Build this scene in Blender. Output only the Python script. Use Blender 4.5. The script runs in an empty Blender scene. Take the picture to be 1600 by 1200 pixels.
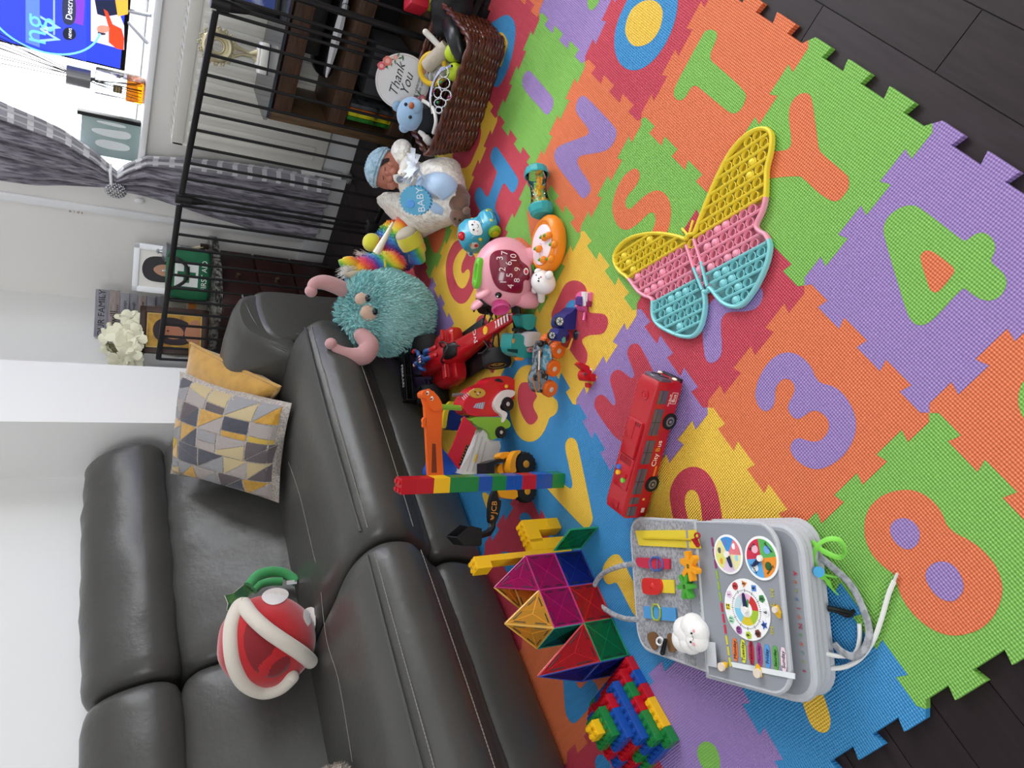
import bpy, bmesh, math, random
from mathutils import Matrix, Vector, Euler, noise
random.seed(7)
S = bpy.context.scene
COL = S.collection
PI = math.pi
V = Vector

# ---------------------------------------------------------------- camera
CAM_F = 1137.17 / 1600.0                     # focal length / frame width
CX, CY, CZ = 0.10318, -1.01236, 1.07066

FW = V((math.sin(-0.750777) * math.cos(0.555391), math.cos(-0.750777) * math.cos(0.555391), -math.sin(0.555391)))
_r0 = FW.cross(V((0, 0, 1))).normalized(); _u0 = _r0.cross(FW)
_ro = 0.0467247
_r = _r0 * math.cos(_ro) + _u0 * math.sin(_ro); _u = -_r0 * math.sin(_ro) + _u0 * math.cos(_ro)
IX, IY = -_u, -_r                            # the phone was held upright: picture left is up
cam = bpy.data.cameras.new('camera'); cam_o = bpy.data.objects.new('camera', cam); COL.objects.link(cam_o)
cam.sensor_fit = 'HORIZONTAL'; cam.sensor_width = 36.0; cam.lens = 36.0 * CAM_F; cam.clip_start = 0.02
m3 = Matrix((IX, -IY, -FW)).transposed().to_4x4(); m3.translation = V((CX, CY, CZ)); cam_o.matrix_world = m3
S.camera = cam_o

# ---------------------------------------------------------------- sky, sun, window light, added fill lights, exposure
S.view_settings.view_transform = 'Standard'; S.view_settings.look = 'None'
S.view_settings.exposure = 0.4; S.view_settings.gamma = 1.0
w = bpy.data.worlds.new('sky'); S.world = w; w.use_nodes = True
nt = w.node_tree; bg = nt.nodes['Background']; bg.inputs[0].default_value = (0.93, 0.96, 1.0, 1)
tc = nt.nodes.new('ShaderNodeTexCoord'); sp = nt.nodes.new('ShaderNodeSeparateXYZ'); mr = nt.nodes.new('ShaderNodeMapRange')   # bright overcast sky on the window side, dim on the house side
mr.inputs[1].default_value = 0.35; mr.inputs[2].default_value = 0.7; mr.inputs[3].default_value = 0.26; mr.inputs[4].default_value = 3.4
nt.links.new(tc.outputs['Generated'], sp.inputs[0]); nt.links.new(sp.outputs[1], mr.inputs[0]); nt.links.new(mr.outputs[0], bg.inputs[1])
sun = bpy.data.lights.new('sun', 'SUN'); sun.energy = 1.8; sun.angle = 0.12; sun.color = (1.0, 0.95, 0.86)
sun_o = bpy.data.objects.new('sun', sun); COL.objects.link(sun_o)
sun_o.rotation_euler = V((0.10, -0.78, -1.0)).to_track_quat('-Z', 'Y').to_euler()
sun_o.location = (0, 4, 4)
def area(name, loc, target, sx, sy, e, col):
    l = bpy.data.lights.new(name, 'AREA'); l.shape = 'RECTANGLE'; l.size = sx; l.size_y = sy; l.energy = e; l.color = col
    o = bpy.data.objects.new(name, l); COL.objects.link(o); o.location = loc
    o.rotation_euler = (V(target) - V(loc)).to_track_quat('-Z', 'Y').to_euler(); return o
area('window_daylight', (0.1, 2.34, 1.6), (-0.3, 0.0, 0.2), 2.6, 1.4, 72, (0.96, 0.98, 1.0))
area('side_fill_light', (2.7, -1.3, 1.6), (-1.0, -0.6, 0.3), 2.6, 1.8, 20, (0.97, 0.985, 1.0))  # added fill from the open right side, out of view; no known window
area('rear_fill_light', (0.9, -3.6, 2.0), (-1.2, 1.5, 0.8), 1.8, 1.2, 44, (0.97, 0.985, 1.0))  # added fill behind the camera, standing in for light bounced off the room

# ---------------------------------------------------------------- placing: a picture point met with a known plane of the room
def ray(x, y): return IX * ((x - 800) / 1137.17) + IY * ((y - 600) / 1137.17) + FW
def on_z(x, y, z=0.0):
    d = ray(x, y); return V((CX, CY, CZ)) + d * ((z - CZ) / d.z)
def on_y(x, y, Y):
    d = ray(x, y); return V((CX, CY, CZ)) + d * ((Y - CY) / d.y)
def on_x(x, y, X):
    d = ray(x, y); return V((CX, CY, CZ)) + d * ((X - CX) / d.x)
def on_pl(x, y, p, n):
    d = ray(x, y); n = V(n); return V((CX, CY, CZ)) + d * ((V(p) - V((CX, CY, CZ))).dot(n) / d.dot(n))

# ---------------------------------------------------------------- materials
def lin(h, a=1.0):
    if not isinstance(h, str): return (*h, a)
    c = [int(h[i:i + 2], 16) / 255 for i in (0, 2, 4)]
    return (*[x / 12.92 if x <= .04045 else ((x + .055) / 1.055) ** 2.4 for x in c], a)
_M = {}
def mat(col, rough=.5, metal=0, bump=None, vary=None, trans=0, coat=0, sheen=0, emit=0, ior=1.45, alpha=1, spec=None, weave=None, name=None, stretch=None):
    key = (str(col), rough, metal, bump, vary, trans, coat, sheen, emit, alpha, spec, weave, stretch)
    if key in _M: return _M[key]
    m = bpy.data.materials.new(name or 'surface'); m.use_nodes = True; nt = m.node_tree; N = nt.nodes; L = nt.links
    p = N['Principled BSDF']; I = p.inputs
    I['Base Color'].default_value = lin(col); I['Roughness'].default_value = rough; I['Metallic'].default_value = metal
    I['Transmission Weight'].default_value = trans; I['Coat Weight'].default_value = coat; I['IOR'].default_value = ior
    I['Sheen Weight'].default_value = sheen; I['Alpha'].default_value = alpha
    if spec is not None: I['Specular IOR Level'].default_value = spec
    if emit: I['Emission Color'].default_value = lin(col); I['Emission Strength'].default_value = emit
    tc = N.new('ShaderNodeTexCoord'); src = tc.outputs['Object']
    if stretch:
        mp = N.new('ShaderNodeMapping'); mp.inputs['Scale'].default_value = stretch; L.new(src, mp.inputs[0]); src = mp.outputs[0]
    if bump:
        n = N.new('ShaderNodeTexNoise'); n.inputs['Scale'].default_value = bump[0]; n.inputs['Detail'].default_value = 4
        b = N.new('ShaderNodeBump'); b.inputs['Strength'].default_value = bump[1]; b.inputs['Distance'].default_value = bump[2] if len(bump) > 2 else .01
        L.new(src, n.inputs['Vector']); L.new(n.outputs[0], b.inputs['Height']); L.new(b.outputs[0], I['Normal'])
    if vary:                                              # (second colour, noise scale, contrast low, contrast high)
        n = N.new('ShaderNodeTexNoise'); n.inputs['Scale'].default_value = vary[1]; n.inputs['Detail'].default_value = 5
        r = N.new('ShaderNodeMapRange'); r.inputs[1].default_value = vary[2]; r.inputs[2].default_value = vary[3]
        x = N.new('ShaderNodeMix'); x.data_type = 'RGBA'; x.inputs[6].default_value = lin(col); x.inputs[7].default_value = lin(vary[0])
        L.new(src, n.inputs['Vector']); L.new(n.outputs[0], r.inputs[0]); L.new(r.outputs[0], x.inputs[0]); L.new(x.outputs[2], I['Base Color'])
    if weave:                                             # fine square weave of a given pitch
        sx = N.new('ShaderNodeSeparateXYZ'); L.new(src, sx.inputs[0]); hs = []
        for ax in (0, 1):
            q = N.new('ShaderNodeMath'); q.operation = 'MULTIPLY'; q.inputs[1].default_value = 2 * PI / weave[0]; L.new(sx.outputs[ax], q.inputs[0])
            s = N.new('ShaderNodeMath'); s.operation = 'SINE'; L.new(q.outputs[0], s.inputs[0]); hs.append(s)
        a = N.new('ShaderNodeMath'); a.operation = 'ADD'; L.new(hs[0].outputs[0], a.inputs[0]); L.new(hs[1].outputs[0], a.inputs[1])
        b = N.new('ShaderNodeBump'); b.inputs['Strength'].default_value = weave[1]; b.inputs['Distance'].default_value = weave[2]
        L.new(a.outputs[0], b.inputs['Height']); L.new(b.outputs[0], I['Normal'])
    _M[key] = m; return m

# ---------------------------------------------------------------- mesh builder
def frame(o, x=None, y=None, z=None):
    """matrix from an origin and two or three axes"""
    if x is not None: x = V(x).normalized()
    if y is not None: y = V(y).normalized()
    if z is not None: z = V(z).normalized()
    if z is None: z = x.cross(y).normalized()
    if x is None: x = y.cross(z).normalized()
    y = z.cross(x).normalized(); x = y.cross(z)
    m = Matrix((x, y, z)).transposed().to_4x4(); m.translation = V(o); return m
def rotz(a): return Matrix.Rotation(a, 4, 'Z')
def move(x, y, z): return Matrix.Translation((x, y, z))

class B:
    def __init__(s, m=None, T=None):
        s.bm = bmesh.new(); s.mats = []; s.mi = 0; s.T = T or Matrix()
        if m: s.m(m)
    def m(s, m):
        if m not in s.mats: s.mats.append(m)
        s.mi = s.mats.index(m); return s
    def _fin(s, vs, fs, T):
        M = s.T @ T if T is not None else s.T
        for v in vs: v.co = M @ v.co
        for f in fs: f.material_index = s.mi
    def raw(s, co, faces, T=None):
        vs = [s.bm.verts.new(c) for c in co]; fs = []
        for f in faces:
            try: fs.append(s.bm.faces.new([vs[i] for i in f]))
            except ValueError: pass
        s._fin(vs, fs, T); return s
    def box(s, x0, x1, y0, y1, z0, z1, bev=0, T=None, seg=2):
        t = bmesh.new(); bmesh.ops.create_cube(t, size=1)
        for v in t.verts: v.co = V(((x0 + x1) / 2 + v.co.x * (x1 - x0), (y0 + y1) / 2 + v.co.y * (y1 - y0), (z0 + z1) / 2 + v.co.z * (z1 - z0)))
        if bev: bmesh.ops.bevel(t, geom=list(t.edges), offset=bev, segments=seg, affect='EDGES', profile=.5)
        s.merge(t, T); return s
    def merge(s, t, T=None):
        t.verts.index_update()
        co = [v.co.copy() for v in t.verts]; fa = [[v.index for v in f.verts] for f in t.faces]; t.free()
        return s.raw(co, fa, T)
    def ring(s, rings, closed=True, cap0=True, cap1=True, T=None):
        n = len(rings[0]); co = [p for r in rings for p in r]; fa = []
        for i in range(len(rings) - 1):
            for k in range(n if closed else n - 1):
                a, b = i * n + k, i * n + (k + 1) % n; fa.append((a, b, b + n, a + n))
        if closed and cap0: fa.append(list(range(n))[::-1])
        if closed and cap1: fa.append([(len(rings) - 1) * n + k for k in range(n)])
        return s.raw(co, fa, T)
    def cyl(s, p, q, r, r2=None, n=16, T=None):
        p, q = V(p), V(q); r2 = r if r2 is None else r2; d = (q - p).normalized(); x = d.orthogonal().normalized(); y = d.cross(x)
        return s.ring([[c + (x * math.cos(2 * PI * k / n) + y * math.sin(2 * PI * k / n)) * rr for k in range(n)] for c, rr in ((p, r), (q, r2))], T=T)
    def ball(s, c, r, R=None, n=16, T=None, cut=None):
        if not hasattr(r, '__len__'): r = (r, r, r)
        t = bmesh.new(); bmesh.ops.create_uvsphere(t, u_segments=n, v_segments=max(6, n * 2 // 3), radius=1)
        for v in t.verts:
            p = V((v.co.x * r[0], v.co.y * r[1], v.co.z * r[2])); v.co = (R @ p if R else p) + V(c)
        s.merge(t, T); return s
    def lathe(s, prof, n=24, T=None):
        return s.ring([[V((max(r, 1e-4) * math.cos(2 * PI * k / n), max(r, 1e-4) * math.sin(2 * PI * k / n), z)) for k in range(n)] for r, z in prof], T=T)
    def tube(s, pts, r, n=8, closed=False, T=None, flat=None):
        pts = [V(p) for p in pts]; N = len(pts); rs = r if hasattr(r, '__len__') else [r] * N; rings = []; up = None
        for i in range(N):
            a = pts[i - 1] if (i or closed) else pts[0]; b = pts[(i + 1) % N] if (i < N - 1 or closed) else pts[-1]
            d = (b - a).normalized()
            if up is None: up = d.orthogonal().normalized() if flat is None else V(flat[1])
            x = (up - d * up.dot(d)).normalized(); up = x if flat is None else V(flat[1]); y = d.cross(x)
            fx = 1 if flat is None else flat[0]
            rings.append([pts[i] + (x * math.cos(2 * PI * k / n) * fx + y * math.sin(2 * PI * k / n)) * rs[i] for k in range(n)])
        if closed: rings.append(rings[0])
        return s.ring(rings, cap0=not closed, cap1=not closed, T=T)
    def prism(s, pts, z0, z1, T=None):
        n = len(pts); a = sum(pts[i][0] * pts[(i + 1) % n][1] - pts[(i + 1) % n][0] * pts[i][1] for i in range(n))
        if a < 0: pts = pts[::-1]
        return s.ring([[V((p[0], p[1], z)) for p in pts] for z in (z0, z1)], T=T)
    def grid(s, P, thick=0, T=None):
        """rows of points as a sheet, optionally with thickness along -normal"""
        R, C = len(P), len(P[0]); co = [V(p) for r in P for p in r]; fa = []
        for i in range(R - 1):
            for k in range(C - 1): fa.append((i * C + k, i * C + k + 1, (i + 1) * C + k + 1, (i + 1) * C + k))
        if thick:
            t = bmesh.new(); vs = [t.verts.new(c) for c in co]
            for f in fa: t.faces.new([vs[i] for i in f])
            t.normal_update(); bmesh.ops.solidify(t, geom=list(t.faces), thickness=thick); return s.merge(t, T)
        return s.raw(co, fa, T)
    def text(s, st, size, depth=.0004, T=None, align='CENTER', shear=0):
        c = bpy.data.curves.new('t', 'FONT'); c.body = st; c.size = size; c.extrude = depth; c.align_x = align; c.align_y = 'CENTER'; c.resolution_u = 3; c.shear = shear
        o = bpy.data.objects.new('t', c); COL.objects.link(o); bpy.context.view_layer.update()
        me = bpy.data.meshes.new_from_object(o); bpy.data.objects.remove(o); bpy.data.curves.remove(c)
        t = bmesh.new(); t.from_mesh(me); bpy.data.meshes.remove(me)
        return s.merge(t, T)
    def tufts(s, n_per, L, wd, rnd=.5, droop=.35, faces=None, seed=1):
        """short pile: little bent blades standing on the faces so far"""
        rg = random.Random(seed); s.bm.normal_update(); tot = []
        for f in list(s.bm.faces) if faces is None else faces:
            c = f.calc_center_median(); nn = f.normal.copy(); vs = [v.co.copy() for v in f.verts]
            k = n_per if isinstance(n_per, int) else n_per(c)
            for _ in range(k):
                wv = [rg.random() for _ in vs]; sw = sum(wv); p = sum((a * b for a, b in zip(vs, wv)), V((0, 0, 0))) / sw
                tot.append((p, nn, f.material_index))
        mi = s.mi
        for p, nn, m_ in tot:
            t = nn.orthogonal().normalized(); t.rotate(Matrix.Rotation(rg.random() * 6.28, 3, nn))
            l = L * (1 + rnd * (rg.random() - .5) * 2); d = (nn + t * (rg.random() - .5) * .9 + V((0, 0, -droop))).normalized(); sd = d.cross(t).normalized() * wd
            a, b = p - sd, p + sd; q = p + d * l * .6; e = q + (d + V((0, 0, -droop)) + t * (rg.random() - .5) * .6).normalized() * l * .4
            vs = [s.bm.verts.new(c) for c in (a, b, q + sd * .75, q - sd * .75, e)]
            for f in (s.bm.faces.new((vs[0], vs[1], vs[2], vs[3])), s.bm.faces.new((vs[3], vs[2], vs[4]))): f.material_index = m_
        return s
    def end(s, name, parent=None, smooth=35, norm=True, mats=None, sub=0):
        me = bpy.data.meshes.new(name)
        if norm: bmesh.ops.recalc_face_normals(s.bm, faces=list(s.bm.faces))
        s.bm.to_mesh(me); s.bm.free()
        for m in s.mats: me.materials.append(m)
        if smooth:
            for p in me.polygons: p.use_smooth = True
            me.set_sharp_from_angle(angle=math.radians(smooth))
        o = bpy.data.objects.new(name, me); COL.objects.link(o)
        if parent: o.parent = parent
        if sub:
            md = o.modifiers.new('sub', 'SUBSURF'); md.levels = sub; md.render_levels = sub
        return o

def tag(o, label, cat, group=None, kind=None):
    o['label'] = label; o['category'] = cat
    if group: o['group'] = group
    if kind: o['kind'] = kind
    return o
def thing(name, label, cat, loc=(0, 0, 0), rz=0, group=None, M=None):
    o = bpy.data.objects.new(name, None); COL.objects.link(o); o.empty_display_size = .05
    if M is not None: o.matrix_world = M
    else: o.location = loc; o.rotation_euler = (0, 0, rz)
    return tag(o, label, cat, group)
def struct(o):
    o['kind'] = 'structure'; return o
def plab(o, label): o['label'] = label; return o
def copy_tree(o, parent=None):
    c = o.copy(); COL.objects.link(c)
    if parent is not None: c.parent = parent
    for ch in list(o.children): copy_tree(ch, c)
    return c
def smooth_poly(pts, it=2):
    """round a closed outline by corner cutting"""
    for _ in range(it):
        q = []
        for i in range(len(pts)):
            a, b = pts[i], pts[(i + 1) % len(pts)]
            q += [(a[0] * .75 + b[0] * .25, a[1] * .75 + b[1] * .25), (a[0] * .25 + b[0] * .75, a[1] * .25 + b[1] * .75)]
        pts = q
    return pts
def curve(pts, n=8, closed=False):
    """Catmull-Rom through points"""
    pts = [V(p) for p in pts]; N = len(pts); out = []
    for i in range(N if closed else N - 1):
        p0 = pts[i - 1] if (i or closed) else pts[0]; p1 = pts[i]; p2 = pts[(i + 1) % N]; p3 = pts[(i + 2) % N] if (i + 2 < N or closed) else pts[-1]
        for k in range(n):
            t = k / n; out.append(.5 * ((2 * p1) + (p2 - p0) * t + (2 * p0 - 5 * p1 + 4 * p2 - p3) * t * t + (3 * p1 - p0 - 3 * p2 + p3) * t ** 3))
    if not closed: out.append(pts[-1])
    return out

# ================================================================ the room
FL = -0.012                                   # bare floor; the foam mat lies on it with its top at 0
XW, YW = -2.293, 2.0                          # sofa wall, window wall
def face(x, y, extra=0):                      # turn so that local -Y looks back towards the middle of the room
    dx, dy = CX - x, CY - y; return math.atan2(dx, -dy) + extra
WALL = mat('ececea', .85, bump=(60, .12, .004))
WHITE = mat('f2f3f4', .45)
b = B(mat('120d0d', .8))
b.box(-2.4, 1.6, -2.6, 2.1, FL - .05, FL - .0025)
PL = [mat(c, .5, vary=(c2, 9, .3, .75), stretch=(9, .8, 1), bump=(40, .08, .002), spec=.22) for c, c2 in (('2b2123', '1d1617'), ('261d1e', '30262a'), ('20181a', '291f20'))]
rg = random.Random(3); x = 0.0537 - .0925 * 26; k = 0
while x < 1.5:
    y = -2.6 - rg.random() * .6
    if abs(x - .0537) < .01: ys = [-3.2, -1.5, -.24, 1.1, 2.1]
    elif abs(x + .0388) < .01: ys = [-3, -1.1, .0255, 1.3, 2.1]
    else: ys = [y + i * (.9 + .3 * rg.random()) for i in range(7)]
    for y0, y1 in zip(ys, ys[1:]):
        y0, y1 = max(y0, -2.6), min(y1, 2.1)
        if y1 > y0 + .02: b.m(PL[rg.randrange(3)]).box(x + .0009, x + .0916, y0 + .0009, y1 - .0009, FL - .004, FL)
    x += .0925
struct(b.end('floor', smooth=0))
b = B(WALL); b.box(XW - .12, XW, -2.6, YW + .3, FL, 2.5); struct(b.end('wall_left', smooth=0))
b = B(WALL); b.box(XW, -2.003, .954, 1.248, FL, 2.5); struct(b.end('wall_pillar', smooth=0))
b = B(mat('f0eeea', .85, bump=(50, .2, .004)))
OX0, OX1, OZ0, OZ1 = -1.66, 1.5, .815, 2.2
b.box(XW, OX0, YW, YW + .3, FL, 2.5); b.box(OX1, 1.7, YW, YW + .3, FL, 2.5); b.box(OX0, OX1, YW, YW + .3, FL, OZ0); b.box(OX0, OX1, YW, YW + .3, OZ1, 2.5)
struct(b.end('wall_window', smooth=0))
b = B(mat('f2f2ef', .9)); b.box(XW - .12, 1.7, -1.6, YW + .3, 2.5, 2.56); struct(b.end('ceiling', smooth=0))
b = B(WHITE); b.box(OX0 + .002, OX1, YW - .045, YW + .3, OZ0 + .001, .84, bev=.006); struct(b.end('trim_1'))
b = B(WHITE); b.box(XW + .001, 1.6, YW - .018, YW - .0005, FL, .11, bev=.004); struct(b.end('baseboard_window'))
b = B(WHITE); b.box(-1.832, -1.80, YW - .02, YW - .0005, .112, 2.5, bev=.006); struct(b.end('trim_2'))
# window: white frame with one large pane beyond the deep sill
b = B(WHITE)
for x0, x1, z0, z1 in ((OX0 + .002, OX1 - .002, .842, .90), (OX0 + .002, OX1 - .002, 2.13, 2.198), (OX0 + .002, OX0 + .06, .9, 2.13), (-.5, -.43, .9, 2.13), (.5, .57, .9, 2.13), (OX1 - .06, OX1 - .002, .9, 2.13)):
    b.box(x0, x1, YW + .235, YW + .285, z0, z1, bev=.006)
win = struct(b.end('window_1'))
gm = bpy.data.materials.new('window_glass'); gm.use_nodes = True; nt = gm.node_tree; nt.nodes.clear()
o_ = nt.nodes.new('ShaderNodeOutputMaterial'); mx = nt.nodes.new('ShaderNodeMixShader'); tr = nt.nodes.new('ShaderNodeBsdfTransparent'); gl = nt.nodes.new('ShaderNodeBsdfGlossy'); gl.inputs['Roughness'].default_value = .02
mx.inputs[0].default_value = .06; nt.links.new(tr.outputs[0], mx.inputs[1]); nt.links.new(gl.outputs[0], mx.inputs[2]); nt.links.new(mx.outputs[0], o_.inputs[0])
b = B(gm); b.box(OX0 + .06, OX1 - .06, YW + .256, YW + .262, .9, 2.13); g = b.end('glass', win, smooth=0)

# ================================================================ foam puzzle mat: 30 cm tiles, each with a cut-out character
PT, TH = .30, .0118
FOAM = dict(orange=(.72, .165, .060), green=(.195, .455, .075), purple=(.310, .200, .470), red=(.53, .045, .075), blue=(.038, .255, .54), yellow=(.83, .52, .055))
def foam(n): return mat(FOAM[n], .5, weave=(.0047, .6, .0011), spec=.5)
def tile_outline(d=.0095, de=.003, g=.0003):
    L = PT; pts = []
    dirs = [((0, L), (1, 0), (0, 1)), ((L, L), (0, -1), (1, 0)), ((L, 0), (-1, 0), (0, -1)), ((0, 0), (0, 1), (-1, 0))]
    for (ox, oy), (tx, ty), (nx, ny) in dirs:
        def P(t, h): return (ox + tx * t * L + nx * (h - g), oy + ty * t * L + ny * (h - g))
        pts.append(P(0, 0)); pts.append(P(d / L, d)); sg = 1
        for k in range(1, 6):
            t = k / 6; pts.append(P(t + de / L, sg * d)); pts.append(P(t - de / L, -sg * d)); sg = -sg
        pts.append(P(1 - d / L, -d))
    return pts
OUT = tile_outline()
def px_poly(pts, ox=0, oy=0, s=1.0): return [on_z(ox + x / s, oy + y / s)[:2] for x, y in pts]
def foam_tile(i, j, colour, label, inl=()):
    """tile i along the sofa, j away from the open edge"""
    x0, y0 = -(j + 1) * PT, -(i + 1) * PT
    t = B(foam(colour)); t.prism(OUT, -TH, 0)
    o = t.end('foam_tile', smooth=0); o.location = (x0, y0, 0); tag(o, label, 'play mat tile', 'interlocking foam mat tiles')
    for k, (c, pts) in enumerate(inl):
        p = smooth_poly(px_poly(*pts) if isinstance(pts[0], list) else px_poly(pts), 2)
        q = B(foam(c)); q.prism([(a - x0, e - y0) for a, e in p], -.001, .0004 + .0003 * k); q.end('inlay', o, smooth=0)
    return o
R4 = (1200, 0, 4); 
foam_tile(-1, 0, 'orange', 'coral orange foam tile with a green T, at the open edge of the mat', [('green', ([(1250, 183), (1280, 200), (1282, 240), (1240, 330), (1240, 375), (1270, 400), (1460, 570), (1463, 620), (1430, 690), (1385, 715), (1340, 690), (1180, 555), (1145, 530), (1115, 550), (1085, 610), (1050, 632), (1015, 610), (1010, 570), (1030, 520), (1195, 210), (1215, 190)], 800, 0, 4))])
foam_tile(-2, 0, 'red', 'red foam tile with a blue ring round a yellow centre', [('blue', ([(720, 0), (655, 140), (637, 250), (645, 340), (680, 410), (745, 445), (820, 430), (900, 365), (970, 260), (1015, 150), (1037, 40), (1035, -40), (1000, -120), (930, -170), (830, -140), (760, -80)], 800, 0, 4)), ('yellow', ([(940, 50), (945, 100), (925, 190), (870, 265), (800, 295), (745, 282), (710, 220), (708, 160), (738, 70), (790, 20), (840, 0), (905, 5)], 800, 0, 4))])
foam_tile(0, 0, 'green', 'green foam tile with an orange Y, under the tip of the butterfly', [('orange', [(1245, 149), (1256, 145), (1265, 147), (1269, 155), (1275, 200), (1279, 232), (1284, 240), (1320, 270), (1326, 277), (1327, 292), (1321, 302), (1312, 313), (1302, 315), (1292, 310), (1277, 300), (1254, 277), (1247, 275), (1215, 277), (1180, 282), (1150, 276), (1155, 255), (1175, 243), (1206, 237), (1230, 235), (1236, 228), (1237, 220), (1232, 180), (1235, 163)])])
foam_tile(1, 0, 'purple', 'purple foam tile with a green 4 and orange triangle', [('green', ([(720, 230), (735, 180), (775, 130), (830, 95), (890, 80), (950, 95), (1200, 290), (1225, 305), (1250, 300), (1290, 265), (1340, 250), (1390, 273), (1420, 320), (1420, 370), (1392, 425), (1402, 445), (1470, 503), (1492, 550), (1487, 600), (1450, 657), (1390, 682), (1330, 672), (1280, 642), (1235, 603), (1210, 605), (1040, 792), (990, 827), (940, 836), (900, 812), (870, 760), (800, 530), (730, 290)], 1200, 300, 4)), ('orange', ([(950, 410), (962, 378), (1000, 362), (1042, 378), (1155, 465), (1168, 490), (1155, 520), (1077, 617), (1045, 632), (1012, 612), (983, 520)], 1200, 300, 4))])
foam_tile(2, 0, 'orange', 'orange foam tile with a green character, beside the purple 4 tile', [('green', [(1592, 612), (1591, 630), (1595, 645), (1601, 655), (1620, 668), (1660, 670), (1690, 640), (1670, 600), (1620, 585), (1600, 592)])])
foam_tile(-3, 0, 'purple', 'lilac foam tile with a green character, between the red O and green I tiles', [('green', ([(470, 30), (490, 72), (520, 50), (548, 0), (560, -40), (500, -50), (475, -10)], 800, 0, 4))])
foam_tile(-4, 0, 'orange', 'coral foam tile at the far end of the open edge')
foam_tile(0, 1, 'red', 'red foam tile with a purple J, half under the butterfly', [('purple', [(1097, 510), (1100, 550), (1103, 563), (1112, 569), (1125, 560), (1129, 545), (1126, 512), (1128, 495), (1137, 487), (1170, 487), (1185, 480), (1192, 467), (1192, 452), (1183, 445), (1150, 455), (1120, 462), (1103, 480)])])
foam_tile(1, 1, 'orange', 'orange foam tile with a purple 3', [('purple', ([(120, 440), (150, 310), (230, 170), (320, 90), (420, 58), (520, 80), (610, 150), (660, 230), (690, 310), (740, 355), (840, 375), (930, 430), (1010, 540), (1060, 660), (1067, 780), (1040, 890), (970, 1010), (870, 1100), (760, 1152), (680, 1162), (590, 1135), (500, 1070), (455, 1000), (448, 950), (473, 888), (530, 863), (580, 880), (640, 900), (720, 900), (780, 850), (815, 780), (810, 700), (760, 640), (690, 605), (630, 620), (580, 660), (520, 694), (465, 665), (427, 600), (433, 540), (480, 460), (495, 400), (480, 350), (440, 315), (400, 308), (350, 335), (315, 390), (305, 450), (310, 500), (285, 580), (240, 614), (200, 614), (150, 570), (122, 490)], 1160, 540, 6))])
foam_tile(2, 1, 'green', 'green foam tile with an orange 8', [('orange', [(1350, 830), (1352, 807), (1362, 787), (1382, 772), (1407, 765), (1430, 766), (1452, 777), (1470, 797), (1476, 812), (1480, 822), (1495, 835), (1512, 842), (1537, 860), (1555, 882), (1565, 905), (1567, 927), (1560, 950), (1547, 972), (1525, 987), (1497, 994), (1472, 991), (1445, 977), (1422, 955), (1407, 930), (1402, 912), (1398, 897), (1382, 887), (1365, 870), (1354, 850)]), ('purple', ([(840, 833), (900, 850), (945, 900), (952, 960), (930, 1012), (880, 1037), (830, 1022), (778, 970), (760, 910), (780, 858)], 1200, 600, 4)), ('purple', [(1470, 876), (1487, 880), (1500, 894), (1507, 915), (1504, 926), (1495, 938), (1482, 940), (1465, 933), (1452, 917), (1445, 900), (1452, 883)])])
foam_tile(-1, 1, 'green', 'light green foam tile with an orange S', [('orange', ([(520, 175), (560, 175), (590, 210), (602, 260), (580, 330), (530, 410), (470, 470), (430, 540), (428, 600), (450, 642), (490, 652), (540, 600), (660, 490), (740, 445), (800, 428), (860, 443), (910, 488), (947, 550), (967, 650), (960, 780), (935, 890), (890, 990), (840, 1060), (770, 1110), (720, 1110), (690, 1060), (700, 1000), (730, 930), (770, 850), (785, 770), (775, 710), (745, 683), (700, 698), (620, 780), (540, 850), (470, 892), (400, 892), (340, 850), (300, 770), (276, 680), (280, 580), (310, 460), (360, 340), (430, 240)], 920, 240, 7.5))])
foam_tile(-2, 1, 'orange', 'coral foam tile with a lilac N', [('purple', ([(260, 970), (275, 930), (310, 903), (470, 848), (483, 825), (475, 800), (400, 705), (397, 660), (418, 610), (445, 595), (475, 615), (640, 788), (658, 825), (642, 885), (605, 932), (560, 952), (430, 970), (408, 995), (413, 1040), (485, 1140), (494, 1190), (477, 1217), (455, 1242), (430, 1232), (400, 1190), (275, 1030)], 800, 0, 4))])
foam_tile(-3, 1, 'green', 'light green foam tile with a lilac I', [('purple', ([(62, 510), (75, 460), (105, 438), (130, 460), (240, 590), (262, 620), (257, 670), (240, 702), (215, 722), (190, 690), (72, 560)], 800, 0, 4))])
foam_tile(-4, 1, 'red', 'red foam tile with a blue and yellow character, in front of the wicker basket', [('blue', [(770, 35), (787, 23), (797, 24), (805, 35), (806, 55), (800, 90), (790, 118), (778, 138), (770, 133), (750, 120), (720, 100), (730, 70), (755, 40)]), ('yellow', [(777, 51), (785, 50), (792, 60), (794, 70), (788, 88), (783, 105), (779, 104), (770, 95), (760, 80), (765, 60)])])
foam_tile(-4, 2, 'yellow', 'yellow foam tile with a red curve, at the basket corner', [('red', ([(530, 60), (541, 110), (520, 250), (470, 360), (420, 480), (370, 537), (310, 552), (250, 512), (213, 450), (198, 380), (250, 340), (310, 345), (370, 350), (420, 290), (460, 180), (480, 90), (505, 62)], 680, 190, 7.5))])
foam_tile(-3, 2, 'red', 'rose red foam tile with a blue H', [('blue', ([(690, 297), (722, 293), (752, 340), (970, 655), (978, 710), (950, 792), (915, 838), (888, 828), (828, 733), (810, 720), (785, 740), (690, 1000), (730, 1080), (765, 1150), (740, 1220), (700, 1230), (620, 1190), (553, 1090), (468, 940), (460, 880), (480, 800), (515, 763), (540, 778), (590, 870), (610, 882), (630, 870), (727, 600), (720, 575), (655, 470), (646, 420), (658, 350)], 680, 190, 7.5))])
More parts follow.
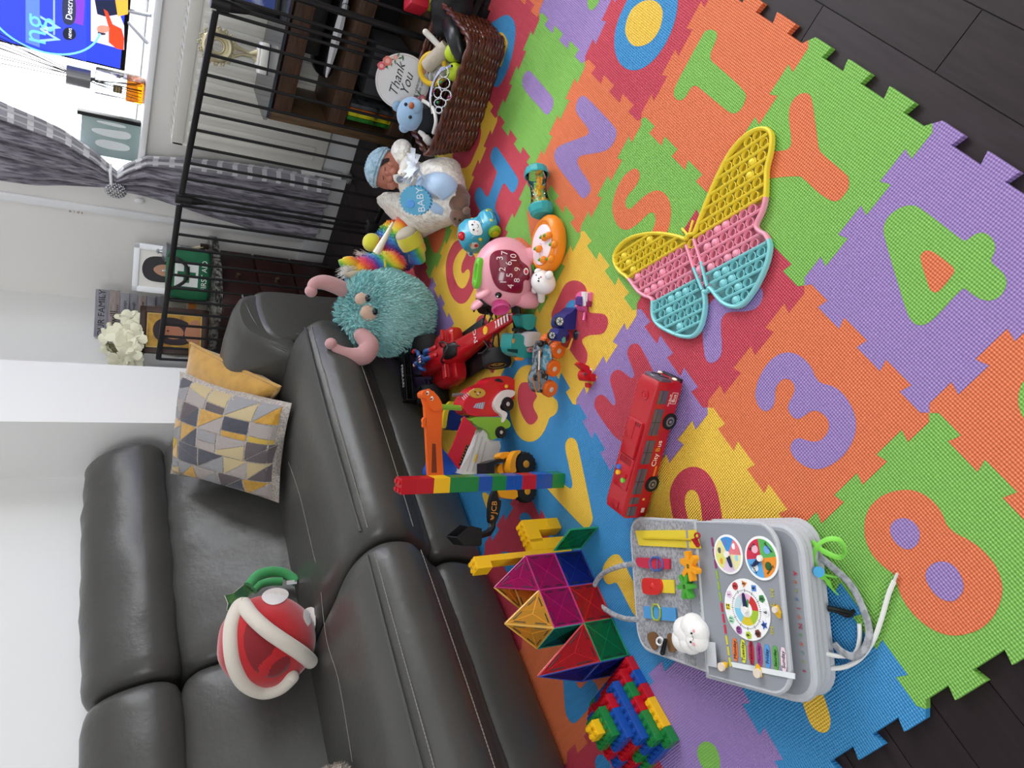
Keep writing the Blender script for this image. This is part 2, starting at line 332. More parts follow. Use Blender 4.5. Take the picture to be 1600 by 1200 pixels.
foam_tile(-2, 2, 'green', 'light green foam tile with an orange character under the rattle', [('orange', [(822, 325), (840, 330), (860, 346), (852, 362), (838, 374), (831, 382), (826, 350)]), ('orange', [(798, 385), (806, 371), (815, 371), (826, 380), (842, 400), (830, 420), (800, 412)])])
foam_tile(-1, 2, 'yellow', 'yellow foam tile with a red R around a blue patch', [('red', ([(300, 140), (350, 80), (430, 56), (510, 78), (562, 130), (580, 200), (598, 330), (600, 420), (625, 445), (780, 448), (822, 500), (828, 580), (792, 662), (740, 698), (600, 698), (505, 760), (560, 850), (588, 920), (578, 1010), (545, 1062), (480, 1022), (400, 912), (330, 800), (200, 600), (163, 520), (163, 440), (220, 320)], 840, 430, 7.5)), ('blue', ([(400, 283), (450, 298), (467, 350), (430, 422), (380, 462), (328, 442), (312, 410), (348, 328)], 840, 430, 7.5))])
foam_tile(0, 2, 'purple', 'lilac foam tile with a red K, under the front of the bus', [('red', ([(600, 220), (630, 148), (690, 120), (740, 138), (790, 220), (930, 500), (1010, 680), (1000, 760), (900, 780), (800, 770), (680, 960), (660, 1060), (700, 1180), (680, 1260), (600, 1292), (510, 1265), (420, 1180), (300, 1010), (225, 890), (212, 830), (238, 750), (290, 720), (340, 738), (430, 850), (452, 852), (472, 810), (408, 600), (397, 540), (428, 458), (490, 428), (540, 448), (640, 532), (670, 532), (692, 480), (608, 280)], 900, 520, 7.5))])
foam_tile(1, 2, 'yellow', 'yellow foam tile with a red arch, between the bus and the grey activity book', [('red', [(1048, 790), (1046, 772), (1050, 755), (1062, 737), (1080, 728), (1098, 732), (1112, 746), (1122, 770), (1128, 805), (1131, 840), (1100, 840), (1097, 808), (1095, 785), (1089, 768), (1080, 764), (1072, 770), (1069, 785), (1075, 811), (1080, 840), (1058, 840)])])
foam_tile(2, 2, 'blue', 'blue foam tile with a yellow 1, under the grey activity book', [('yellow', [(1250, 1082), (1260, 1117), (1270, 1138), (1285, 1146), (1295, 1142), (1298, 1130), (1297, 1118), (1285, 1080), (1240, 980), (1215, 960), (1205, 985)])])
foam_tile(-4, 3, 'green', 'light green foam tile with an orange A, beside the rainbow plush', [('orange', [(665, 360), (676, 352), (697, 352), (695, 368), (687, 390), (682, 397), (677, 394), (673, 385)]), ('red', [(677, 353), (689, 353), (682, 366)])])
foam_tile(-3, 3, 'yellow', 'yellow foam tile with a red G, between the teal plush and pink pig', [('red', ([(270, -45), (210, 0), (158, 105), (128, 220), (123, 330), (138, 460), (178, 592), (230, 675), (290, 714), (350, 702), (400, 642), (450, 545), (490, 420), (500, 300), (480, 180), (420, 80), (350, 0)], 680, 380, 7.5)), ('yellow', ([(320, 55), (240, 160), (208, 260), (213, 370), (250, 472), (300, 534), (350, 524), (392, 440), (413, 360), (397, 302), (365, 313), (340, 352), (313, 352), (303, 300), (320, 220), (372, 118), (365, 70)], 680, 380, 7.5))])
foam_tile(-2, 3, 'yellow', 'yellow foam tile under the pink pig and red racing car', [('red', [(742, 508), (747, 494), (760, 490), (775, 560), (772, 585), (765, 580), (755, 530)])])
foam_tile(-1, 3, 'blue', 'blue foam tile with a yellow and red C, beside the orange truck wheels', [('yellow', ([(340, 73), (420, 88), (480, 150), (560, 250), (600, 430), (645, 463), (682, 500), (693, 560), (682, 622), (640, 673), (588, 692), (568, 762), (520, 872), (450, 953), (370, 983), (280, 963), (208, 890), (148, 760), (118, 620), (118, 450), (150, 288), (200, 168), (260, 98)], 780, 560, 7.5)), ('red', ([(300, 277), (352, 282), (402, 340), (442, 430), (445, 450), (400, 520), (400, 580), (462, 680), (442, 732), (390, 778), (338, 772), (278, 690), (228, 560), (213, 430), (228, 338), (258, 288)], 780, 560, 7.5))])
foam_tile(0, 3, 'blue', 'blue foam tile with a yellow V, under the brick tower', [('yellow', [(883, 695), (886, 687), (892, 683), (900, 687), (904, 700), (925, 802), (927, 812), (922, 823), (916, 826), (909, 822), (854, 763), (847, 750), (850, 740), (858, 736), (868, 743), (890, 765), (895, 761), (894, 750), (884, 706)])])
foam_tile(1, 3, 'blue', 'blue foam tile with a yellow character, under the book handle', [('yellow', [(942, 885), (950, 873), (958, 866), (967, 866), (972, 873), (976, 880), (985, 900), (1000, 930), (1010, 960), (995, 967), (985, 951), (968, 917), (962, 909), (955, 913), (948, 913), (941, 900)])])
foam_tile(2, 3, 'purple', 'purple foam tile with a purple letter and small green oval', [('purple', [(1065, 1066), (1073, 1058), (1085, 1063), (1091, 1080), (1089, 1105), (1093, 1119), (1115, 1127), (1150, 1150), (1165, 1200), (1150, 1260), (1100, 1260), (1070, 1200), (1060, 1150), (1058, 1100)]), ('green', [(1089, 1176), (1091, 1167), (1099, 1158), (1109, 1159), (1118, 1166), (1124, 1179), (1126, 1195), (1122, 1212), (1112, 1215), (1100, 1202), (1093, 1190)])])
foam_tile(-4, 4, 'red', 'rose red foam tile under the rainbow and teal plush toys')
foam_tile(-3, 4, 'purple', 'lilac foam tile beside the teal plush')
foam_tile(-2, 4, 'yellow', 'yellow foam tile under the rear of the racing car')
foam_tile(-1, 4, 'blue', 'blue foam tile with a yellow stripe, under the tow truck', [('yellow', [(752, 768), (765, 772), (768, 790), (762, 798), (757, 785)])])
foam_tile(0, 4, 'red', 'red foam tile with blue strokes, under the yellow brick build', [('blue', [(780, 862), (799, 862), (807, 881), (794, 900), (786, 880)]), ('blue', [(811, 812), (814, 802), (822, 800), (829, 806), (841, 830), (847, 865), (835, 865), (822, 835)])])
foam_tile(1, 4, 'orange', 'orange foam tile with a blue letter, against the sofa front', [('blue', [(878, 1030), (895, 1030), (897, 1051), (899, 1063), (904, 1075), (909, 1075), (916, 1066), (923, 1062), (930, 1066), (936, 1080), (939, 1092), (917, 1110), (898, 1132), (890, 1127), (884, 1116), (882, 1095)])])
foam_tile(2, 4, 'red', 'red foam tile with a blue spot, nearest along the sofa', [('blue', [(929, 1190), (933, 1180), (941, 1178), (951, 1188), (958, 1202), (945, 1216), (933, 1206)])])
for i_, c_ in ((-3, 'purple'), (-2, 'yellow'), (-1, 'blue'), (0, 'red'), (1, 'orange'), (2, 'red')):
    foam_tile(i_, 5, c_, c_ + ' foam tile pushed in under the sofa front, ' + {-3: 'by the armrest', -2: 'behind the racing car', -1: 'behind the tow truck', 0: 'behind the yellow bricks', 1: 'behind the magnetic tiles', 2: 'behind the brick pyramid'}[i_])

# ================================================================ reclining leather sofa
LEA = mat('474643', .34, bump=(55, .22, .004), spec=.45)
LEA2 = mat('55544f', .38, bump=(9, .25, .012), spec=.45)
THREAD = mat('86827a', .7)
sofa = thing('sofa', 'dark grey leather reclining sofa along the white wall', 'sofa', (0, 0, FL))
T0 = move(0, 0, -FL)
def puff(name, y0, y1, prof, bulge=.012, ny=14, rnd=.03, m=LEA, parent=sofa, wr=0, seed=0):
    """cushion: a closed x,z outline swept along the sofa, rounded in at both ends"""
    pr = curve([V((p[0], 0, p[1])) for p in prof], 5, True); c = sum(pr, V((0, 0, 0))) / len(pr); rings = []
    ts = [0, .004, .015, .035, .07] + [.07 + .86 * k / ny for k in range(1, ny)] + [.93, .965, .985, .996, 1]
    for t in ts:
        e = min(t, 1 - t) * (y1 - y0); k = 1 if e > rnd else math.sqrt(max(0, 1 - (1 - e / rnd) ** 2)); q = 1 - (1 - k) * rnd / .12
        s_ = bulge * math.sin(PI * t)
        row = []
        for p in pr:
            d = p - c; L_ = d.length; u = d / L_
            wv = wr * noise.noise(V((p.x * 9 + seed, (y0 + (y1 - y0) * t) * 22, p.z * 9))) if wr else 0
            row.append(V((c.x, y0 + (y1 - y0) * t, c.z)) + u * (L_ - (1 - k) * rnd + s_ * .5 + wv * k))
        rings.append(row)
    b = B(m, T0); b.ring(rings); return b.end(name, parent, smooth=60)
def seam(pts, r, name, parent, m=LEA):
    b = B(m, T0); b.tube(curve(pts, 6), r, 6); return b.end(name, parent)
def stitches(pts, name, parent, step=.009, r=.0011):
    b = B(THREAD, T0); c = curve(pts, 60); acc = 0; last = c[0]; pen = None
    for p in c[1:]:
        acc += (p - last).length; last = p
        if pen is None: pen = p
        if (p - pen).length > step * .6: b.tube([pen, p], r, 4); pen = None; acc = 0
    return b.end(name, parent, smooth=0)
seatp = [(-2.0, .25), (-2.02, .40), (-1.9, .435), (-1.65, .452), (-1.45, .45), (-1.36, .425), (-1.318, .38), (-1.322, .32), (-1.36, .275), (-1.42, .225), (-1.46, .19), (-1.6, .17)]
footp = [(-1.62, .03), (-1.62, .20), (-1.50, .212), (-1.452, .195), (-1.44, .15), (-1.462, .08), (-1.505, .02), (-1.56, .012)]
backp = [(-2.22, .40), (-2.24, .6), (-2.22, .735), (-2.12, .75), (-2.04, .735), (-1.99, .66), (-1.945, .55), (-1.90, .46), (-1.90, .40), (-2.05, .37)]
headp = [(-2.28, .72), (-2.285, .9), (-2.24, .965), (-2.17, .985), (-2.10, .965), (-2.045, .90), (-2.02, .82), (-2.05, .755), (-2.13, .735)]
for k, (y0, y1) in enumerate(((-.045, .79), (-1.0, -.055))):
    st = puff('seat_cushion', y0, y1, seatp, rnd=.045, wr=.004, seed=k)
    yy = [(y0 + .03 + (y1 - y0 - .06) * t / 12, .0075 * math.sin(PI * (t + .3) / 12.6) + .0012) for t in range(13)]
    seam([(-1.352 + o * .6, y, .4225 + o) for y, o in yy], .004, 'piping', st); stitches([(-1.338 + o, y, .409 + o * .6) for y, o in yy], 'stitching', st, .011, .0014)
    stitches([(-1.346 + o, y, .285 - o * .3) for y, o in yy], 'stitching', st, .011, .0014)
    sl = [(on_z(452, 722, .455), on_z(470, 775, .459), on_z(490, 860, .456), on_z(497, 885, .452)), (on_z(503, 925, .452), on_z(512, 1000, .459), on_z(530, 1060, .459), on_z(546, 1150, .457), on_z(552, 1190, .456))][k]
    b = B(THREAD, T0); b.tube(curve([V(q) + V((0, 0, .0028)) for q in sl], 6), .0007, 5); b.end('seat_seam', st)
    puff('footrest', y0 + .005, y1 - .005, footp, rnd=.03, wr=.003, seed=k + 5)
for k, (y0, y1) in enumerate(((.035, .905), (-1.0, .025))):
    puff('backrest', y0, y1, backp, bulge=.02, rnd=.05, wr=.012, seed=k + 9)
    puff('headrest', y0 - .01, y1 - .01, headp, bulge=.02, rnd=.04, wr=.009, seed=k + 17)
b = B(LEA, T0); b.box(-2.26, -1.63, -1.0, .80, .02, .18, bev=.01); b.box(-2.285, -2.22, -1.0, .90, .02, .74, bev=.02); b.end('frame', sofa)
for x_, y_ in ((-2.2, -.9), (-2.2, .74), (-2.2, 0), (-1.85, -.9), (-1.85, 1.0)): b = B(mat('161616', .5), T0); b.cyl((x_, y_, FL), (x_, y_, .03), .022, n=14); b.end('foot', sofa)
# far armrest: flat padded body with a soft pillow top rolled over its inner side
armp = [(.80, .02), (.80, .40), (.80, .50), (.86, .535), (1.0, .54), (1.05, .50), (1.055, .3), (1.05, .02)]
b = B(LEA, T0); pr = curve([V((0, p[0], p[1])) for p in armp], 5, True); rings = []
for x, k in ((-1.995, .9), (-1.99, 1), (-1.6, 1), (-1.48, 1), (-1.455, .985), (-1.44, .95), (-1.435, .88)):
    c = V((0, .925, .28)); rings.append([V((x, 0, 0)) + c + (p - c) * k for p in pr])
b.ring(rings); arm = b.end('armrest', sofa, smooth=50)
pil = [V((0, .745, .43)), V((0, .77, .52)), V((0, .83, .595)), V((0, .93, .612)), V((0, 1.02, .585)), V((0, 1.045, .54)), V((0, .98, .515)), V((0, .89, .50)), V((0, .80, .44))]
b = B(LEA, T0); pr = curve(pil, 5, True); rings = []
for x, k, dz in ((-1.992, .8, 0), (-1.97, 1, 0), (-1.8, 1.03, .0), (-1.6, 1.03, 0), (-1.5, 1, -.004), (-1.46, .93, -.008), (-1.44, .8, -.012)):
    c = V((0, .90, .54)); rings.append([V((x, 0, dz)) + c + (p - c) * k for p in pr])
b.ring(rings); ap = b.end('arm_pad', sofa, smooth=50)
seam([(-1.452, .76, .46), (-1.447, .80, .515), (-1.443, .88, .545), (-1.443, .96, .56), (-1.447, 1.02, .565)], .004, 'piping', ap)
stitches([(-1.428, .82, .07 + .06 * t) for t in range(7)], 'stitching', arm)

# scatter cushions
def cushion(name, label, cat, BL, BR, TR, TL, thick, m, parts=None, n=16, group=None):
    BL, BR, TR, TL = map(V, (BL, BR, TR, TL)); c = (BL + BR + TR + TL) / 4
    nn = (BR - BL).cross(TL - BL).normalized(); b = B(m); rows = [[], []]
    for i in range(n + 1):
        r0, r1 = [], []
        for k in range(n + 1):
            u, v_ = k / n, i / n
            pu = .035 * math.sin(PI * v_) * (1 if u < .5 else -1) * abs(2 * u - 1) ** 2; pv = .035 * math.sin(PI * u) * (1 if v_ < .5 else -1) * abs(2 * v_ - 1) ** 2
            uu, vv = u + pu * .8, v_ + pv * .8
            p = BL * (1 - uu) * (1 - vv) + BR * uu * (1 - vv) + TR * uu * vv + TL * (1 - uu) * vv
            h = thick / 2 * (max(0, 1 - (2 * u - 1) ** 2) * max(0, 1 - (2 * v_ - 1) ** 2)) ** .42
            h += .004 * noise.noise(V((u * 5, v_ * 5, thick * 70))) * (1 if h > .01 else 0)
            r0.append(p + nn * h - c); r1.append(p - nn * h - c)
        rows[0].append(r0); rows[1].append(r1)
    b.grid(rows[0]).grid([r[::-1] for r in rows[1]])
    bmesh.ops.remove_doubles(b.bm, verts=list(b.bm.verts), dist=.0002)
    t = thing(name, label, cat, c, 0, group); o = b.end('cushion_cover', t, smooth=70)
    edge = [rows[0][0][k] for k in range(n)] + [rows[0][i][n] for i in range(n)] + [rows[0][n][n - k] for k in range(n)] + [rows[0][n - i][0] for i in range(n)]
    return t, edge, rows[0], nn
MUST = mat('b98a2f', .8, bump=(300, .2, .001), sheen=.5, vary=('a57a26', 30, .35, .7))
t, edge, _, _ = cushion('scatter_cushion', 'mustard yellow cushion leaning behind the patterned cushion', 'cushion', on_z(438, 605, .487) + V((-.30, .09, .01)), on_z(438, 605, .487), on_x(298, 536, -1.70), on_x(298, 536, -1.70) + V((-.27, -.02, .0)), .13, MUST)
b = B(MUST); b.tube(edge, .006, 6, closed=True); b.end('piping', t)
GREY = mat('bab0a6', .9, bump=(400, .3, .001), vary=('8f8883', 200, .4, .6))
t, edge, G, nn = cushion('scatter_cushion', 'patterned cushion of grey, mustard and navy geometric patches on the sofa', 'cushion', on_z(436, 786, .47), on_z(456, 630, .47), on_x(281, 580, -1.78), on_x(266, 740, -1.95), .15, GREY)
rg = random.Random(11)
PATCH = [mat('c0912f', .95, sheen=.6, bump=(300, .5, .002), vary=('a67a20', 60, .3, .7)), mat('3c3d47', .95, sheen=.5, vary=('2d2e38', 50, .3, .7)), mat('b3a27c', .9, bump=(500, .3, .001)), mat('8d8b8c', .9, bump=(500, .3, .001)), mat('9f9691', .95, bump=(400, .6, .002)), mat('b79a45', .9, bump=(500, .3, .001)), mat('5d5557', .9)]
n = 16; bp = B(); 
def gp(u, v_, off=.0016):
    u = min(max(u, 0), .9999) * n; v_ = min(max(v_, 0), .9999) * n; i, k = int(v_), int(u); a, c_ = v_ - i, u - k
    return G[i][k] * (1 - a) * (1 - c_) + G[i][k + 1] * (1 - a) * c_ + G[i + 1][k + 1] * a * c_ + G[i + 1][k] * a * (1 - c_) + nn * off
def patch(poly, m):
    bp.m(m); c = V((sum(p[0] for p in poly) / len(poly), sum(p[1] for p in poly) / len(poly))); k = .9; q = [V(p) for p in poly]; q = [c + (p - c) * (1 - .008 / max(.02, (p - c).length)) for p in q]
    rows = [[], ]; N = 6; lp = []
    for i in range(len(q)):
        for s_ in range(N): lp.append(q[i] + (q[(i + 1) % len(q)] - q[i]) * s_ / N)
    rr = [[gp(*(c + (p - c) * f)) for p in lp] for f in (1, .8, .6, .4, .2, .01)]
    bp.ring(rr, cap0=False)
order = [4, 1, 3, 0, 2, 6, 4, 3, 1, 0, 6, 2, 4, 1, 3, 5, 0]; q = 0
cols = 5
for cx in range(cols):
    u0, u1 = .03 + .94 * cx / cols, .03 + .94 * (cx + 1) / cols; v0 = .03
    while v0 < .95:
        h = .17 + .08 * rg.random(); v1 = min(.97, v0 + h)
        if v1 > .9: v1 = .97
        sk = .03 * (rg.random() - .5); a, b_ = PATCH[order[q % 17]], PATCH[order[(q * 7 + 3) % 17]]; q += 1
        m0 = u0 + (u1 - u0) * (.2 + .6 * rg.random()); 
        if rg.random() < .55:
            patch([(u0, v0), (u1, v0 + sk), (u0, v1)], a); patch([(u1, v0 + sk), (u1, v1), (u0, v1)], b_)
        else:
            m1 = u0 + (u1 - u0) * (.2 + .6 * rg.random())
            patch([(u0, v0), (m0, v0), (m1, v1), (u0, v1)], a); patch([(m0, v0), (u1, v0), (u1, v1), (m1, v1)], b_)
        v0 = v1
bp.end('patchwork', t, smooth=40, norm=False)

# ================================================================ window side: curtain, radiator, television, sill
def lerp_tab(tab, z):
    for (z0, a), (z1, c) in zip(tab, tab[1:]):
        if z1 <= z <= z0: return a + (c - a) * (z0 - z) / (z0 - z1)
    return tab[0][1] if z > tab[0][0] else tab[-1][1]
CR = [(2.15, -1.05), (1.6, -1.28), (1.29, -1.394), (1.176, -1.427), (1.095, -1.458), (.987, -1.527), (.936, -1.577), (.91, -1.60), (.885, -1.56), (.813, -1.50), (.651, -1.47), (.455, -1.449), (.273, -1.44), (.07, -1.455)]
CL = [(2.15, -1.73), (1.29, -1.711), (1.172, -1.708), (1.045, -1.687), (.946, -1.669), (.91, -1.655), (.889, -1.678), (.794, -1.689), (.67, -1.711), (.511, -1.746), (.342, -1.783), (.167, -1.788), (.07, -1.765)]
VEL = mat('a09ba6', .75, sheen=.5, vary=('5d5964', 30, .42, .62), stretch=(3.2, 3.2, .5), bump=(90, .25, .003))
CHA, CHB = mat('e6e6e9', .7), mat('a3a2aa', .6)
cur = thing('curtain', 'grey velvet curtain tied back beside the window, with a chequered edge', 'curtain', (-1.62, 1.95, .07))
Tc = move(1.62, -1.95, -.07)
def cpt(u, z):
    a, c = lerp_tab(CL, z), lerp_tab(CR, z); w_ = abs(c - a)
    f = math.sin(u * 2 * PI * 4.5 + .7 * math.sin(z * 3)) + .35 * math.sin(u * 2 * PI * 11 + z * 5)
    return V((a + (c - a) * u, 1.937 + .016 * f * (1.15 - .3 * w_) + .012 * noise.noise(V((u * 4, z * 6, 1))), z))
zs = [2.15 - .02 * k for k in range(105)]; zs = [z for z in zs if z > .07] + [.07]
b = B(VEL, Tc); b.grid([[cpt(.8 * k / 60, z) for k in range(61)] for z in zs], thick=.004); b.end('drape', cur, smooth=80)
b = B(None, Tc)
for i in range(0, len(zs) - 1):
    for q in range(7):
        b.m(CHA if i % 3 == 2 or q % 2 == 1 else CHB)
        u0, u1 = .8 + (0, .045, .06, .105, .12, .165, .18)[q], .8 + (.045, .06, .105, .12, .165, .18, .2)[q]
        b.grid([[cpt(u0, zs[i]), cpt(u1, zs[i])], [cpt(u0, zs[i + 1]), cpt(u1, zs[i + 1])]], thick=.003)
b.end('chequered_edge', cur, smooth=0)
b = B(mat('cfcfd2', .35, 1), Tc); c = V((-1.655, 1.895, .912)); rg = random.Random(5)
for k in range(90):
    z_ = 1 - 2 * (k + .5) / 90; a = k * 2.399963; r = math.sqrt(1 - z_ * z_); b.ball(c + V((r * math.cos(a) * .028, r * math.sin(a) * .02, z_ * .036)), .0048, n=8)
b.end('beaded_tie', cur)
b = B(WHITE, Tc); b.tube([(-1.66, 1.905, .925), (-1.62, 1.895, .93), (-1.585, 1.905, .935), (-1.575, 1.95, .935)], .006, 8); b.end('tie_cord', cur)

rad = thing('radiator', 'white panel radiator below the window sill', 'radiator', (-.6, 1.93, FL))
Tr = move(.6, -1.93, -FL); RWH = mat('dcdad2', .4)
b = B(RWH, Tr); b.box(-1.385, .25, 1.868, 1.88, .15, .735, bev=.004); b.box(-1.385, .25, 1.955, 1.965, .15, .735, bev=.004)
x = -1.345
while x < .2: b.box(x, x + .022, 1.860, 1.87, .20, .69, bev=.004); x += .042
b.end('panel', rad)
b = B(RWH, Tr); b.box(-1.39, -1.378, 1.862, 1.97, .15, .74, bev=.003); b.box(.243, .255, 1.862, 1.97, .15, .74, bev=.003)
b.box(-1.39, .255, 1.862, 1.870, .70, .742, bev=.002); b.box(-1.39, .255, 1.962, 1.97, .70, .742, bev=.002); x = -1.375
while x < .24: b.box(x, x + .016, 1.868, 1.964, .732, .741); x += .032
b.end('top_grille', rad)
b = B(WHITE, Tr); b.cyl((-1.42, 1.92, .045), (-1.42, 1.92, .16), .016, n=16); b.cyl((-1.42, 1.92, .16), (-1.42, 1.92, .215), .021, n=16); b.cyl((-1.42, 1.92, .15), (-1.38, 1.92, .17), .009); b.end('valve', rad)
b = B(mat('c9c9c9', .3, .8), Tr); b.cyl((-1.42, 1.92, .002), (-1.42, 1.92, .055), .009, n=12); b.cyl((-1.42, 1.92, .0), (-1.42, 1.92, .01), .024, n=16); b.end('pipe', rad)

# television on the sill
YT = 2.03; BLK = mat('0b0b0c', .35); SILVER = mat('b9bdc2', .3, .9)
tvp = on_y(195, 112, YT); x0 = tvp.x; z0 = tvp.z
tv = thing('television', 'large flat television showing a blue programme on the window sill', 'television', (x0 + .6, YT, .84))
Tt = move(-x0 - .6, -YT, -.84)
b = B(BLK, Tt); b.box(x0, x0 + 1.23, YT, YT + .035, z0, z0 + .71, bev=.004); b.end('housing', tv)
def em(c, e=1.0): return mat(c, .5, emit=e, name='screen_picture')
sc = B(em('2a3fd2', .9), Tt); sx0, sz0, sx1, sz1 = x0 + .008, z0 + .016, x0 + 1.222, z0 + .70
sc.box(sx0, sx1, YT - .0012, YT + .001, sz0, sz1); scr = sc.end('screen', tv, smooth=0)
def scp(x, y, off=.0015): p = on_y(x, y, YT - off); return (p.x, p.z)
def spoly(pts, m, off, bb): 
    q = [scp(x, y, off) for x, y in pts]; bb.m(m)
    bb.prism(q, 0, .0004, T=Matrix(((1, 0, 0, 0), (0, 0, -1, YT - off + .0002), (0, 1, 0, 0), (0, 0, 0, 1))))
pic = B(None, Tt)
spoly([(0, 0), (135, 0), (135, 96), (0, 58)], em('3345d8', .9), .0015, pic)
spoly([(40, 0), (62, 0), (62, 74), (40, 66)], em('5a7bea', 1), .0018, pic)
spoly([(83, 0), (86, 0), (86, 55), (83, 54)], em('8ea6f0', 1), .002, pic)
spoly([(100, 0), (133, 0), (130, 40), (104, 32)], em('7a3fd0', .9), .0018, pic)
spoly([(142, 0), (178, 0), (194, 40), (194, 78), (142, 64)], em('d3c6ea', 1), .0018, pic)
spoly([(148, 0), (200, 0), (200, 20), (165, 26), (152, 22)], em('1c2340', .8), .002, pic)
spoly([(180, 0), (200, 0), (200, 22), (184, 26)], em('e0a23c', 1), .0022, pic)
spoly([(162, 14), (168, 18), (176, 38), (190, 45), (194, 60), (193, 78), (182, 76), (170, 66), (170, 44)], em('e8401f', .95), .0024, pic)
spoly(smooth_poly([(151, 42), (158, 39), (170, 41), (172, 48), (162, 52), (152, 50)]), em('c98a76', .9), .0026, pic)
spoly(smooth_poly([(152, 49), (158, 51), (166, 52), (164, 55), (154, 54)]), em('3a2a2c', .8), .0028, pic)
spoly(smooth_poly([(97, -10), (118, -10), (119, 30), (112, 40), (101, 38), (97, 28)], 3), em('343a52', .8), .002, pic)
spoly(smooth_poly([(97, 52), (101, 44), (110, 42), (118, 48), (119, 58), (112, 63), (101, 62)], 2), em('202433', .8), .002, pic)
pic.end('picture', scr, smooth=0)
tx = B(em('f4f6ff', 1), Tt)
def stext(s_, x, y, size, m, align='RIGHT', off=.0032):
    p = on_y(x, y, YT - off); tx.m(m); tx.text(s_, size, .0002, T=frame(p, x=(1, 0, 0), y=(0, 0, 1)), align=align)
stext('Description', 108, 31, .027, em('f4f6ff', 1), 'LEFT'); stext('NEWS', 110, 52, .013, em('f4f6ff', 1), 'CENTER'); stext('6:07', 73, 46, .014, em('f4f6ff', 1), 'CENTER')
stext('ng', 54, 68, .11, em('66b5ff', 1.1), 'LEFT'); stext('W', 80, 70, .09, em('8fb7ff', 1), 'LEFT')
c_ = on_y(70, 20, YT - .003); tx.m(em('6fb4ff', 1.1)); tx.tube([c_ + V((math.cos(a) * .14, 0, math.sin(a) * .17)) for a in [PI * (.55 + .9 * k / 24) for k in range(25)]], .0035, 6)
tx.end('screen_lettering', scr, smooth=0)
b = B(SILVER, Tt)
for q in ((238, 25, 203, 18), (238, 70, 204, 30)):
    a, c_ = on_y(q[0], q[1], 1.99), on_y(q[2], q[3], YT + .015); a.z = .846; b.tube([a, c_ + V((0, 0, .02))], .007, 8)
b.end('leg', tv)

# reed diffuser and etched photo frame on the sill
dp = on_y(226, 148, 1.975); d = thing('reed_diffuser', 'amber reed diffuser bottle with grey cap on the window sill', 'diffuser', (dp.x, 2.0, .841))
GLASS = mat('fbfdff', .02, trans=1, ior=1.45); AMB = mat('f08a10', .05, trans=.85, ior=1.33)
b = B(GLASS); b.box(-.045, .045, -.03, .03, 0, .165, bev=.006); b.cyl((0, 0, .165), (0, 0, .18), .016); b.end('bottle', d)
b = B(AMB); b.box(-.041, .041, -.026, .026, .004, .062, bev=.004); b.end('liquid', d)
b = B(mat('7d7d7f', .35, .7)); b.cyl((0, 0, .178), (0, 0, .255), .034, n=24); b.end('cap', d)
b = B(mat('23211f', .7)); rg = random.Random(2)
for k in range(9): b.tube([(rg.uniform(-.03, .03), rg.uniform(-.015, .015), .012), (rg.uniform(-.008, .008), 0, .2), (-.01 + .018 * k, rg.uniform(-.02, .02), .56)], .0014, 5)
b.end('reeds', d)
b = B(mat('5c5045', .5)); b.box(-.014, .014, -.0312, -.0302, .075, .105); lb = b.end('bottle_label', d)
b = B(mat('e0c070', .4)); b.text('FRESH', .0075, .0002, T=frame((0, -.0316, .094), x=(1, 0, 0), y=(0, 0, 1))).text('LINEN', .0075, .0002, T=frame((0, -.0316, .085), x=(1, 0, 0), y=(0, 0, 1))); b.end('lettering', lb, smooth=0)
fp = on_y(222, 195, 1.985); f_ = thing('etched_photo_frame', 'glass frame with etched pale figures and a black edge on the sill', 'photo frame', (fp.x, 2.0, .841))
b = B(mat('9fb3b2', .12, spec=.8)); b.box(-.17, -.012, -.008, .008, 0, .20, bev=.002); b.end('glass_panel', f_)
b = B(BLK); b.box(-.012, .004, -.012, .012, 0, .215, bev=.002); b.end('frame_edge', f_)
b = B(mat('e6eded', .5))
for c_, pts in enumerate(([(-.13, .03), (-.10, .03), (-.095, .12), (-.105, .15), (-.125, .15), (-.135, .11)], [(-.08, .03), (-.045, .03), (-.05, .10), (-.055, .165), (-.072, .165), (-.083, .11)], [(-.035, .05), (-.02, .05), (-.02, .15), (-.03, .15)])):
    b.prism(smooth_poly(pts), 0, .0006, T=frame((0, -.0086, 0), x=(1, 0, 0), y=(0, 0, 1)))
b.end('etched_figures', f_, smooth=0)
b = B(WHITE); b.ball((0, 0, 0), (.012, .012, .02)); hk = b.end('curtain_hook'); hk.location = on_y(218, 314, 1.985); tag(hk, 'small white rounded hook on the wall left of the curtain', 'hook')
b = B(mat('a3685c', .9)); p = on_y(119, 331, 1.999)
for k in range(4): b.text('kids'[k], .017, .0003, T=frame(p + V((0, 0, .021 - .014 * k)), x=(0, 0, -1), y=(1, 0, 0)))
mk = b.end('wall_marks', smooth=0); mk.location.y = -.0008; tag(mk, 'tiny faded brown marks on the wall left of the curtain', 'wall mark')

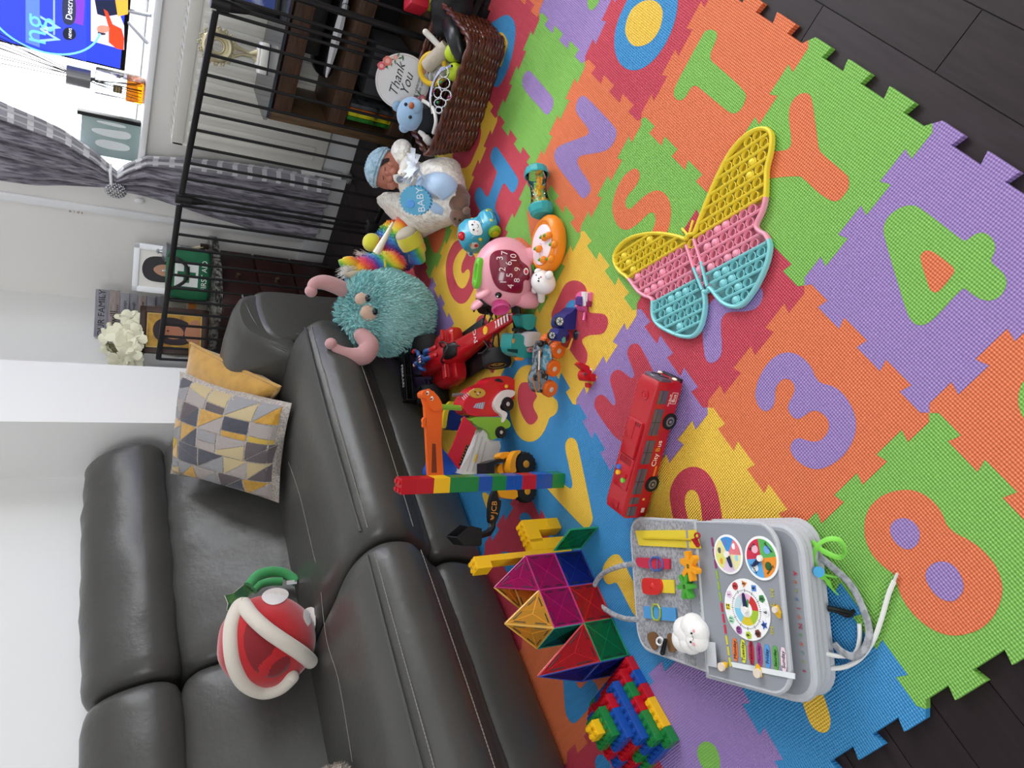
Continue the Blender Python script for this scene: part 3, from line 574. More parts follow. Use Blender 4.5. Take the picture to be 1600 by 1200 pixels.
# ================================================================ folding safety gate of black bars
GB = mat('111113', .45, spec=.5)
gh = .745; P = [on_z(333, 3, gh), on_z(277, 310, gh), on_z(242, 568, gh)]
P = [V((p.x, p.y, FL)) for p in P]; P.insert(0, V((.1, 1.22, FL)))
gate = thing('safety_gate', 'folding black metal bar safety gate in front of the window', 'gate', P[2])
def gpart(b, name): b.T = move(*(-P[2])); return b
for k in range(3):
    a, c = P[k], P[k + 1]; u = (c - a).normalized()
    zt, zb = V((0, 0, gh - FL)), V((0, 0, .03)); s0, s1 = a + u * .025, c - u * .025
    nrm = u.cross(V((0, 0, 1)))
    for z_, h in ((zt - V((0, 0, .010)), .010), (zb, .009)):
        M = frame((s0 + s1) / 2 + z_, x=u, z=(0, 0, 1)); L_ = (s1 - s0).length / 2; ps = B(GB, move(*(-P[2]))); ps.box(-L_, L_, -.008, .008, -h, h, bev=.004, T=M); ps.end('rail', gate)
    n = 10 if k == 1 else 12; 
    for i in range(n + 1):
        q = s0 + (s1 - s0) * i / n
        bb = B(GB, move(*(-P[2]))); bb.cyl(q + zb, q + zt - V((0, 0, .012)), .0105 if k == 0 and i == n - 1 else .0052, n=10); bb.end('bar', gate)
for p in P[1:3]:
    bb = B(GB, move(*(-P[2]))); bb.cyl(p + V((0, 0, .0)), p + V((0, 0, .05)), .017, n=14); bb.cyl(p + V((0, 0, gh - FL - .045)), p + V((0, 0, gh - FL + .006)), .017, n=14)
    bb.cyl(p + V((0, 0, gh - FL - .045)), p + V((0, 0, gh - FL - .10)), .016, .006, n=12); bb.cyl(p + V((0, 0, .05)), p + V((0, 0, gh - FL - .06)), .006, n=10)
    bb.end('hinge', gate)
bb = B(mat('2c2c2e', .4), move(*(-P[2]))); q = P[2] + (P[1] - P[2]).normalized() * .02; bb.box(-.02, .02, -.022, .014, .02, .065, bev=.005, T=move(*q)); bb.end('clamp', gate)

# ================================================================ media unit with a black glass top
WOOD = mat('5a4030', .5, vary=('3a2a20', 14, .3, .7), stretch=(1, 8, 8), bump=(60, .15, .002)); WOODV = mat('6b5238', .5, vary=('43321f', 12, .3, .7), stretch=(9, 9, 1))
ux0, ux1, uy0, uy1 = -1.052, .25, 1.53, 1.80
unit = thing('media_unit', 'low open wooden media unit with a black glass top behind the gate', 'media unit', ((ux0 + ux1) / 2, 1.66, FL)); Tu = move(-(ux0 + ux1) / 2, -1.66, -FL)
b = B(mat('3a3c40', .06, spec=.6), Tu); pts = [(ux1, uy0 - .01), (ux0 + .01, uy0 - .01), (ux0 - .015, uy0 + .02), (ux0 - .02, uy0 + .06), (ux0 - .02, uy1), (ux1, uy1)]; b.prism(pts, .487, .497); b.end('glass_top', unit)
for xs in (ux0, ux1 - .03):
    b = B(WOODV, Tu); b.box(xs, xs + .03, uy0, uy1, FL, .487, bev=.002); b.end('side_panel', unit)
for z0, z1 in ((.415, .476), (.222, .282), (FL, .05)):
    b = B(WOOD, Tu); b.box(ux0 + .03, ux1 - .03, uy0 + .004, uy1 - .01, z0, z1, bev=.002); b.end('shelf', unit)
b = B(mat('0d0d0f', .5), Tu); b.box(ux0 + .03, ux1 - .03, uy1 - .008, uy1 - .002, .05, .222); b.end('back_panel', unit)
# devices on the shelf
b = B(BLK); b.box(-.19, .19, -.09, .09, 0, .052, bev=.006); sb = b.end('set_top_box'); sb.location = (-.62, 1.66, .3585); tag(sb, 'flat black box lying on top of the games console in the media unit', 'set-top box')
con = thing('games_console', 'black and white curved games console on the media unit shelf', 'games console', (-.64, 1.655, .283))
b = B(mat('101012', .25))
out = [V((0, .10 * math.sin(a) * 1.0, .037 * math.cos(a))) for a in [2 * PI * k / 20 for k in range(20)]]
b.ring([[p * s_ + V((x, 0, .037)) for p in out] for x, s_ in ((-.24, .5), (-.235, .8), (-.22, .96), (-.19, 1), (.2, 1), (.23, .9), (.24, .6))]); b.end('shell', con)
b = B(mat('d5d6da', .35)); b.grid([[V((-.225 + .46 * k / 20, -.1035 + .012 * abs(z_ - .5), .037 + (z_ - .5) * (.008 + .022 * math.sin(PI * min(1, k / 13)) ))) for k in range(21)] for z_ in (0, .5, 1)], thick=.004); b.end('white_band', con)
b = B(mat('33343a', .4)); b.tube([V((.02 + .012 * math.cos(a), -.106, .037 + .012 * math.sin(a))) for a in [2 * PI * k / 20 for k in range(20)]], .0012, 5, closed=True); b.end('logo_ring', con)
rg = random.Random(4)
for k, (c, lab) in enumerate((('2f7a2e', 'green disc case, upright at the left end of the lower shelf'), ('c8c022', 'yellow disc case beside the green one on the lower shelf'), ('a8551e', 'orange disc case, third from the left on the lower shelf'), ('4a4d50', 'grey disc case, rightmost of the upright cases on the lower shelf'))):
    o = B(mat(c, .25, vary=('10140f', 25, .45, .7))).box(-.007, .007, -.065, .065, 0, .165, bev=.001).end('disc_case'); o.location = (-.985 + .0165 * k, 1.61, .0505); tag(o, lab, 'disc case', 'disc cases on the lower shelf')
b = B(mat('3b3c3f', .7, bump=(600, .5, .001))); b.box(-.10, .10, -.07, .07, 0, .13, bev=.01); sp_ = b.end('mesh_speaker'); sp_.location = (-.80, 1.63, .0505); tag(sp_, 'dark grey mesh speaker on the lower shelf of the media unit', 'speaker')
# gold ring ornament and a photo frame on the glass top
GOLD = mat('c2b896', .4, .55); op = V((-.905, 1.68, .4975)); orn = thing('ring_ornament', 'antique gold flower ring ornament on a white base', 'ornament', op, face(op.x, op.y))
b = B(mat('e8e6de', .5)); b.box(-.052, .052, -.03, .03, 0, .028, bev=.006); b.box(-.035, .035, -.022, .022, .028, .036, bev=.004); b.end('base', orn)
b = B(GOLD); ring = [V((.043 * math.cos(a), 0, .165 + .043 * math.sin(a))) for a in [2 * PI * k / 32 for k in range(32)]]; b.tube(ring, .011, 10, closed=True); b.tube([V((.022 * math.cos(a), 0, .165 + .022 * math.sin(a))) for a in [2 * PI * k / 24 for k in range(24)]], .005, 8, closed=True)
b.tube([V((.031 * math.cos(a), .004, .165 + .031 * math.sin(a))) for a in [2 * PI * k / 24 for k in range(24)]], .008, 8, closed=True)
b.end('ring', orn)
b = B(GOLD)
for k in range(16):
    a = 2 * PI * k / 16; c = V((.056 * math.cos(a), -.002, .165 + .056 * math.sin(a)))
    for q in range(5): b.ball(c + V((.0055 * math.cos(1.2566 * q), -.003, .0055 * math.sin(1.2566 * q))), (.0036, .0025, .0036), n=8)
b.end('flowers', orn)
b = B(GOLD); b.tube([(.015, 0, .115), (.008, 0, .08), (.004, 0, .06), (.014, 0, .034)], [.010, .007, .006, .013], 10); b.tube([(-.02, 0, .112), (-.006, 0, .085), (-.002, 0, .05), (-.012, 0, .034)], [.006, .005, .005, .009], 10); b.end('stem', orn)
fo = thing('photo_frame', 'black photo frame with a blue picture on the glass top', 'photo frame', (-.665, 1.66, .4975), face(-.665, 1.66, .1))
b = B(BLK)
for x0_, x1_, z0_, z1_ in ((-.09, -.072, 0, .16), (.072, .09, 0, .16), (-.09, .09, 0, .018), (-.09, .09, .142, .16)): b.box(x0_, x1_, -.01, .012, z0_, z1_, bev=.002)
b.end('frame', fo)
b = B(mat('4558a0', .3, vary=('c9d2e6', 18, .5, .7))); b.box(-.073, .073, -.003, .003, .017, .143); b.end('picture', fo)

# ================================================================ console table in the alcove and the things on it
TZ = .545
tb = thing('console_table', 'dark wood console table with a crackled glass top in the alcove', 'table', (-2.05, 1.66, FL)); Tb = move(2.05, -1.66, -FL)
out = smooth_poly([(-2.288, 1.445), (-2.05, 1.445), (-1.88, 1.47), (-1.80, 1.57), (-1.765, 1.74), (-1.775, 1.87), (-1.84, 1.90), (-2.288, 1.90)], 2)
out = [(min(max(x, -2.288), -1.7), y) for x, y in out]
CRK = mat('8a8880', .12, .35, vary=('2d2b2a', 55, .42, .6), bump=(120, .8, .006)); b = B(CRK, Tb); b.prism(out, TZ - .028, TZ); b.end('glass_top', tb)
DW = mat('2a1513', .4, vary=('3c1d17', 8, .3, .7), stretch=(6, 6, 1)); b = B(DW, Tb); b.box(-2.27, -1.86, 1.47, 1.87, FL, TZ - .028, bev=.004); b.end('cabinet', tb)
for k in range(3):
    b = B(DW, Tb); b.box(-1.861, -1.848, 1.48, 1.86, .03 + .165 * k, .185 + .165 * k, bev=.003); dr = b.end('drawer', tb)
    b = B(mat('8c7a5c', .3, .8), Tb); b.cyl((-1.849, 1.67, .11 + .165 * k), (-1.83, 1.67, .11 + .165 * k), .009); b.end('knob', dr)
# first aid bag
p = on_z(324, 432, TZ); p = V((-1.885, 1.70, TZ)); rz = face(p.x, p.y)
fa = thing('first_aid_bag', 'green first aid bag with a white cross on the console table', 'first aid bag', p, rz)
GR = mat('1f6b45', .7, bump=(25, .5, .01)); b = B(GR)
rr = []
for z_, k in ((0, .93), (.012, .99), (.05, 1.02), (.11, 1), (.15, .96), (.165, .9), (.17, .8)):
    q = [(.105 * k * sx * (1 if abs(sx) < 1 or abs(sy) < 1 else 1), .042 * k * sy * (1 + .12 * math.sin(z_ * 20))) for sx, sy in ((-1, -.7), (-.9, -1), (.9, -1), (1, -.7), (1, .7), (.9, 1), (-.9, 1), (-1, .7))]
    rr.append([V((x, y, z_)) for x, y in q])
b.ring(rr); b.end('bag', fa, smooth=50, sub=1)
b = B(mat('0f1513', .6)); b.tube(curve([(-.104, -.02, .012), (-.105, -.02, .16)], 6), .003, 6); b.tube(curve([(.104, -.02, .012), (.105, -.02, .16)], 6), .003, 6); b.box(-.1, .1, -.044, .044, -.0, .006, bev=.002); b.end('trim', fa)
b = B(mat('eef1ee', .6)); b.box(-.05, .05, -.0475, -.0455, .052, .142); bd = b.end('badge', fa)
b = B(GR); b.box(-.011, .011, -.0485, -.047, .062, .132); b.box(-.034, .034, -.0486, -.047, .086, .108); b.end('cross', bd)
b = B(mat('f0f3f0', .6)); b.text('FIRST AID', .030, .0004, T=frame((.0, -.0472, .028), x=(1, 0, 0), y=(0, 0, 1))); b.end('lettering', fa, smooth=0)
b = B(mat('141817', .6)); b.tube(curve([(-.07, -.03, .168), (-.055, -.058, .135), (-.02, -.066, .10), (.03, -.066, .10), (.06, -.058, .135), (.07, -.03, .168)], 8), .0065, 8, flat=(.3, V((0, 1, 0)))); b.end('strap', fa)
# photo frames
def pframe(name, label, p, rz, w_, h, bw, mf, tilt=.16):
    t = thing(name, label, 'photo frame', p, rz, 'framed portraits on the console table'); Tf = Matrix.Rotation(-tilt, 4, 'X')
    b = B(mf, Tf)
    for x0, x1, z0, z1 in ((-w_ / 2, -w_ / 2 + bw, 0, h), (w_ / 2 - bw, w_ / 2, 0, h), (-w_ / 2, w_ / 2, 0, bw), (-w_ / 2, w_ / 2, h - bw, h)): b.box(x0, x1, -.011, .011, z0, z1, bev=.004)
    b.end('frame', t); b = B(mf); b.tube([V((0, .012, h * .6)), V((0, .05 + tilt * .3, .003))], .004, 6); b.end('strut', t)
    return t, Tf
WF = mat('f3f5f8', .4); t, Tf = pframe('photo_frame', 'white framed portrait of a dark-haired person behind the first aid bag', V((-1.945, 1.79, TZ)), face(-1.945, 1.79, -.1), .205, .285, .024, WF)
b = B(mat('e4e0da', .4), Tf); b.box(-.08, .08, -.004, .004, .022, .264); ph = b.end('photograph', t)
def card(pts, m, y, T, par, name, off=.0004, it=2):
    b = B(m, T); b.prism(smooth_poly(pts, it), 0, off, T=frame((0, y, 0), x=(1, 0, 0), y=(0, 0, 1))); return b.end(name, par, smooth=0)
card([(-.04, .10), (.045, .10), (.06, .17), (.05, .235), (0, .255), (-.05, .235), (-.055, .17)], mat('2c2a2e', .6), -.0045, Tf, ph, 'hair'); card([(-.022, .13), (.022, .13), (.027, .18), (0, .215), (-.027, .18)], mat('b98a70', .6), -.005, Tf, ph, 'portrait'); card([(-.07, .024), (.07, .024), (.05, .10), (-.05, .10)], mat('c9c4c4', .6), -.0048, Tf, ph, 'clothing')
BF = mat('3d2419', .4, vary=('2a170f', 30, .4, .7)); pb = V((-2.045, 1.515, TZ)); t, Tf = pframe('photo_frame', 'brown wooden frame with a warm portrait beside the white flowers', pb, face(pb.x, pb.y, .05), .195, .26, .026, BF, .12)
b = B(mat('d8b46a', .4), Tf); b.box(-.075, .075, -.005, .004, .023, .237); ph = b.end('mount', t)
card([(-.066, .03), (.066, .03), (.066, .23), (-.066, .23)], mat('c99a30', .5, vary=('8a5f2a', 25, .4, .7)), -.0054, Tf, ph, 'photograph', it=0)
card([(-.05, .06), (.03, .055), (.06, .13), (.05, .19), (.01, .215), (-.04, .20), (-.062, .14)], mat('2d2126', .6), -.006, Tf, ph, 'hair'); card([(-.03, .10), (.005, .09), (.03, .13), (.025, .17), (-.01, .18), (-.035, .15)], mat('b5775a', .6), -.0066, Tf, ph, 'portrait'); card([(-.055, .03), (.055, .03), (.05, .07), (.0, .095), (-.045, .08)], mat('b97f5e', .6), -.0064, Tf, ph, 'shoulders')
# family sign on the wall
sg = thing('wooden_sign', 'grey plank sign reading OUR FAMILY, standing behind the white flowers', 'sign', (-2.215, 1.80, .955), face(-2.215, 1.80, .05) - PI / 2); PLK = [mat('9b9aa3', .8, vary=('807e88', 20, .3, .7), stretch=(8, 1, 8)), mat('a39894', .8, vary=('857a76', 20, .3, .7), stretch=(8, 1, 8)), mat('8f8f96', .8)]
zt = 0; rows = [(.052, .205, 'OUR FAMILY', .036), (.042, .21, 'will...', .042), (.036, .19, 'love and accept', .020), (.034, .195, 'be kind and laugh', .017), (.036, .185, 'FOR one another', .019), (.034, .18, 'be grateful', .016), (.034, .19, 'have fun', .015), (.034, .18, 'say thank you', .015), (.034, .19, 'give hugs', .015), (.036, .185, 'dream big', .016), (.035, .19, '', .014)]
for k, (h, w_, s_, sz) in enumerate(rows):
    off = .004 * ((k * 7) % 3); b = B(PLK[k % 3]); b.box(.001, .014 + off, -w_ / 2, w_ / 2, zt - h + .001, zt, bev=.002); pk = b.end('plank', sg)
    b = B(mat('2a2527', .7)); b.text(s_ or ' .', sz, .0004, T=frame((.0146 + off, 0, zt - h / 2), x=(0, 1, 0), y=(0, 0, 1))); b.end('lettering', pk, smooth=0); zt -= h
# flowers in a glass vase behind the brown frame
fp = V((-2.165, 1.56, TZ)); fl = thing('flower_vase', 'glass vase of cream white artificial blossoms beside the pillar', 'flower vase', fp)
b = B(mat('e8efe0', .05, trans=.9)); b.lathe([(.04, 0), (.046, .02), (.05, .1), (.04, .17), (.036, .2)], 20); b.end('vase', fl)
PET = mat('efecd0', .7, sheen=.2); rg = random.Random(8); b = B(PET)
def petal(b, c, n_, s_, rg):
    n_ = n_.normalized(); t1 = n_.orthogonal().normalized(); t1.rotate(Matrix.Rotation(rg.random() * 6, 3, n_)); t2 = n_.cross(t1)
    for k in range(5):
        a = k * 1.2566; d = t1 * math.cos(a) + t2 * math.sin(a); e = n_.cross(d)
        g = [[c + d * s_ * r + e * s_ * w_ * x + n_ * s_ * (.28 * r * r - .12 * abs(x) + .1 * math.sin(a * 3)) for x in (-1, -.4, .4, 1)] for r, w_ in ((.04, .08), (.35, .36), (.75, .46), (1, .26))]
        b.grid(g, thick=.0012)
flc = []
for k in range(30):
    z_ = rg.uniform(-.3, 1); a = rg.random() * 6.28; r = math.sqrt(max(0, 1 - z_ * z_)); d = V((r * math.cos(a), r * math.sin(a), z_)); flc.append((V((.02, -.01, .29)) + V((d.x * .085, d.y * .125, d.z * .085)), d))
for c, d in flc: petal(b, c, d + V((.3, -.4, .2)), .042, rg)
b.end('blossoms', fl, smooth=60)
b = B(mat('7b8f3e', .6)); 
for c, d in flc[::2]: b.tube([V((0, 0, .03)), V((0, 0, .2)), c], .0018, 5)
b.end('stems', fl)
# glass jar, brush and tumbler
jp = V((-1.885, 1.845, TZ)); j = thing('glass_jar', 'glass jar with a silver lid behind the first aid bag', 'jar', jp)
b = B(mat('f2f4f4', .03, trans=.9)); b.lathe([(.035, 0), (.04, .01), (.04, .13), (.036, .15)], 24); b.end('jar_body', j)
b = B(mat('c9cbcc', .22, .9, bump=(90, .6, .004))); b.lathe([(.0365, .012), (.037, .11)], 24); b.end('foil', j)
b = B(SILVER); b.lathe([(.042, .15), (.043, .165), (.03, .175), (.008, .178), (.007, .188), (.011, .194), (.004, .2)], 24); b.end('lid', j)
br = thing('brush', 'small pale handled brush leaning beside the glass jar', 'brush', V((-1.835, 1.85, TZ))); 
b = B(mat('d9c9a8', .5)); b.tube([(0, 0, .02), (-.03, .0, .085)], .007, 8); b.end('handle', br); b = B(mat('3b2a22', .8)); b.box(-.012, .012, -.006, .006, -.0, .032, bev=.003); b.end('bristles', br)
tu = thing('glass_tumbler', 'glass tumbler with an amber drink design, between the two framed portraits', 'glass', V((-2.02, 1.635, TZ))); b = B(mat('e9e4d8', .04, trans=.85)); b.lathe([(.026, 0), (.03, .005), (.033, .17), (.031, .17), (.027, .01)], 20); b.end('glass', tu); b = B(mat('a5652a', .3)); b.lathe([(.0315, .045), (.0325, .075)], 20); b.end('amber_band', tu)

# ================================================================ toys on the mat: butterfly, bus, activity book
def plastic(c, r=.32, **k): return mat(c, r, spec=.5, **k)
def disc(b, c, n_, r, h, m=None, seg=20):
    if m: b.m(m)
    n_ = V(n_).normalized(); return b.cyl(V(c), V(c) + n_ * h, r, n=seg)

def inside(p, poly):
    c = False; n = len(poly)
    for i in range(n):
        a, d = poly[i], poly[i - 1]
        if (a[1] > p[1]) != (d[1] > p[1]) and p[0] < (d[0] - a[0]) * (p[1] - a[1]) / (d[1] - a[1]) + a[0]: c = not c
    return c
def edge_dist(p, poly):
    m_ = 9
    for i in range(len(poly)):
        a, d = V(poly[i - 1]), V(poly[i]); e = d - a; t = max(0, min(1, (V(p) - a).dot(e) / max(e.length_squared, 1e-12))); m_ = min(m_, (V(p) - a - e * t).length)
    return m_
bpx = [(940 + x / 5.714, 180 + y / 5.714) for x, y in [(815, 1050), (880, 880), (950, 700), (1040, 500), (1130, 330), (1240, 200), (1340, 130), (1430, 108), (1490, 135), (1508, 200), (1495, 330), (1455, 470), (1455, 600), (1450, 750), (1415, 870), (1365, 960), (1365, 1010), (1420, 1050)]]
bpx += [(940 + x / 5.714, 330 + y / 5.714) for x, y in [(1440, 195), (1480, 260), (1490, 330), (1465, 450), (1415, 580), (1350, 700), (1280, 800), (1215, 853), (1140, 850), (1080, 825), (1020, 768), (980, 712), (945, 675), (932, 712), (905, 722), (892, 700), (912, 800), (900, 930), (868, 1040), (825, 1100), (775, 1125), (680, 1112), (600, 1078), (505, 1028), (455, 970), (437, 900), (445, 800), (432, 772), (355, 748), (300, 700), (260, 640), (210, 580), (150, 540), (110, 480), (95, 420), (110, 360), (160, 290), (240, 235), (340, 205), (450, 192), (560, 200), (680, 225), (738, 252), (745, 225), (770, 205), (805, 200)]]
BFH = .014; bo = on_z(1080, 370, 0); bo.z = .0012
bpoly = smooth_poly([tuple((on_z(x, y, BFH) - bo)[:2]) for x, y in bpx], 2)
BF3 = [plastic('e8cf3a', .45), plastic('ee9aae', .45), plastic('86cdd0', .45)]
RD, ND = V((.866, -.5)), V((-.5, -.866))
def zone(p): n_ = (V(p[:2]) + V(bo[:2])).dot(ND); return 0 if n_ < .228 else 1 if n_ < .305 else 2
bf = thing('butterfly_toy', 'large butterfly shaped bubble popping toy in yellow, pink and aqua', 'fidget toy', bo)
b = B(); 
for m_ in BF3: b.m(m_)
t_ = bpoly + [bpoly[0]]; b.tube([V((x, y, BFH * .5)) for x, y in bpoly], .0042, 8, closed=True, flat=(1.65, V((0, 0, 1))))
# ridges between the rows, clipped to the outline
body0, body1 = V((on_z(1076, 378, BFH) - bo)[:2]), V((on_z(1099, 450, BFH) - bo)[:2])
def near_body(p): e = body1 - body0; t = max(-.1, min(1.05, (V(p) - body0).dot(e) / e.length_squared)); return (V(p) - body0 - e * t).length
PITCH = .0212
for k in range(-14, 15):
    run = None
    for i in range(-60, 61):
        p = RD * (i * .005) + ND * ((k + .5) * PITCH); ok = inside(p, bpoly) and near_body(p) > .012
        if ok and run is None: run = p
        if not ok and run is not None:
            q = RD * ((i - 1) * .005) + ND * ((k + .5) * PITCH)
            if (q - run).length > .008: b.tube([V((*run, .0085)), V((*((run + q) / 2), .0085)), V((*q, .0085))], .0026, 6, flat=(1.7, V((0, 0, 1))))
            run = None
for s_ in (-1, 1):
    e = (body1 - body0).normalized(); nn_ = V((-e.y, e.x)) * .011 * s_; b.tube([V((*(body0 + nn_), .009)), V((*((body0 + body1) / 2 + nn_), .009)), V((*(body1 + nn_ * .6), .009))], .003, 6, flat=(1.6, V((0, 0, 1))))
b.bm.faces.ensure_lookup_table()
for f in b.bm.faces: f.material_index = zone(f.calc_center_median())
# split the big bottom sheet by zones with thin overlays
tray = b.end('tray', bf, smooth=40)
def clip(poly, lo, hi):
    def half(pl, d, s_):
        out = []
        for i in range(len(pl)):
            a, c = V(pl[i - 1]), V(pl[i]); fa, fc = ((a + V(bo[:2])).dot(ND) - d) * s_, ((c + V(bo[:2])).dot(ND) - d) * s_
            if (fa >= 0) != (fc >= 0): out.append(tuple(a + (c - a) * (fa / (fa - fc))))
            if fc >= 0: out.append(tuple(c))
        return out
    return half(half(poly, lo, 1), hi, -1)
for z_, (lo, hi) in enumerate(((-9, .228), (.228, .305), (.305, 9))):
    b = B(mat(('e8cf3a', 'ee9aae', '86cdd0')[z_], .45, alpha=.45)); b.prism(clip(bpoly, lo, hi), .0004, .0012); b.end('wing_sheet', tray, smooth=0)
b = B(); rg = random.Random(21)
for m_ in BF3: b.m(m_)
def bubble(p, z_):
    b.mi = z_; R_ = .0088; up = rg.random() < (.12, .33, .3)[z_]
    b.ring([[V((p[0] + r * math.cos(a), p[1] + r * math.sin(a), z)) for a in [2 * PI * k / 14 for k in range(14)]] for r, z in ((R_ + .0008, .0012), (R_ + .0006, .0085), (R_ - .0006, .0088), (R_ - .0012, .0014))], cap0=False, cap1=False)
    if up: b.ball((p[0], p[1], .006), (R_ * .88, R_ * .88, .0075), n=14)
for k in range(-14, 15):
    for i in range(-16, 17):
        p = RD * ((i + .5 * (k % 2)) * PITCH) + ND * (k * PITCH)
        if inside(p, bpoly) and edge_dist(p, bpoly) > .0105 and near_body(p) > .021: bubble(p, zone(p))
for k in range(6): p = body0.lerp(body1, .03 + .19 * k); bubble(p, 0 if k == 0 else 1)
b.end('bubbles', tray, norm=True)
b = B(BF3[0])
for q in ((1066, 357), (1083, 344)): b.tube([on_z(1076, 369, .006) - bo, on_z(*q, .006) - bo], .0028, 8)
b.end('antennae', bf)

# ---- red toy bus
RED = plastic('b01522', .28, coat=.3); REDD = plastic('9a0f1c', .3); WIN = mat('57525a', .08, spec=.7); RUB = mat('121213', .7); CHR = mat('b9b9bc', .3, .8)
bus = thing('toy_bus', 'red toy city bus with dark windows, parked across the lilac K tile', 'toy bus', (-.757, -.262, .0008), math.radians(25.2))
L2, W2, HB = .150, .031, .074
b = B(RED); pr = []
for x, kz, ky in ((-L2, .82, .90), (-L2 + .006, .95, .97), (-L2 + .02, 1, 1), (L2 - .03, 1, 1), (L2 - .012, .985, .98), (L2, .93, .93)):
    pr.append([V((x + (.006 if z_ < .03 and x > .1 else 0), W2 * ky * sy, .009 + (HB - .009) * z_ * kz)) for sy, z_ in ((-1, 0), (-1, .5), (-.97, .93), (-.88, 1), (.88, 1), (.97, .93), (1, .5), (1, 0))])
b.ring(pr); b.end('body', bus, smooth=30)
side = lambda f: L2 - 2 * L2 * f
for sy in (-1, 1):
    for f0, f1 in ((.055, .15), (.185, .375), (.41, .585), (.62, .81), (.835, .885), (.905, .975)):
        b = B(WIN); x1, x0 = side(f0), side(f1); b.box(x0, x1, sy * W2 * .985 - .0012, sy * W2 * .985 + .0012, .040, .064, bev=.001)
        wn = b.end('side_window', bus); b = B(RUB)
        b.box(x0, x1, sy * (W2 + .0002) - .0007, sy * (W2 + .0002) + .0007, .0555, .0565)
        if f1 - f0 > .12: b.box((x0 + x1) / 2 - .0005, (x0 + x1) / 2 + .0005, sy * (W2 + .0002) - .0007, sy * (W2 + .0002) + .0007, .040, .064)
        b.end('window_bar', wn, smooth=0)
    for f in (.27, .735):
        wh = B(RUB); c = V((side(f), sy * (W2 - .0035), .0175)); wh.cyl(c - V((0, sy * .006, 0)), c + V((0, sy * .006, 0)), .0175, n=28); w_ = wh.end('wheel', bus)
        q = B(mat('8d8d8f', .35, .6)); q.cyl(c + V((0, sy * .005, 0)), c + V((0, sy * .0068, 0)), .0105, n=22); q.m(RUB).cyl(c + V((0, sy * .005, 0)), c + V((0, sy * .0072, 0)), .006, n=16); q.m(CHR).cyl(c + V((0, sy * .005, 0)), c + V((0, sy * .0076, 0)), .0035, n=12); q.end('hub', w_)
b = B(WIN); b.box(L2 - .004, L2 + .0062, -W2 * .86, W2 * .86, .036, .064, bev=.003); ws = b.end('windscreen', bus); b = B(RUB); b.tube([(L2 + .007, -.02, .040), (L2 + .0066, -.004, .054)], .0008, 5).tube([(L2 + .007, .004, .040), (L2 + .0066, .018, .054)], .0008, 5); b.end('wiper', ws)
b = B(mat('17171a', .4)); b.box(L2 - .01, L2 + .0085, -W2 * .95, W2 * .95, .008, .018, bev=.003); b.end('bumper', bus)
for y_ in (-.022, .022): b = B(mat('f4ecd2', .2)); b.ball((L2 + .006, y_, .026), (.003, .006, .005), n=12); b.end('headlight', bus)
b = B(RED); b.box(side(.56), side(.30), -.022, .020, HB - .002, HB + .006, bev=.002); b.box(side(.44), side(.31), -.004, .017, HB + .005, HB + .0075, bev=.001); b.end('roof_unit', bus)
b = B(mat('6d0a12', .5))
for k in range(6): b.box(side(.335) , side(.31), -.019 + .0062 * k, -.0155 + .0062 * k, HB + .0055, HB + .0066)
for k in range(7): b.box(side(.62), side(.575), -.017 + .0052 * k, -.0150 + .0052 * k, HB + .0025, HB + .0036)
b.end('vents', bus, smooth=0)
b = B(RED); b.box(side(.80), side(.565), -.024, .020, HB - .002, HB + .003, bev=.0025); pn = b.end('button_panel', bus)
for c, x_, y_ in (('2f6fc0', .665, .012), ('e8b32a', .705, .010), ('6cbf3f', .735, -.010), ('b01522', .70, -.012)): b = B(plastic(c)); b.cyl((side(x_), y_, HB + .002), (side(x_), y_, HB + .0075), .0056, .0048, n=18); plab(b.end('button', pn), {'2f6fc0': 'blue button', 'e8b32a': 'yellow button', '6cbf3f': 'green button', 'b01522': 'red button'}[c])
b = B(RED); b.lathe([(.011, 0), (.011, .002), (.008, .0022), (.0075, .001), (.004, .001), (.0035, .0022), (0, .0024)], 22, T=move(side(.12), -.002, HB - .0004)); b.end('roof_fan', bus)
b = B(REDD); b.box(side(.955), side(.90), -.012, .006, HB - .001, HB + .0018, bev=.0006); b.end('roof_hatch', bus)
b = B(mat('f3e6d2', .5)); Tt_ = lambda f, z_: frame((side(f), -W2 - .0004, z_), x=(1, 0, 0), y=(0, 0, 1))
b.text('City', .017, .0002, T=Tt_(.555, .027)); b.m(mat('e3a030', .5)).text('B', .016, .0002, T=Tt_(.478, .027)); b.m(mat('f3e6d2', .5)).text('us', .017, .0002, T=Tt_(.435, .027))
b.text('Bus', .012, .0002, T=Tt_(.105, .022)).text('City Bus 09', .0055, .0002, T=Tt_(.12, .033))
for (z0, z1, x0, x1) in ((.0145, .0152, .065, .145), (.0288, .0295, .065, .145), (.0145, .0295, .065, .0675), (.0145, .0295, .1425, .145)): b.box(side(x1), side(x0), -W2 - .0005, -W2, z0, z1)
b.m(mat('e07a2a', .5)).box(side(.68), side(.60), -W2 - .0005, -W2, .016, .021).m(mat('d8cdb8', .6)).box(side(.955), side(.92), -W2 - .0005, -W2, .018, .026).m(mat('e0b060', .5)).box(side(.86), side(.845), -W2 - .0005, -W2, .025, .031)
b.end('lettering', bus, smooth=0)

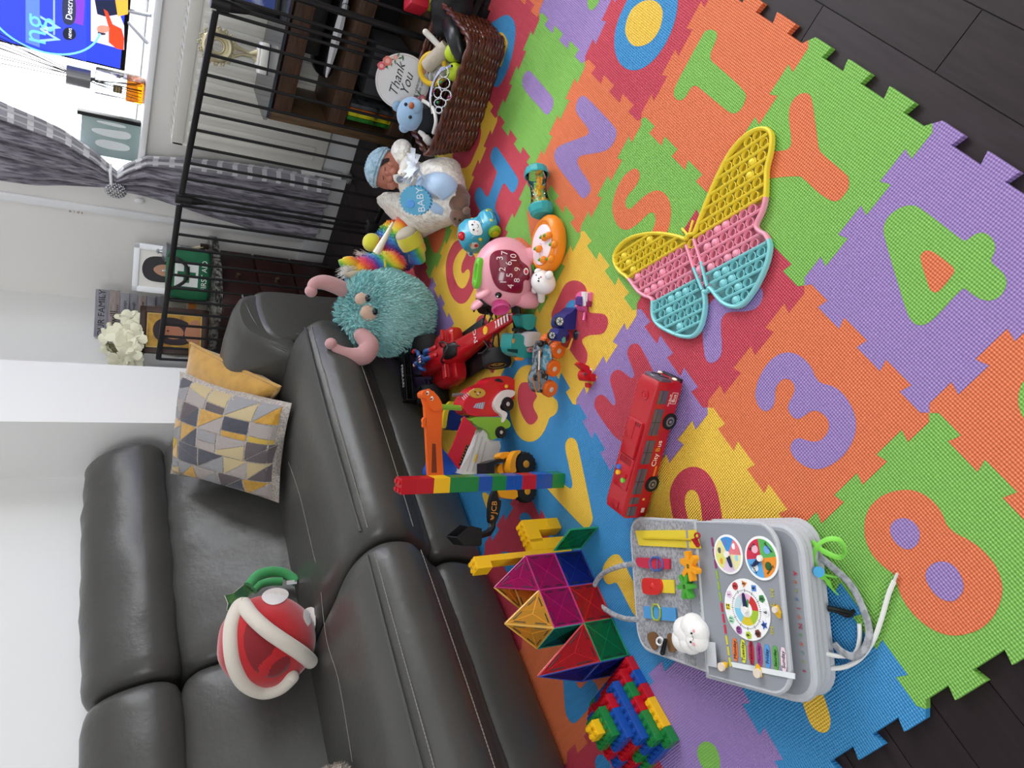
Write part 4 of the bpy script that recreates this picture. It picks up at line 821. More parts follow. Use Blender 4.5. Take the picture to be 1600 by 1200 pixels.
# ---- grey felt activity book
FELT = mat('a4a5a8', .95, vary=('7e7f84', 160, .42, .6), bump=(350, .35, .0015), sheen=.3); GREYC = mat('8f9298', .85, bump=(500, .2, .001)); BIND = mat('b7b9bd', .8, bump=(420, .5, .0015))
E1, E2 = V((.80, -.60, 0)), V((-.60, -.80, 0)); BO = V((-.715, -.487, 0))
book = thing('activity_book', 'grey felt busy activity book with buckles, gears and a clock dial', 'activity book', BO); Tk = move(*(-BO))
def rrect(x0, x1, y0, y1, r, corners=(1, 1, 1, 1)):
    out = []
    for (cx, cy, a0), on in zip(((x1 - r, y0 + r, -90), (x1 - r, y1 - r, 0), (x0 + r, y1 - r, 90), (x0 + r, y0 + r, 180)), corners):
        if on:
            for k in range(7): a = math.radians(a0 + 15 * k); out.append((cx + r * math.cos(a), cy + r * math.sin(a)))
        else: out.append((cx + r * (1 if a0 in (-90, 0) else -1), cy + r * (1 if a0 in (0, 90) else -1)))
    return out
def page(name, poly, zf, th, m, parent, bindm=BIND):
    """leaf of the book: outline in book coordinates, height by function"""
    b = B(m, Tk); P3 = lambda p, dz=0: BO + E1 * p[0] + E2 * p[1] + V((0, 0, zf(p[0]) + dz)); poly = poly[::-1]
    n_ = len(poly); b.ring([[P3(p, -th) for p in poly], [P3(p) for p in poly]]); o = b.end(name, parent, smooth=30)
    b = B(bindm, Tk); b.tube([P3(p, -th / 2) for p in poly], th * .62, 8, closed=True); b.end('binding', o); return o
for k, (zt, th) in enumerate(((.014, .012), (.030, .012), (.046, .012), (.062, .013))):
    page('page', rrect(-.015, (.2, .203, .205, .207)[k], -.002 + .002 * k, .268 - .003 * (k % 3), .04, (1, 1, 0, 0)), lambda x, zt=zt: zt + .004, th, GREYC, book)
z2 = lambda x: .076 + .06 * x
pg2 = page('clock_page', rrect(-.004, .180, -.004, .262, .04, (1, 1, 0, 0)), z2, .007, GREYC, book)
z1 = lambda x: .078 + .225 * x
pg1 = page('buckle_page', rrect(-.245, -.004, -.006, .256, .04, (0, 0, 1, 1)), z1, .008, FELT, book)
b = B(GREYC, Tk); b.prism([(-.03, 0), (.03, 0), (.03, .25), (-.03, .25)], 0, .003, T=frame(BO + V((0, 0, .0725)), x=E1, z=(0, 0, 1)) @ Matrix.Diagonal((1, -1, 1, 1))); b.end('spine', book)
n1, n2 = E2.cross(E1 + V((0, 0, .225))), E2.cross(E1 + V((0, 0, .06)))
n1, n2 = (-n1 if n1.z < 0 else n1).normalized(), (-n2 if n2.z < 0 else n2).normalized(); o1, o2 = BO + V((0, 0, z1(0))), BO + V((0, 0, z2(0)))
def pg(k, x, y, h=0): n_ = (n1, n2)[k]; return on_pl(x, y, (o1, o2)[k] + n_ * h, n_)
XD, YD = -E2, -E1
def pframe_(k, x, y, h=0): return frame(pg(k, x, y, h), x=XD, z=(n1, n2)[k])
def plate(b, k, pts, h0, h1, it=0):
    n_ = (n1, n2)[k]; q = [pg(k, *p) for p in (smooth_poly(pts, it) if it else pts)]
    if sum((q[i].x * q[(i + 1) % len(q)].y - q[(i + 1) % len(q)].x * q[i].y) for i in range(len(q))) < 0: q = q[::-1]
    return b.ring([[p + n_ * h0 for p in q], [p + n_ * h1 for p in q]])
def ppart(name, m, k, pts, h0, h1, it=0, par=None, label=None):
    b = B(m, Tk); plate(b, k, pts, h0, h1, it); o = b.end(name, par or (pg1, pg2)[k], smooth=30)
    if label: o['label'] = label
    return o
YEL = mat('e3c934', .75, bump=(300, .3, .001))
zp = ppart('zip', YEL, 0, [(994, 829), (1088, 828), (1096, 857), (1000, 852)], 0, .003, label='yellow zip'); b = B(mat('c9b021', .5), Tk); a, c = pg(0, 1005, 841, .0035), pg(0, 1080, 843, .0035); b.tube([a + (c - a) * t / 30 + n1 * (.0008 if t % 2 else 0) for t in range(31)], .0022, 6); b.end('teeth', zp)
b = B(mat('a51226', .3), Tk); b.tube([pg(0, 1089.5 + 4 * math.cos(a), 837 + 4 * math.sin(a), .009) for a in [2 * PI * k / 16 for k in range(16)]], .0016, 6, closed=True); plate(b, 0, [(1087, 842), (1094, 840), (1099, 852), (1096, 855)], .006, .010); b.end('zip_pull', zp)
RS = mat('c22b47', .75, bump=(300, .4, .001)); st = ppart('red_strap', RS, 0, [(998, 871), (1049, 873), (1049, 889), (1016, 888), (1000, 885), (996, 877)], .001, .005)
b = B(plastic('3f66a8'), Tk); q = [(1015, 871), (1034, 871), (1036, 891), (1017, 892)]; b.tube([pg(0, *p, .006) for p in smooth_poly(q, 1)], .0021, 6, closed=True); b.tube([pg(0, 1027, 871, .0065), pg(0, 1028, 891, .0065)], .0013, 6); b.end('buckle', st)
ys = ppart('yellow_strap', YEL, 0, [(1005, 905), (1055, 906), (1056, 927), (1006, 924)], .001, .004)
b = B(plastic('d2342f'), Tk); plate(b, 0, [(1009, 904), (1016, 902), (1030, 904), (1036, 904), (1040, 915), (1036, 928), (1029, 929), (1016, 928), (1010, 925)], .004, .010, 1); b.ball(pg(0, 1019, 915, .010), (.007, .006, .003), n=12); b.end('clip_buckle', ys)
bs = ppart('blue_strap', mat('4f9bd4', .75, bump=(300, .4, .001)), 0, [(1008, 947), (1058, 950), (1059, 971), (1009, 965)], .001, .004); b = B(plastic('a9b83a'), Tk); b.tube([pg(0, *p, .006) for p in smooth_poly([(1018, 944), (1031, 945), (1032, 969), (1020, 969)], 1)], .002, 6, closed=True); b.end('buckle', bs)
def gear(col, cx, cy, r, ph, label):
    b = B(plastic(col, .4), Tk); c = pg(0, cx, cy, .006); t1 = XD; t2 = n1.cross(t1); pts = []
    for k in range(6):
        a = ph + k * PI / 3
        for da, rr in ((-.42, .42), (-.2, .95), (-.1, 1.0), (.1, 1.0), (.2, .95), (.42, .42)): pts.append((rr * r, a + da))
    pts = [(r_ * math.cos(a), r_ * math.sin(a)) for r_, a in pts]; pts = smooth_poly(pts, 1)
    b.ring([[c + t1 * p[0] + t2 * p[1] + n1 * h for p in pts] for h in (0, .011)]); o = b.end('gear', pg1, smooth=30); o['label'] = label
    b = B(mat('3f3a20', .5), Tk); b.tube([c + n1 * .0112 + (t1 * math.cos(a) + t2 * math.sin(a)) * .0035 for a in [2 * PI * k / 14 for k in range(14)]], .0006, 5, closed=True); b.tube([c + n1 * .0113 - t1 * .003, c + n1 * .0113 + t1 * .003], .0006, 5); b.end('screw', o)
gear('f2a31f', 1083, 884, .027, .2, 'orange gear'); gear('4aa63a', 1077, 916, .024, .65, 'green gear')
LT = mat('7a5636', .7); bw = ppart('leather_heart', LT, 0, [(1012, 992), (1020, 986), (1028, 989), (1031, 1001), (1027, 1017), (1020, 1012)], .001, .004, 1); b = B(LT, Tk); plate(b, 0, [(1044, 992), (1050, 988), (1059, 1014), (1054, 1020), (1046, 1017)], .001, .004, 1); b.end('heart_wing', bw)
b = B(mat('0d0d0e', .4), Tk); b.tube([pg(0, 1035, 1021, .006), pg(0, 1040, 1000, .012)], [.005, .004], 10); b.ball(pg(0, 1035, 1020, .008), .005); b.end('black_toggle', bw)
b = B(mat('ecebe8', .6), Tk); b.tube([pg(0, 1031 + 5 * math.cos(a), 1002 + 6 * math.sin(a), .007) for a in [2 * PI * k / 14 for k in range(14)]], .002, 6, closed=True); b.end('white_ring', bw)
def ico_(b, c, r):
    t = bmesh.new(); bmesh.ops.create_icosphere(t, subdivisions=4, radius=1)
    for v in t.verts: v.co = V((v.co.x * r[0], v.co.y * r[1], v.co.z * r[2])) + V(c)
    return b.merge(t)
# plush cloud pocket charm
cl = B(mat('ece9e4', .95, bump=(200, .4, .002), sheen=.4), Tk)
for (x, y, r) in ((1080, 992, .029), (1071, 984, .024), (1069, 999, .024), (1083, 979, .024), (1089, 987, .024), (1090, 999, .022), (1080, 1003, .022)): ico_(cl, pg(0, x, y, .010), (r, r, .021))
cl = cl.end('plush_cloud', pg1, smooth=60)
b = B(mat('1a1a1c', .4), Tk); T_ = frame(pg(0, 1079, 996, .0305), x=XD, z=n1)
for x_, y_ in ((.0075, -.004), (-.008, .001)): b.ball(T_ @ V((x_, y_, 0)), .0021, n=10)
b.tube([T_ @ V((.004 * math.cos(a), -.006 - .003 * abs(math.sin(a)), .0004)) for a in [PI * k / 8 for k in range(9)]], .0005, 5); b.m(mat('e8a0a0', .8)); b.ball(T_ @ V((.012, -.009, -.002)), (.003, .003, .001)); b.ball(T_ @ V((-.011, -.006, -.002)), (.003, .003, .001)); b.end('face', cl)
ppart('care_label', mat('c9cbce', .6), 0, [(1104, 1002), (1118, 1004), (1121, 1043), (1106, 1040)], .0005, .0012)
# page two: dials, clock, weekday tags
def dial(name, cx, cy, r, cols, label, ph=0):
    c = pg(1, cx, cy, .0012); F_ = frame(c, x=XD, z=n2); b = B(mat('f2f1ef', .6), Tk); b.cyl(c - n2 * .0006, c + n2 * .0008, r, n=40); o = b.end(name, pg2); o['label'] = label
    b = B(None, Tk); k_ = len(cols)
    for i, q in enumerate(cols):
        a0, a1 = ph + 2 * PI * i / k_, ph + 2 * PI * (i + 1) / k_; b.m(mat(q, .6)); b.prism([(0, 0)] + [(r * .88 * math.cos(a0 + (a1 - a0) * s_ / 8), r * .88 * math.sin(a0 + (a1 - a0) * s_ / 8)) for s_ in range(9)], .0008, .0012, T=F_)
    b.end('sectors', o, smooth=0); return o, F_
def pointer(F_, o, ang, l):
    b = B(mat('1b2350', .5), Tk); T_ = F_ @ rotz(ang); b.prism(smooth_poly([(-.004, -.004), (l * .8, -.003), (l, 0), (l * .8, .003), (-.004, .004)], 1), .002, .0042, T=T_); b.end('hand', o); b = B(mat('efeae2', .4), Tk); b.cyl((0, 0, .002), (0, 0, .0065), .0052, n=18, T=F_); b.end('rivet', o)
o, F_ = dial('weather_dial', 1138, 866, .0335, ['e8dda0', 'dfe07a', 'e0c9dc', 'e6dfa6', 'e07a80', '3c8fd0'], 'pale weather dial', PI / 6); pointer(F_, o, math.radians(200), .024)
b = B(mat('555a4a', .7), Tk); 
for x_, y_, c in ((.006, .019, '5a6152'), (-.012, .016, 'e2a52c'), (.02, .004, '6a7cc0'), (.014, -.015, 'f0f0f2'), (-.005, -.02, '9ed0ea')): b.m(mat(c, .6)).prism(smooth_poly([(x_ - .006, y_ - .003), (x_ + .006, y_ - .003), (x_ + .004, y_ + .004), (x_ - .004, y_ + .004)], 2), .0012, .0016, T=F_)
b.end('weather_symbols', o, smooth=0)
o, F_ = dial('season_dial', 1190, 872, .0355, ['58ad58', 'cc2c48', '5aa5dd', 'e78f2e'], 'four colour season dial', -PI / 2 + .12); pointer(F_, o, math.radians(128), .024)
b = B(None, Tk)
for x_, y_, c in ((-.012, -.014, '2f5a2a'), (-.016, .015, 'f4f4f4'), (.014, .012, 'f3b6c6'), (.014, -.014, '6fa8e0')): b.m(mat(c, .6)).prism([(x_ + .007 * math.cos(a), y_ + .007 * math.sin(a)) for a in [2 * PI * k / 12 for k in range(12)]], .0012, .0016, T=F_)
b.end('season_symbols', o, smooth=0)
b = B(mat('2a2a2a', .7), Tk)
for s_, a in (('Spring', 45), ('Summer', -45), ('Autumn', 225), ('Winter', 135)): a = math.radians(a); b.text(s_, .0062, .0002, T=F_ @ move(.025 * math.cos(a), .025 * math.sin(a), .0018) @ rotz(a - PI / 2))
b.end('lettering', o, smooth=0)
o, F_ = dial('clock_dial', 1167, 952, .050, ['f2f1ef'], 'white clock dial with coloured number tags')
b = B(None, Tk)
for i, q in enumerate(('7ec4e4', 'd8c22c', '9fbf2e', 'c8302e', 'e9b8cf', 'bfd6da')):
    a0, a1 = PI / 2 + 2 * PI * i / 6, PI / 2 + 2 * PI * (i + 1) / 6; b.m(mat(q, .6)); b.prism([(r * math.cos(a0 + (a1 - a0) * s_ / 6), r * math.sin(a0 + (a1 - a0) * s_ / 6)) for r, sr in ((.013, range(7)), (.026, range(6, -1, -1))) for s_ in sr], .0012, .0016, T=F_)
b.m(mat('26262a', .6))
for k in range(60): a = 2 * PI * k / 60; r0, r1 = (.0285, .033) if k % 5 == 0 else (.030, .0315); b.tube([(r0 * math.cos(a), r0 * math.sin(a), .0016), (r1 * math.cos(a), r1 * math.sin(a), .0016)], .0005, 4, T=F_)
b.end('minute_ring', o, smooth=0)
shape = {1: ('e8c8dc', 5), 2: ('c23a40', 8), 3: ('e08a3a', 3), 4: ('4f86cc', 4), 5: ('3f8a4a', 5), 6: ('e9e9ea', 12), 7: ('2f56b0', 5), 8: ('7a3f33', 6), 9: ('b9cc3f', 6), 10: ('a4559a', 12), 11: ('a8dcb4', 8), 12: ('e8d63a', 4)}
b = B(None, Tk); t_ = B(mat('232326', .6), Tk)
for k in range(1, 13):
    a = PI / 2 - 2 * PI * k / 12; x_, y_ = .0415 * math.cos(a), .0415 * math.sin(a); c, s_ = shape[k]; b.m(mat(c, .6))
    pts = [(x_ + .0068 * math.cos(2 * PI * i / s_ + PI / 4), y_ + .0068 * math.sin(2 * PI * i / s_ + PI / 4)) for i in range(s_)] if k != 7 else [(x_ + (.0075 if i % 2 == 0 else .0035) * math.cos(2 * PI * i / 10 + .3), y_ + (.0075 if i % 2 == 0 else .0035) * math.sin(2 * PI * i / 10 + .3)) for i in range(10)]
    b.prism(pts, .0012, .0016, T=F_); t_.text(str(k), .0098, .0002, T=F_ @ move(x_, y_, .0021))
b.end('number_tags', o, smooth=0); t_.end('numbers', o, smooth=0); pointer(F_, o, 0.1, .028)
b = B(mat('3f9440', .5), Tk); b.prism(smooth_poly([(-.003, -.003), (.017, -.002), (.018, 0), (.017, .002), (-.003, .003)], 1), .0017, .0022, T=F_ @ rotz(-.35)); b.end('minute_hand', o)
for k, (d, c) in enumerate((('Monday', 'e9752c'), ('Tuesday', 'd9dc3a'), ('Wednesday', 'c22340'), ('Thursday', 'a83a86'), ('Friday', '5294d4'), ('Saturday', '58a348'), ('Sunday', 'e8cfd8'))):
    x_ = 1149 + 12.6 * k; y_ = 1015 + 2.6 * k; F_ = pframe_(1, x_, y_, .0006); b = B(mat(c, .6), Tk); b.prism(smooth_poly([(-.0185, -.0055), (.0185, -.0055), (.0185, .0055), (-.0185, .0055)], 1), 0, .0006, T=F_ @ rotz(-.05)); o = b.end('weekday_tag', pg2, smooth=0)
    b = B(mat('222226', .6), Tk); b.text(d, .0095 if len(d) < 8 else .0078, .0002, T=F_ @ rotz(-.05) @ move(0, 0, .0009)); b.end('lettering', o, smooth=0)
ppart('slide_strap', mat('dfe3e3', .6), 1, [(1143, 1034), (1243, 1052), (1243, 1061), (1146, 1042)], .0005, .002)
for k, (x, y) in enumerate(((1131, 1041), (1187, 1051), (1215, 952))):
    b = B(plastic('e6b51e'), Tk); F_ = pframe_(1, x, y, .0015); an = (PI / 2 * 3 + .6, .1, .35 + PI)[k]; b.prism([(-.006, -.005), (.007, -.005), (.014, 0), (.007, .005), (-.006, .005)], 0, .004, T=F_ @ rotz(an)); o = b.end('slider', pg2); b = B(mat('e3d3c0', .5), Tk); b.cyl((0, 0, .003), (0, 0, .008), .0072 if k < 2 else .005, n=20, T=F_); b.end('button', o)
b = B(None, Tk)
cols = ['8a2f68'] * 3 + ['8fae4a'] * 3 + ['c42c46'] * 3 + ['cfc23c'] * 3
for k, c in enumerate(cols):
    ya, yb = 840 + 17 * k, 840 + 17 * k + 14; xa = 1111 + .148 * (ya - 840); b.m(mat(c, .7)); plate(b, 1, [(xa, ya), (xa + 3, ya), (xa + 3 + 2, yb), (xa + 2, yb)], .0005, .0010)
b.end('edge_print', pg2, smooth=0)
b = B(mat('c9c23f', .6), Tk); b.text('AM', .010, .0002, T=pframe_(1, 1206, 926, .0008) @ rotz(PI)).text('PM', .010, .0002, T=pframe_(1, 1207, 985, .0008))
b.tube([pg(1, 1207 + 3 * math.cos(a), 943 + 4 * math.sin(a), .001) for a in [PI * k / 8 for k in range(9)]], .0008, 4); b.end('lettering', pg2, smooth=0)
cl_ = 'c8303f', 'd7742e', '9aa838', '3f7fae', 'b02b46', 'd06a4a', 'b02b46', '5f9a58', 'd0683e', '4f8f9a', 'a8a838', 'a52848'
b = B(None, Tk)
for k, ch in enumerate('AcvcloNsorrs'): b.m(mat(cl_[k], .7)); b.text(ch, .011, .0002, T=frame(BO + E1 * .1935 + E2 * (.075 + .0135 * k) + V((0, 0, .0672)), x=XD, z=(0, 0, 1)) @ rotz(PI))
b.end('page_print', book, smooth=0)
# carrying handles, laces and ribbon
HND = mat('a9abae', .85, vary=('87898d', 120, .4, .6), bump=(300, .4, .001))
b = B(HND, Tk); b.tube(curve([pg(0, 994, 880, -.004), on_z(965, 886, .03), on_z(940, 898, .012), on_z(928, 918, .008), on_z(932, 938, .008), on_z(950, 955, .014), on_z(975, 966, .022), pg(0, 1000, 968, -.004)], 6), .0058, 8); b.end('carry_handle', book)
b = B(HND, Tk); hp = curve([on_z(1283, 872, .03), on_z(1305, 890, .022), on_z(1330, 915, .012), on_z(1348, 950, .008), on_z(1358, 985, .008), on_z(1352, 1012, .010), on_z(1335, 1026, .012), on_z(1315, 1018, .016), on_z(1303, 1005, .022)], 6); b.tube(hp, .0062, 8, flat=(.5, V((0, 0, 1)))); b.end('carry_handle', book)
LACE = mat('e4e3de', .7, bump=(500, .4, .001)); b = B(LACE, Tk); b.tube(curve([on_z(1292, 1045, .02), on_z(1320, 1042, .008), on_z(1345, 1028, .005), on_z(1365, 1000, .0045), on_z(1378, 965, .0045), on_z(1388, 930, .0045), on_z(1397, 908, .0045)], 6), .0038, 8); b.end('lace', book)
b = B(LACE, Tk); b.tube(curve([on_z(1290, 1021, .03), on_z(1310, 1025, .016), on_z(1335, 1022, .006), on_z(1343, 1000, .004), on_z(1343, 975, .004)], 6), .0036, 8); b.end('lace', book)
b = B(mat('d4d6d2', .4), Tk); b.tube([on_z(1397, 908, .0045), on_z(1402, 896, .0045)], .0022, 6); b.end('lace_tip', book)
GRN = mat('7ed04a', .6); b = B(GRN, Tk); b.tube(curve([on_z(1268, 846, .035), on_z(1285, 860, .03), on_z(1310, 871, .025), on_z(1320, 862, .03), on_z(1312, 845, .04), on_z(1295, 842, .045), on_z(1278, 852, .045), on_z(1271, 870, .04), on_z(1275, 890, .035)], 6), .0042, 8, flat=(.25, V((.3, .3, .9)))); b.end('green_ribbon', book)
b = B(GRN, Tk); b.tube(curve([on_z(1276, 897, .03), on_z(1290, 905, .02), on_z(1300, 920, .012), on_z(1310, 930, .006)], 6), [.002, .003, .004, .005, .005, .004, .003, .004, .0045, .004, .003, .002, .0015, .0015, .0015, .0012, .001, .001, .001], 6); b.tube(curve([on_z(1278, 895, .03), on_z(1292, 899, .02), on_z(1308, 902, .012)], 6), .0022, 6); b.end('green_cord', book)
b = B(plastic('3f9fcf'), Tk); c = on_z(1277, 893, .034); b.cyl(c, c + V((.010, -.006, .012)), .0085, n=20); b.end('blue_bead', book)
b = B(mat('0c0c0d', .6), Tk); b.tube(curve([on_z(1293, 949, .02), on_z(1312, 953, .008), on_z(1328, 957, .004), on_z(1334, 955, .004), on_z(1325, 962, .004), on_z(1308, 955, .008), on_z(1294, 952, .018)], 5), .0035, 6); b.end('black_loop', book)

# ================================================================ building bricks
SP, SH = .0157, .0192
BC = {'red': 'b41422', 'blue': '1c4c9e', 'green': '1f7a3c', 'yellow': 'eab61c'}
def bmat(c): return plastic(BC[c], .25)
_brick = {}
def brick(par, col, nx, ny, h, x, y, z, rot=0, studs=True, p=SP):
    """one building brick, nx by ny studs, as a part of its build; the mesh is shared between equal bricks"""
    key = (col, nx, ny, round(h, 4), studs, p)
    if key not in _brick:
        b = B(bmat(col)); g = .0001; b.box(g, nx * p - g, g, ny * p - g, .00005, h - .00005, bev=.0005, seg=1); s_ = p / SP
        if studs:
            for i in range(nx):
                for k in range(ny):
                    c = V(((i + .5) * p, (k + .5) * p, h)); b.cyl(c - V((0, 0, .001)), c + V((0, 0, .0042 * s_)), .0047 * s_, n=14)
                    b.ring([[c + V((r * math.cos(a), r * math.sin(a), z_)) for a in [2 * PI * q / 14 for q in range(14)]] for r, z_ in ((.0033 * s_, .0043 * s_), (.0030 * s_, .0030 * s_))], cap0=False)
        o = b.end('brick', par); _brick[key] = o.data; 
    else:
        o = bpy.data.objects.new('brick', _brick[key]); COL.objects.link(o); o.parent = par
    o.location = (x, y, z); o.rotation_euler = (0, 0, rot); o['label'] = col + ' brick'; return o
# stepped pyramid; local x runs back from the near right corner along the right-hand side, local y runs left
pyr = thing('brick_pyramid', 'stepped pyramid of coloured building bricks on the purple foam tile', 'brick build', (-1.105, -.727, .0008), math.radians(94.6 + 0))
lv = [('green2 yellow4 red2 blue2 red2', 'blue4 green2 blue4 red2'), ('green4 red2 green2 red2', 'blue2 green2 red4 blue2'), ('blue4 blue4', 'red4 blue2 red2'), ('blue4 red2', 'blue2 red2 green2'), ('green4', 'green2 yellow2'), ('yellow2', '')]
import re as _re
for L_, (right, near) in enumerate(lv):
    N = 12 - 2 * L_; o_ = L_ * SP; z = L_ * SH; x = 0
    for tok in right.split():
        c, n = _re.match(r'([a-z]+)(\d+)', tok).groups(); n = int(n); brick(pyr, c, n, 2, SH, o_ + x * SP, o_, z); x += n
    if N <= 2: continue
    y = 2
    for tok in near.split():
        c, n = _re.match(r'([a-z]+)(\d+)', tok).groups(); n = min(int(n), N - y)
        if n > 0: brick(pyr, c, 2, n, SH, o_, o_ + y * SP, z); y += n
    if N > 4:                                             # left and far sides
        x = 2
        for k, c in enumerate(('blue', 'red', 'green', 'blue', 'yellow')):
            n = min(4, N - x)
            if n > 0: brick(pyr, c, n, 2, SH, o_ + x * SP, o_ + (N - 2) * SP, z); x += n
        y = 2
        for k, c in enumerate(('red', 'blue', 'green')):
            n = min(4, N - 2 - y)
            if n > 0: brick(pyr, c, 2, n, SH, o_ + (N - 2) * SP, o_ + y * SP, z); y += n
    elif N == 4: brick(pyr, 'green', 2, 2, SH, o_ + 2 * SP, o_ + 2 * SP, z)
# tall single tower
tw = thing('brick_tower', 'tall thin tower of stacked coloured bricks beside the sofa', 'brick build', (-1.072, -.094, .0008), math.radians(40))
tp = .0172; zs_ = [0, .037, .062, .084, .124, .147, .169, .207, .243, .280, .317, .357, .397, .435]
tc = ['green', 'blue', 'blue', 'red', 'blue', 'blue', 'green', 'blue', 'green', 'green', 'yellow', 'red', 'red']
for k, c in enumerate(tc): brick(tw, c, 2, 2 if k not in (3, 6) else 2, zs_[k + 1] - zs_[k], -tp, -tp + (.0 if k > 5 else .0), zs_[k], studs=k in (2, 5, 12), p=tp if k > 5 else tp * (1.0 if k > 2 else 1.04))
# yellow chair-shaped build
yb = thing('yellow_brick_build', 'yellow brick build shaped like a chair, between the sofa and the magnetic tiles', 'brick build', (-1.165, -.243, .0008), math.radians(-2))
yz = [0, .0384, .0768, .1152, .154, .192, .2304]
for k in range(6): brick(yb, 'yellow', 2, 1, yz[k + 1] - yz[k], -.016, -.012, yz[k], studs=False)
brick(yb, 'yellow', 2, 2, .0384, -.016, -.028, .2304)
brick(yb, 'yellow', 2, 2, .0384, -.016, .0037, 0, studs=False); brick(yb, 'yellow', 2, 2, .0384, -.016, .058, 0, studs=False)
brick(yb, 'yellow', 2, 2, .03, -.016, .0037, .0384, studs=False); brick(yb, 'yellow', 2, 2, .03, -.016, .058, .0384, studs=False)
brick(yb, 'yellow', 2, 4, .0384, -.016, .0265, .0684 + .0002); brick(yb, 'yellow', 2, 2, .0384, -.016, .0037, .0684, studs=False)

# ================================================================ magnetic tiles
def mtile_mats(c):
    m = bpy.data.materials.new('clear_colour'); m.use_nodes = True; nt = m.node_tree; nt.nodes.clear()
    o = nt.nodes.new('ShaderNodeOutputMaterial'); x = nt.nodes.new('ShaderNodeMixShader'); t = nt.nodes.new('ShaderNodeBsdfTransparent'); p = nt.nodes.new('ShaderNodeBsdfPrincipled')
    t.inputs[0].default_value = (*[v ** .55 for v in lin(c)[:3]], 1); p.inputs['Base Color'].default_value = lin(c); p.inputs['Roughness'].default_value = .12; x.inputs[0].default_value = .30
    nt.links.new(t.outputs[0], x.inputs[1]); nt.links.new(p.outputs[0], x.inputs[2]); nt.links.new(x.outputs[0], o.inputs[0]); return m
MT = {k: mtile_mats(c) for k, c in dict(green='1c8a54', magenta='c21f78', red='cf2a34', purple='7a2f9a', blue='23369c', amber='f0b848', orange='e86a1c', teal='1f9a86').items()}
mc = thing('magnetic_tile_castle', 'see-through coloured magnetic tiles joined into a small castle', 'magnetic tiles', (-1.115, -.40, 0)); Tm = move(1.115, .40, 0)
MAG = mat('2b2a2c', .4, .3)
RIM = {}
for k, c in dict(green='2fa06a', magenta='c93a88', red='d8484e', purple='8d4fae', blue='3f55b8', amber='f2c463', orange='f08a42', teal='3db29c').items():
    m_ = MT[k].copy(); m_.node_tree.nodes['Mix Shader'].inputs[0].default_value = .75
    for n_ in m_.node_tree.nodes:
        if n_.type == 'BSDF_PRINCIPLED': n_.inputs['Base Color'].default_value = lin(c)
    RIM[k] = m_
def mtile(pts, c, label=None):
    pts = [V(p) for p in pts]; ce = sum(pts, V((0, 0, 0))) / len(pts); n_ = (pts[1] - pts[0]).cross(pts[2] - pts[0]).normalized(); pts = [ce + (p - ce) * .985 for p in pts]
    b = B(MT[c], Tm); b.ring([[p - n_ * .001 for p in pts], [p + n_ * .001 for p in pts]]); o = b.end('tile', mc, smooth=0); o['label'] = 'clear ' + c + ' tile'
    b = B(RIM[c], Tm); b.tube([p for p in pts], .0026, 6, closed=True)
    for p in pts: b.tube([p, ce], .0011, 5)
    b.end('rim', o)
    b = B(MAG, Tm)
    for i in range(len(pts)):
        a, d = pts[i], pts[(i + 1) % len(pts)]; inn = (ce - (a + d) / 2).normalized() * .006
        for t0, t1 in ((.16, .40), (.60, .84)): b.tube([a.lerp(d, t0) + inn, a.lerp(d, t1) + inn], .0016, 6)
    b.end('magnets', o)
bx, by, ms = -1.119, [-.272, -.358, -.446, -.534], .0865
def Pm(i, k, z): return V((bx - .004 * i - k * .0865, by[i], z))
def wallf(i, z0, z1, c): mtile([Pm(i, 0, z0), Pm(i + 1, 0, z0), Pm(i + 1, 0, z1), Pm(i, 0, z1)], c)
def wallb(i, z0, z1, c): mtile([Pm(i, 1, z0), Pm(i + 1, 1, z0), Pm(i + 1, 1, z1), Pm(i, 1, z1)], c)
def wallx(i, z0, z1, c): mtile([Pm(i, 0, z0), Pm(i, 1, z0), Pm(i, 1, z1), Pm(i, 0, z1)], c)
def lid(i, z, c): mtile([Pm(i, 0, z), Pm(i + 1, 0, z), Pm(i + 1, 1, z), Pm(i, 1, z)], c)
z1_, z2_ = .080, .160
wallf(0, .002, z1_, 'blue'); wallf(1, .002, z1_, 'red'); wallf(2, .002, z1_, 'green'); wallf(0, z1_, z2_, 'magenta'); wallf(1, z1_, z2_, 'magenta')
for i in range(3): wallb(i, .002, z1_, ('purple', 'orange', 'teal')[i])
for i in range(4): wallx(i, .002, z1_, ('green', 'blue', 'magenta', 'blue')[i])
wallb(0, z1_, z2_, 'amber'); wallb(1, z1_, z2_, 'purple'); wallx(0, z1_, z2_, 'purple'); wallx(2, z1_, z2_, 'teal'); lid(2, z1_, 'amber')
def pyr4(q, apex, cs):
    for i in range(4): mtile([q[i], q[(i + 1) % 4], apex], cs[i])
q = [Pm(1, 0, z2_), Pm(2, 0, z2_), Pm(2, 1, z2_), Pm(1, 1, z2_)]; pyr4(q, Pm(1, .5, z2_ + .085) + V((0, -.043, 0)), ['amber', 'amber', 'amber', 'amber'])
q = [Pm(0, 0, z2_), Pm(1, 0, z2_), Pm(1, 1, z2_), Pm(0, 1, z2_)]; mtile([q[0], q[1], Pm(0, .5, z2_ + .08) + V((0, -.043, 0))], 'magenta'); mtile([q[2], q[3], Pm(0, .5, z2_ + .08) + V((0, -.043, 0))], 'amber')
ap = Pm(2, .55, z1_ + .13) + V((0, -.075, 0)); q = [Pm(2, 0, z1_), Pm(3, 0, z1_), Pm(3, 1, z1_), Pm(2, 1, z1_)]; pyr4(q, ap, ['red', 'blue', 'red', 'red'])
h_ = Pm(0, 0, 0); mtile([h_ + V((.004, .006, .002)), h_ + V((.088, .004, .002)), h_ + V((.088, .004, z1_)), h_ + V((.004, .006, z1_))], 'green')

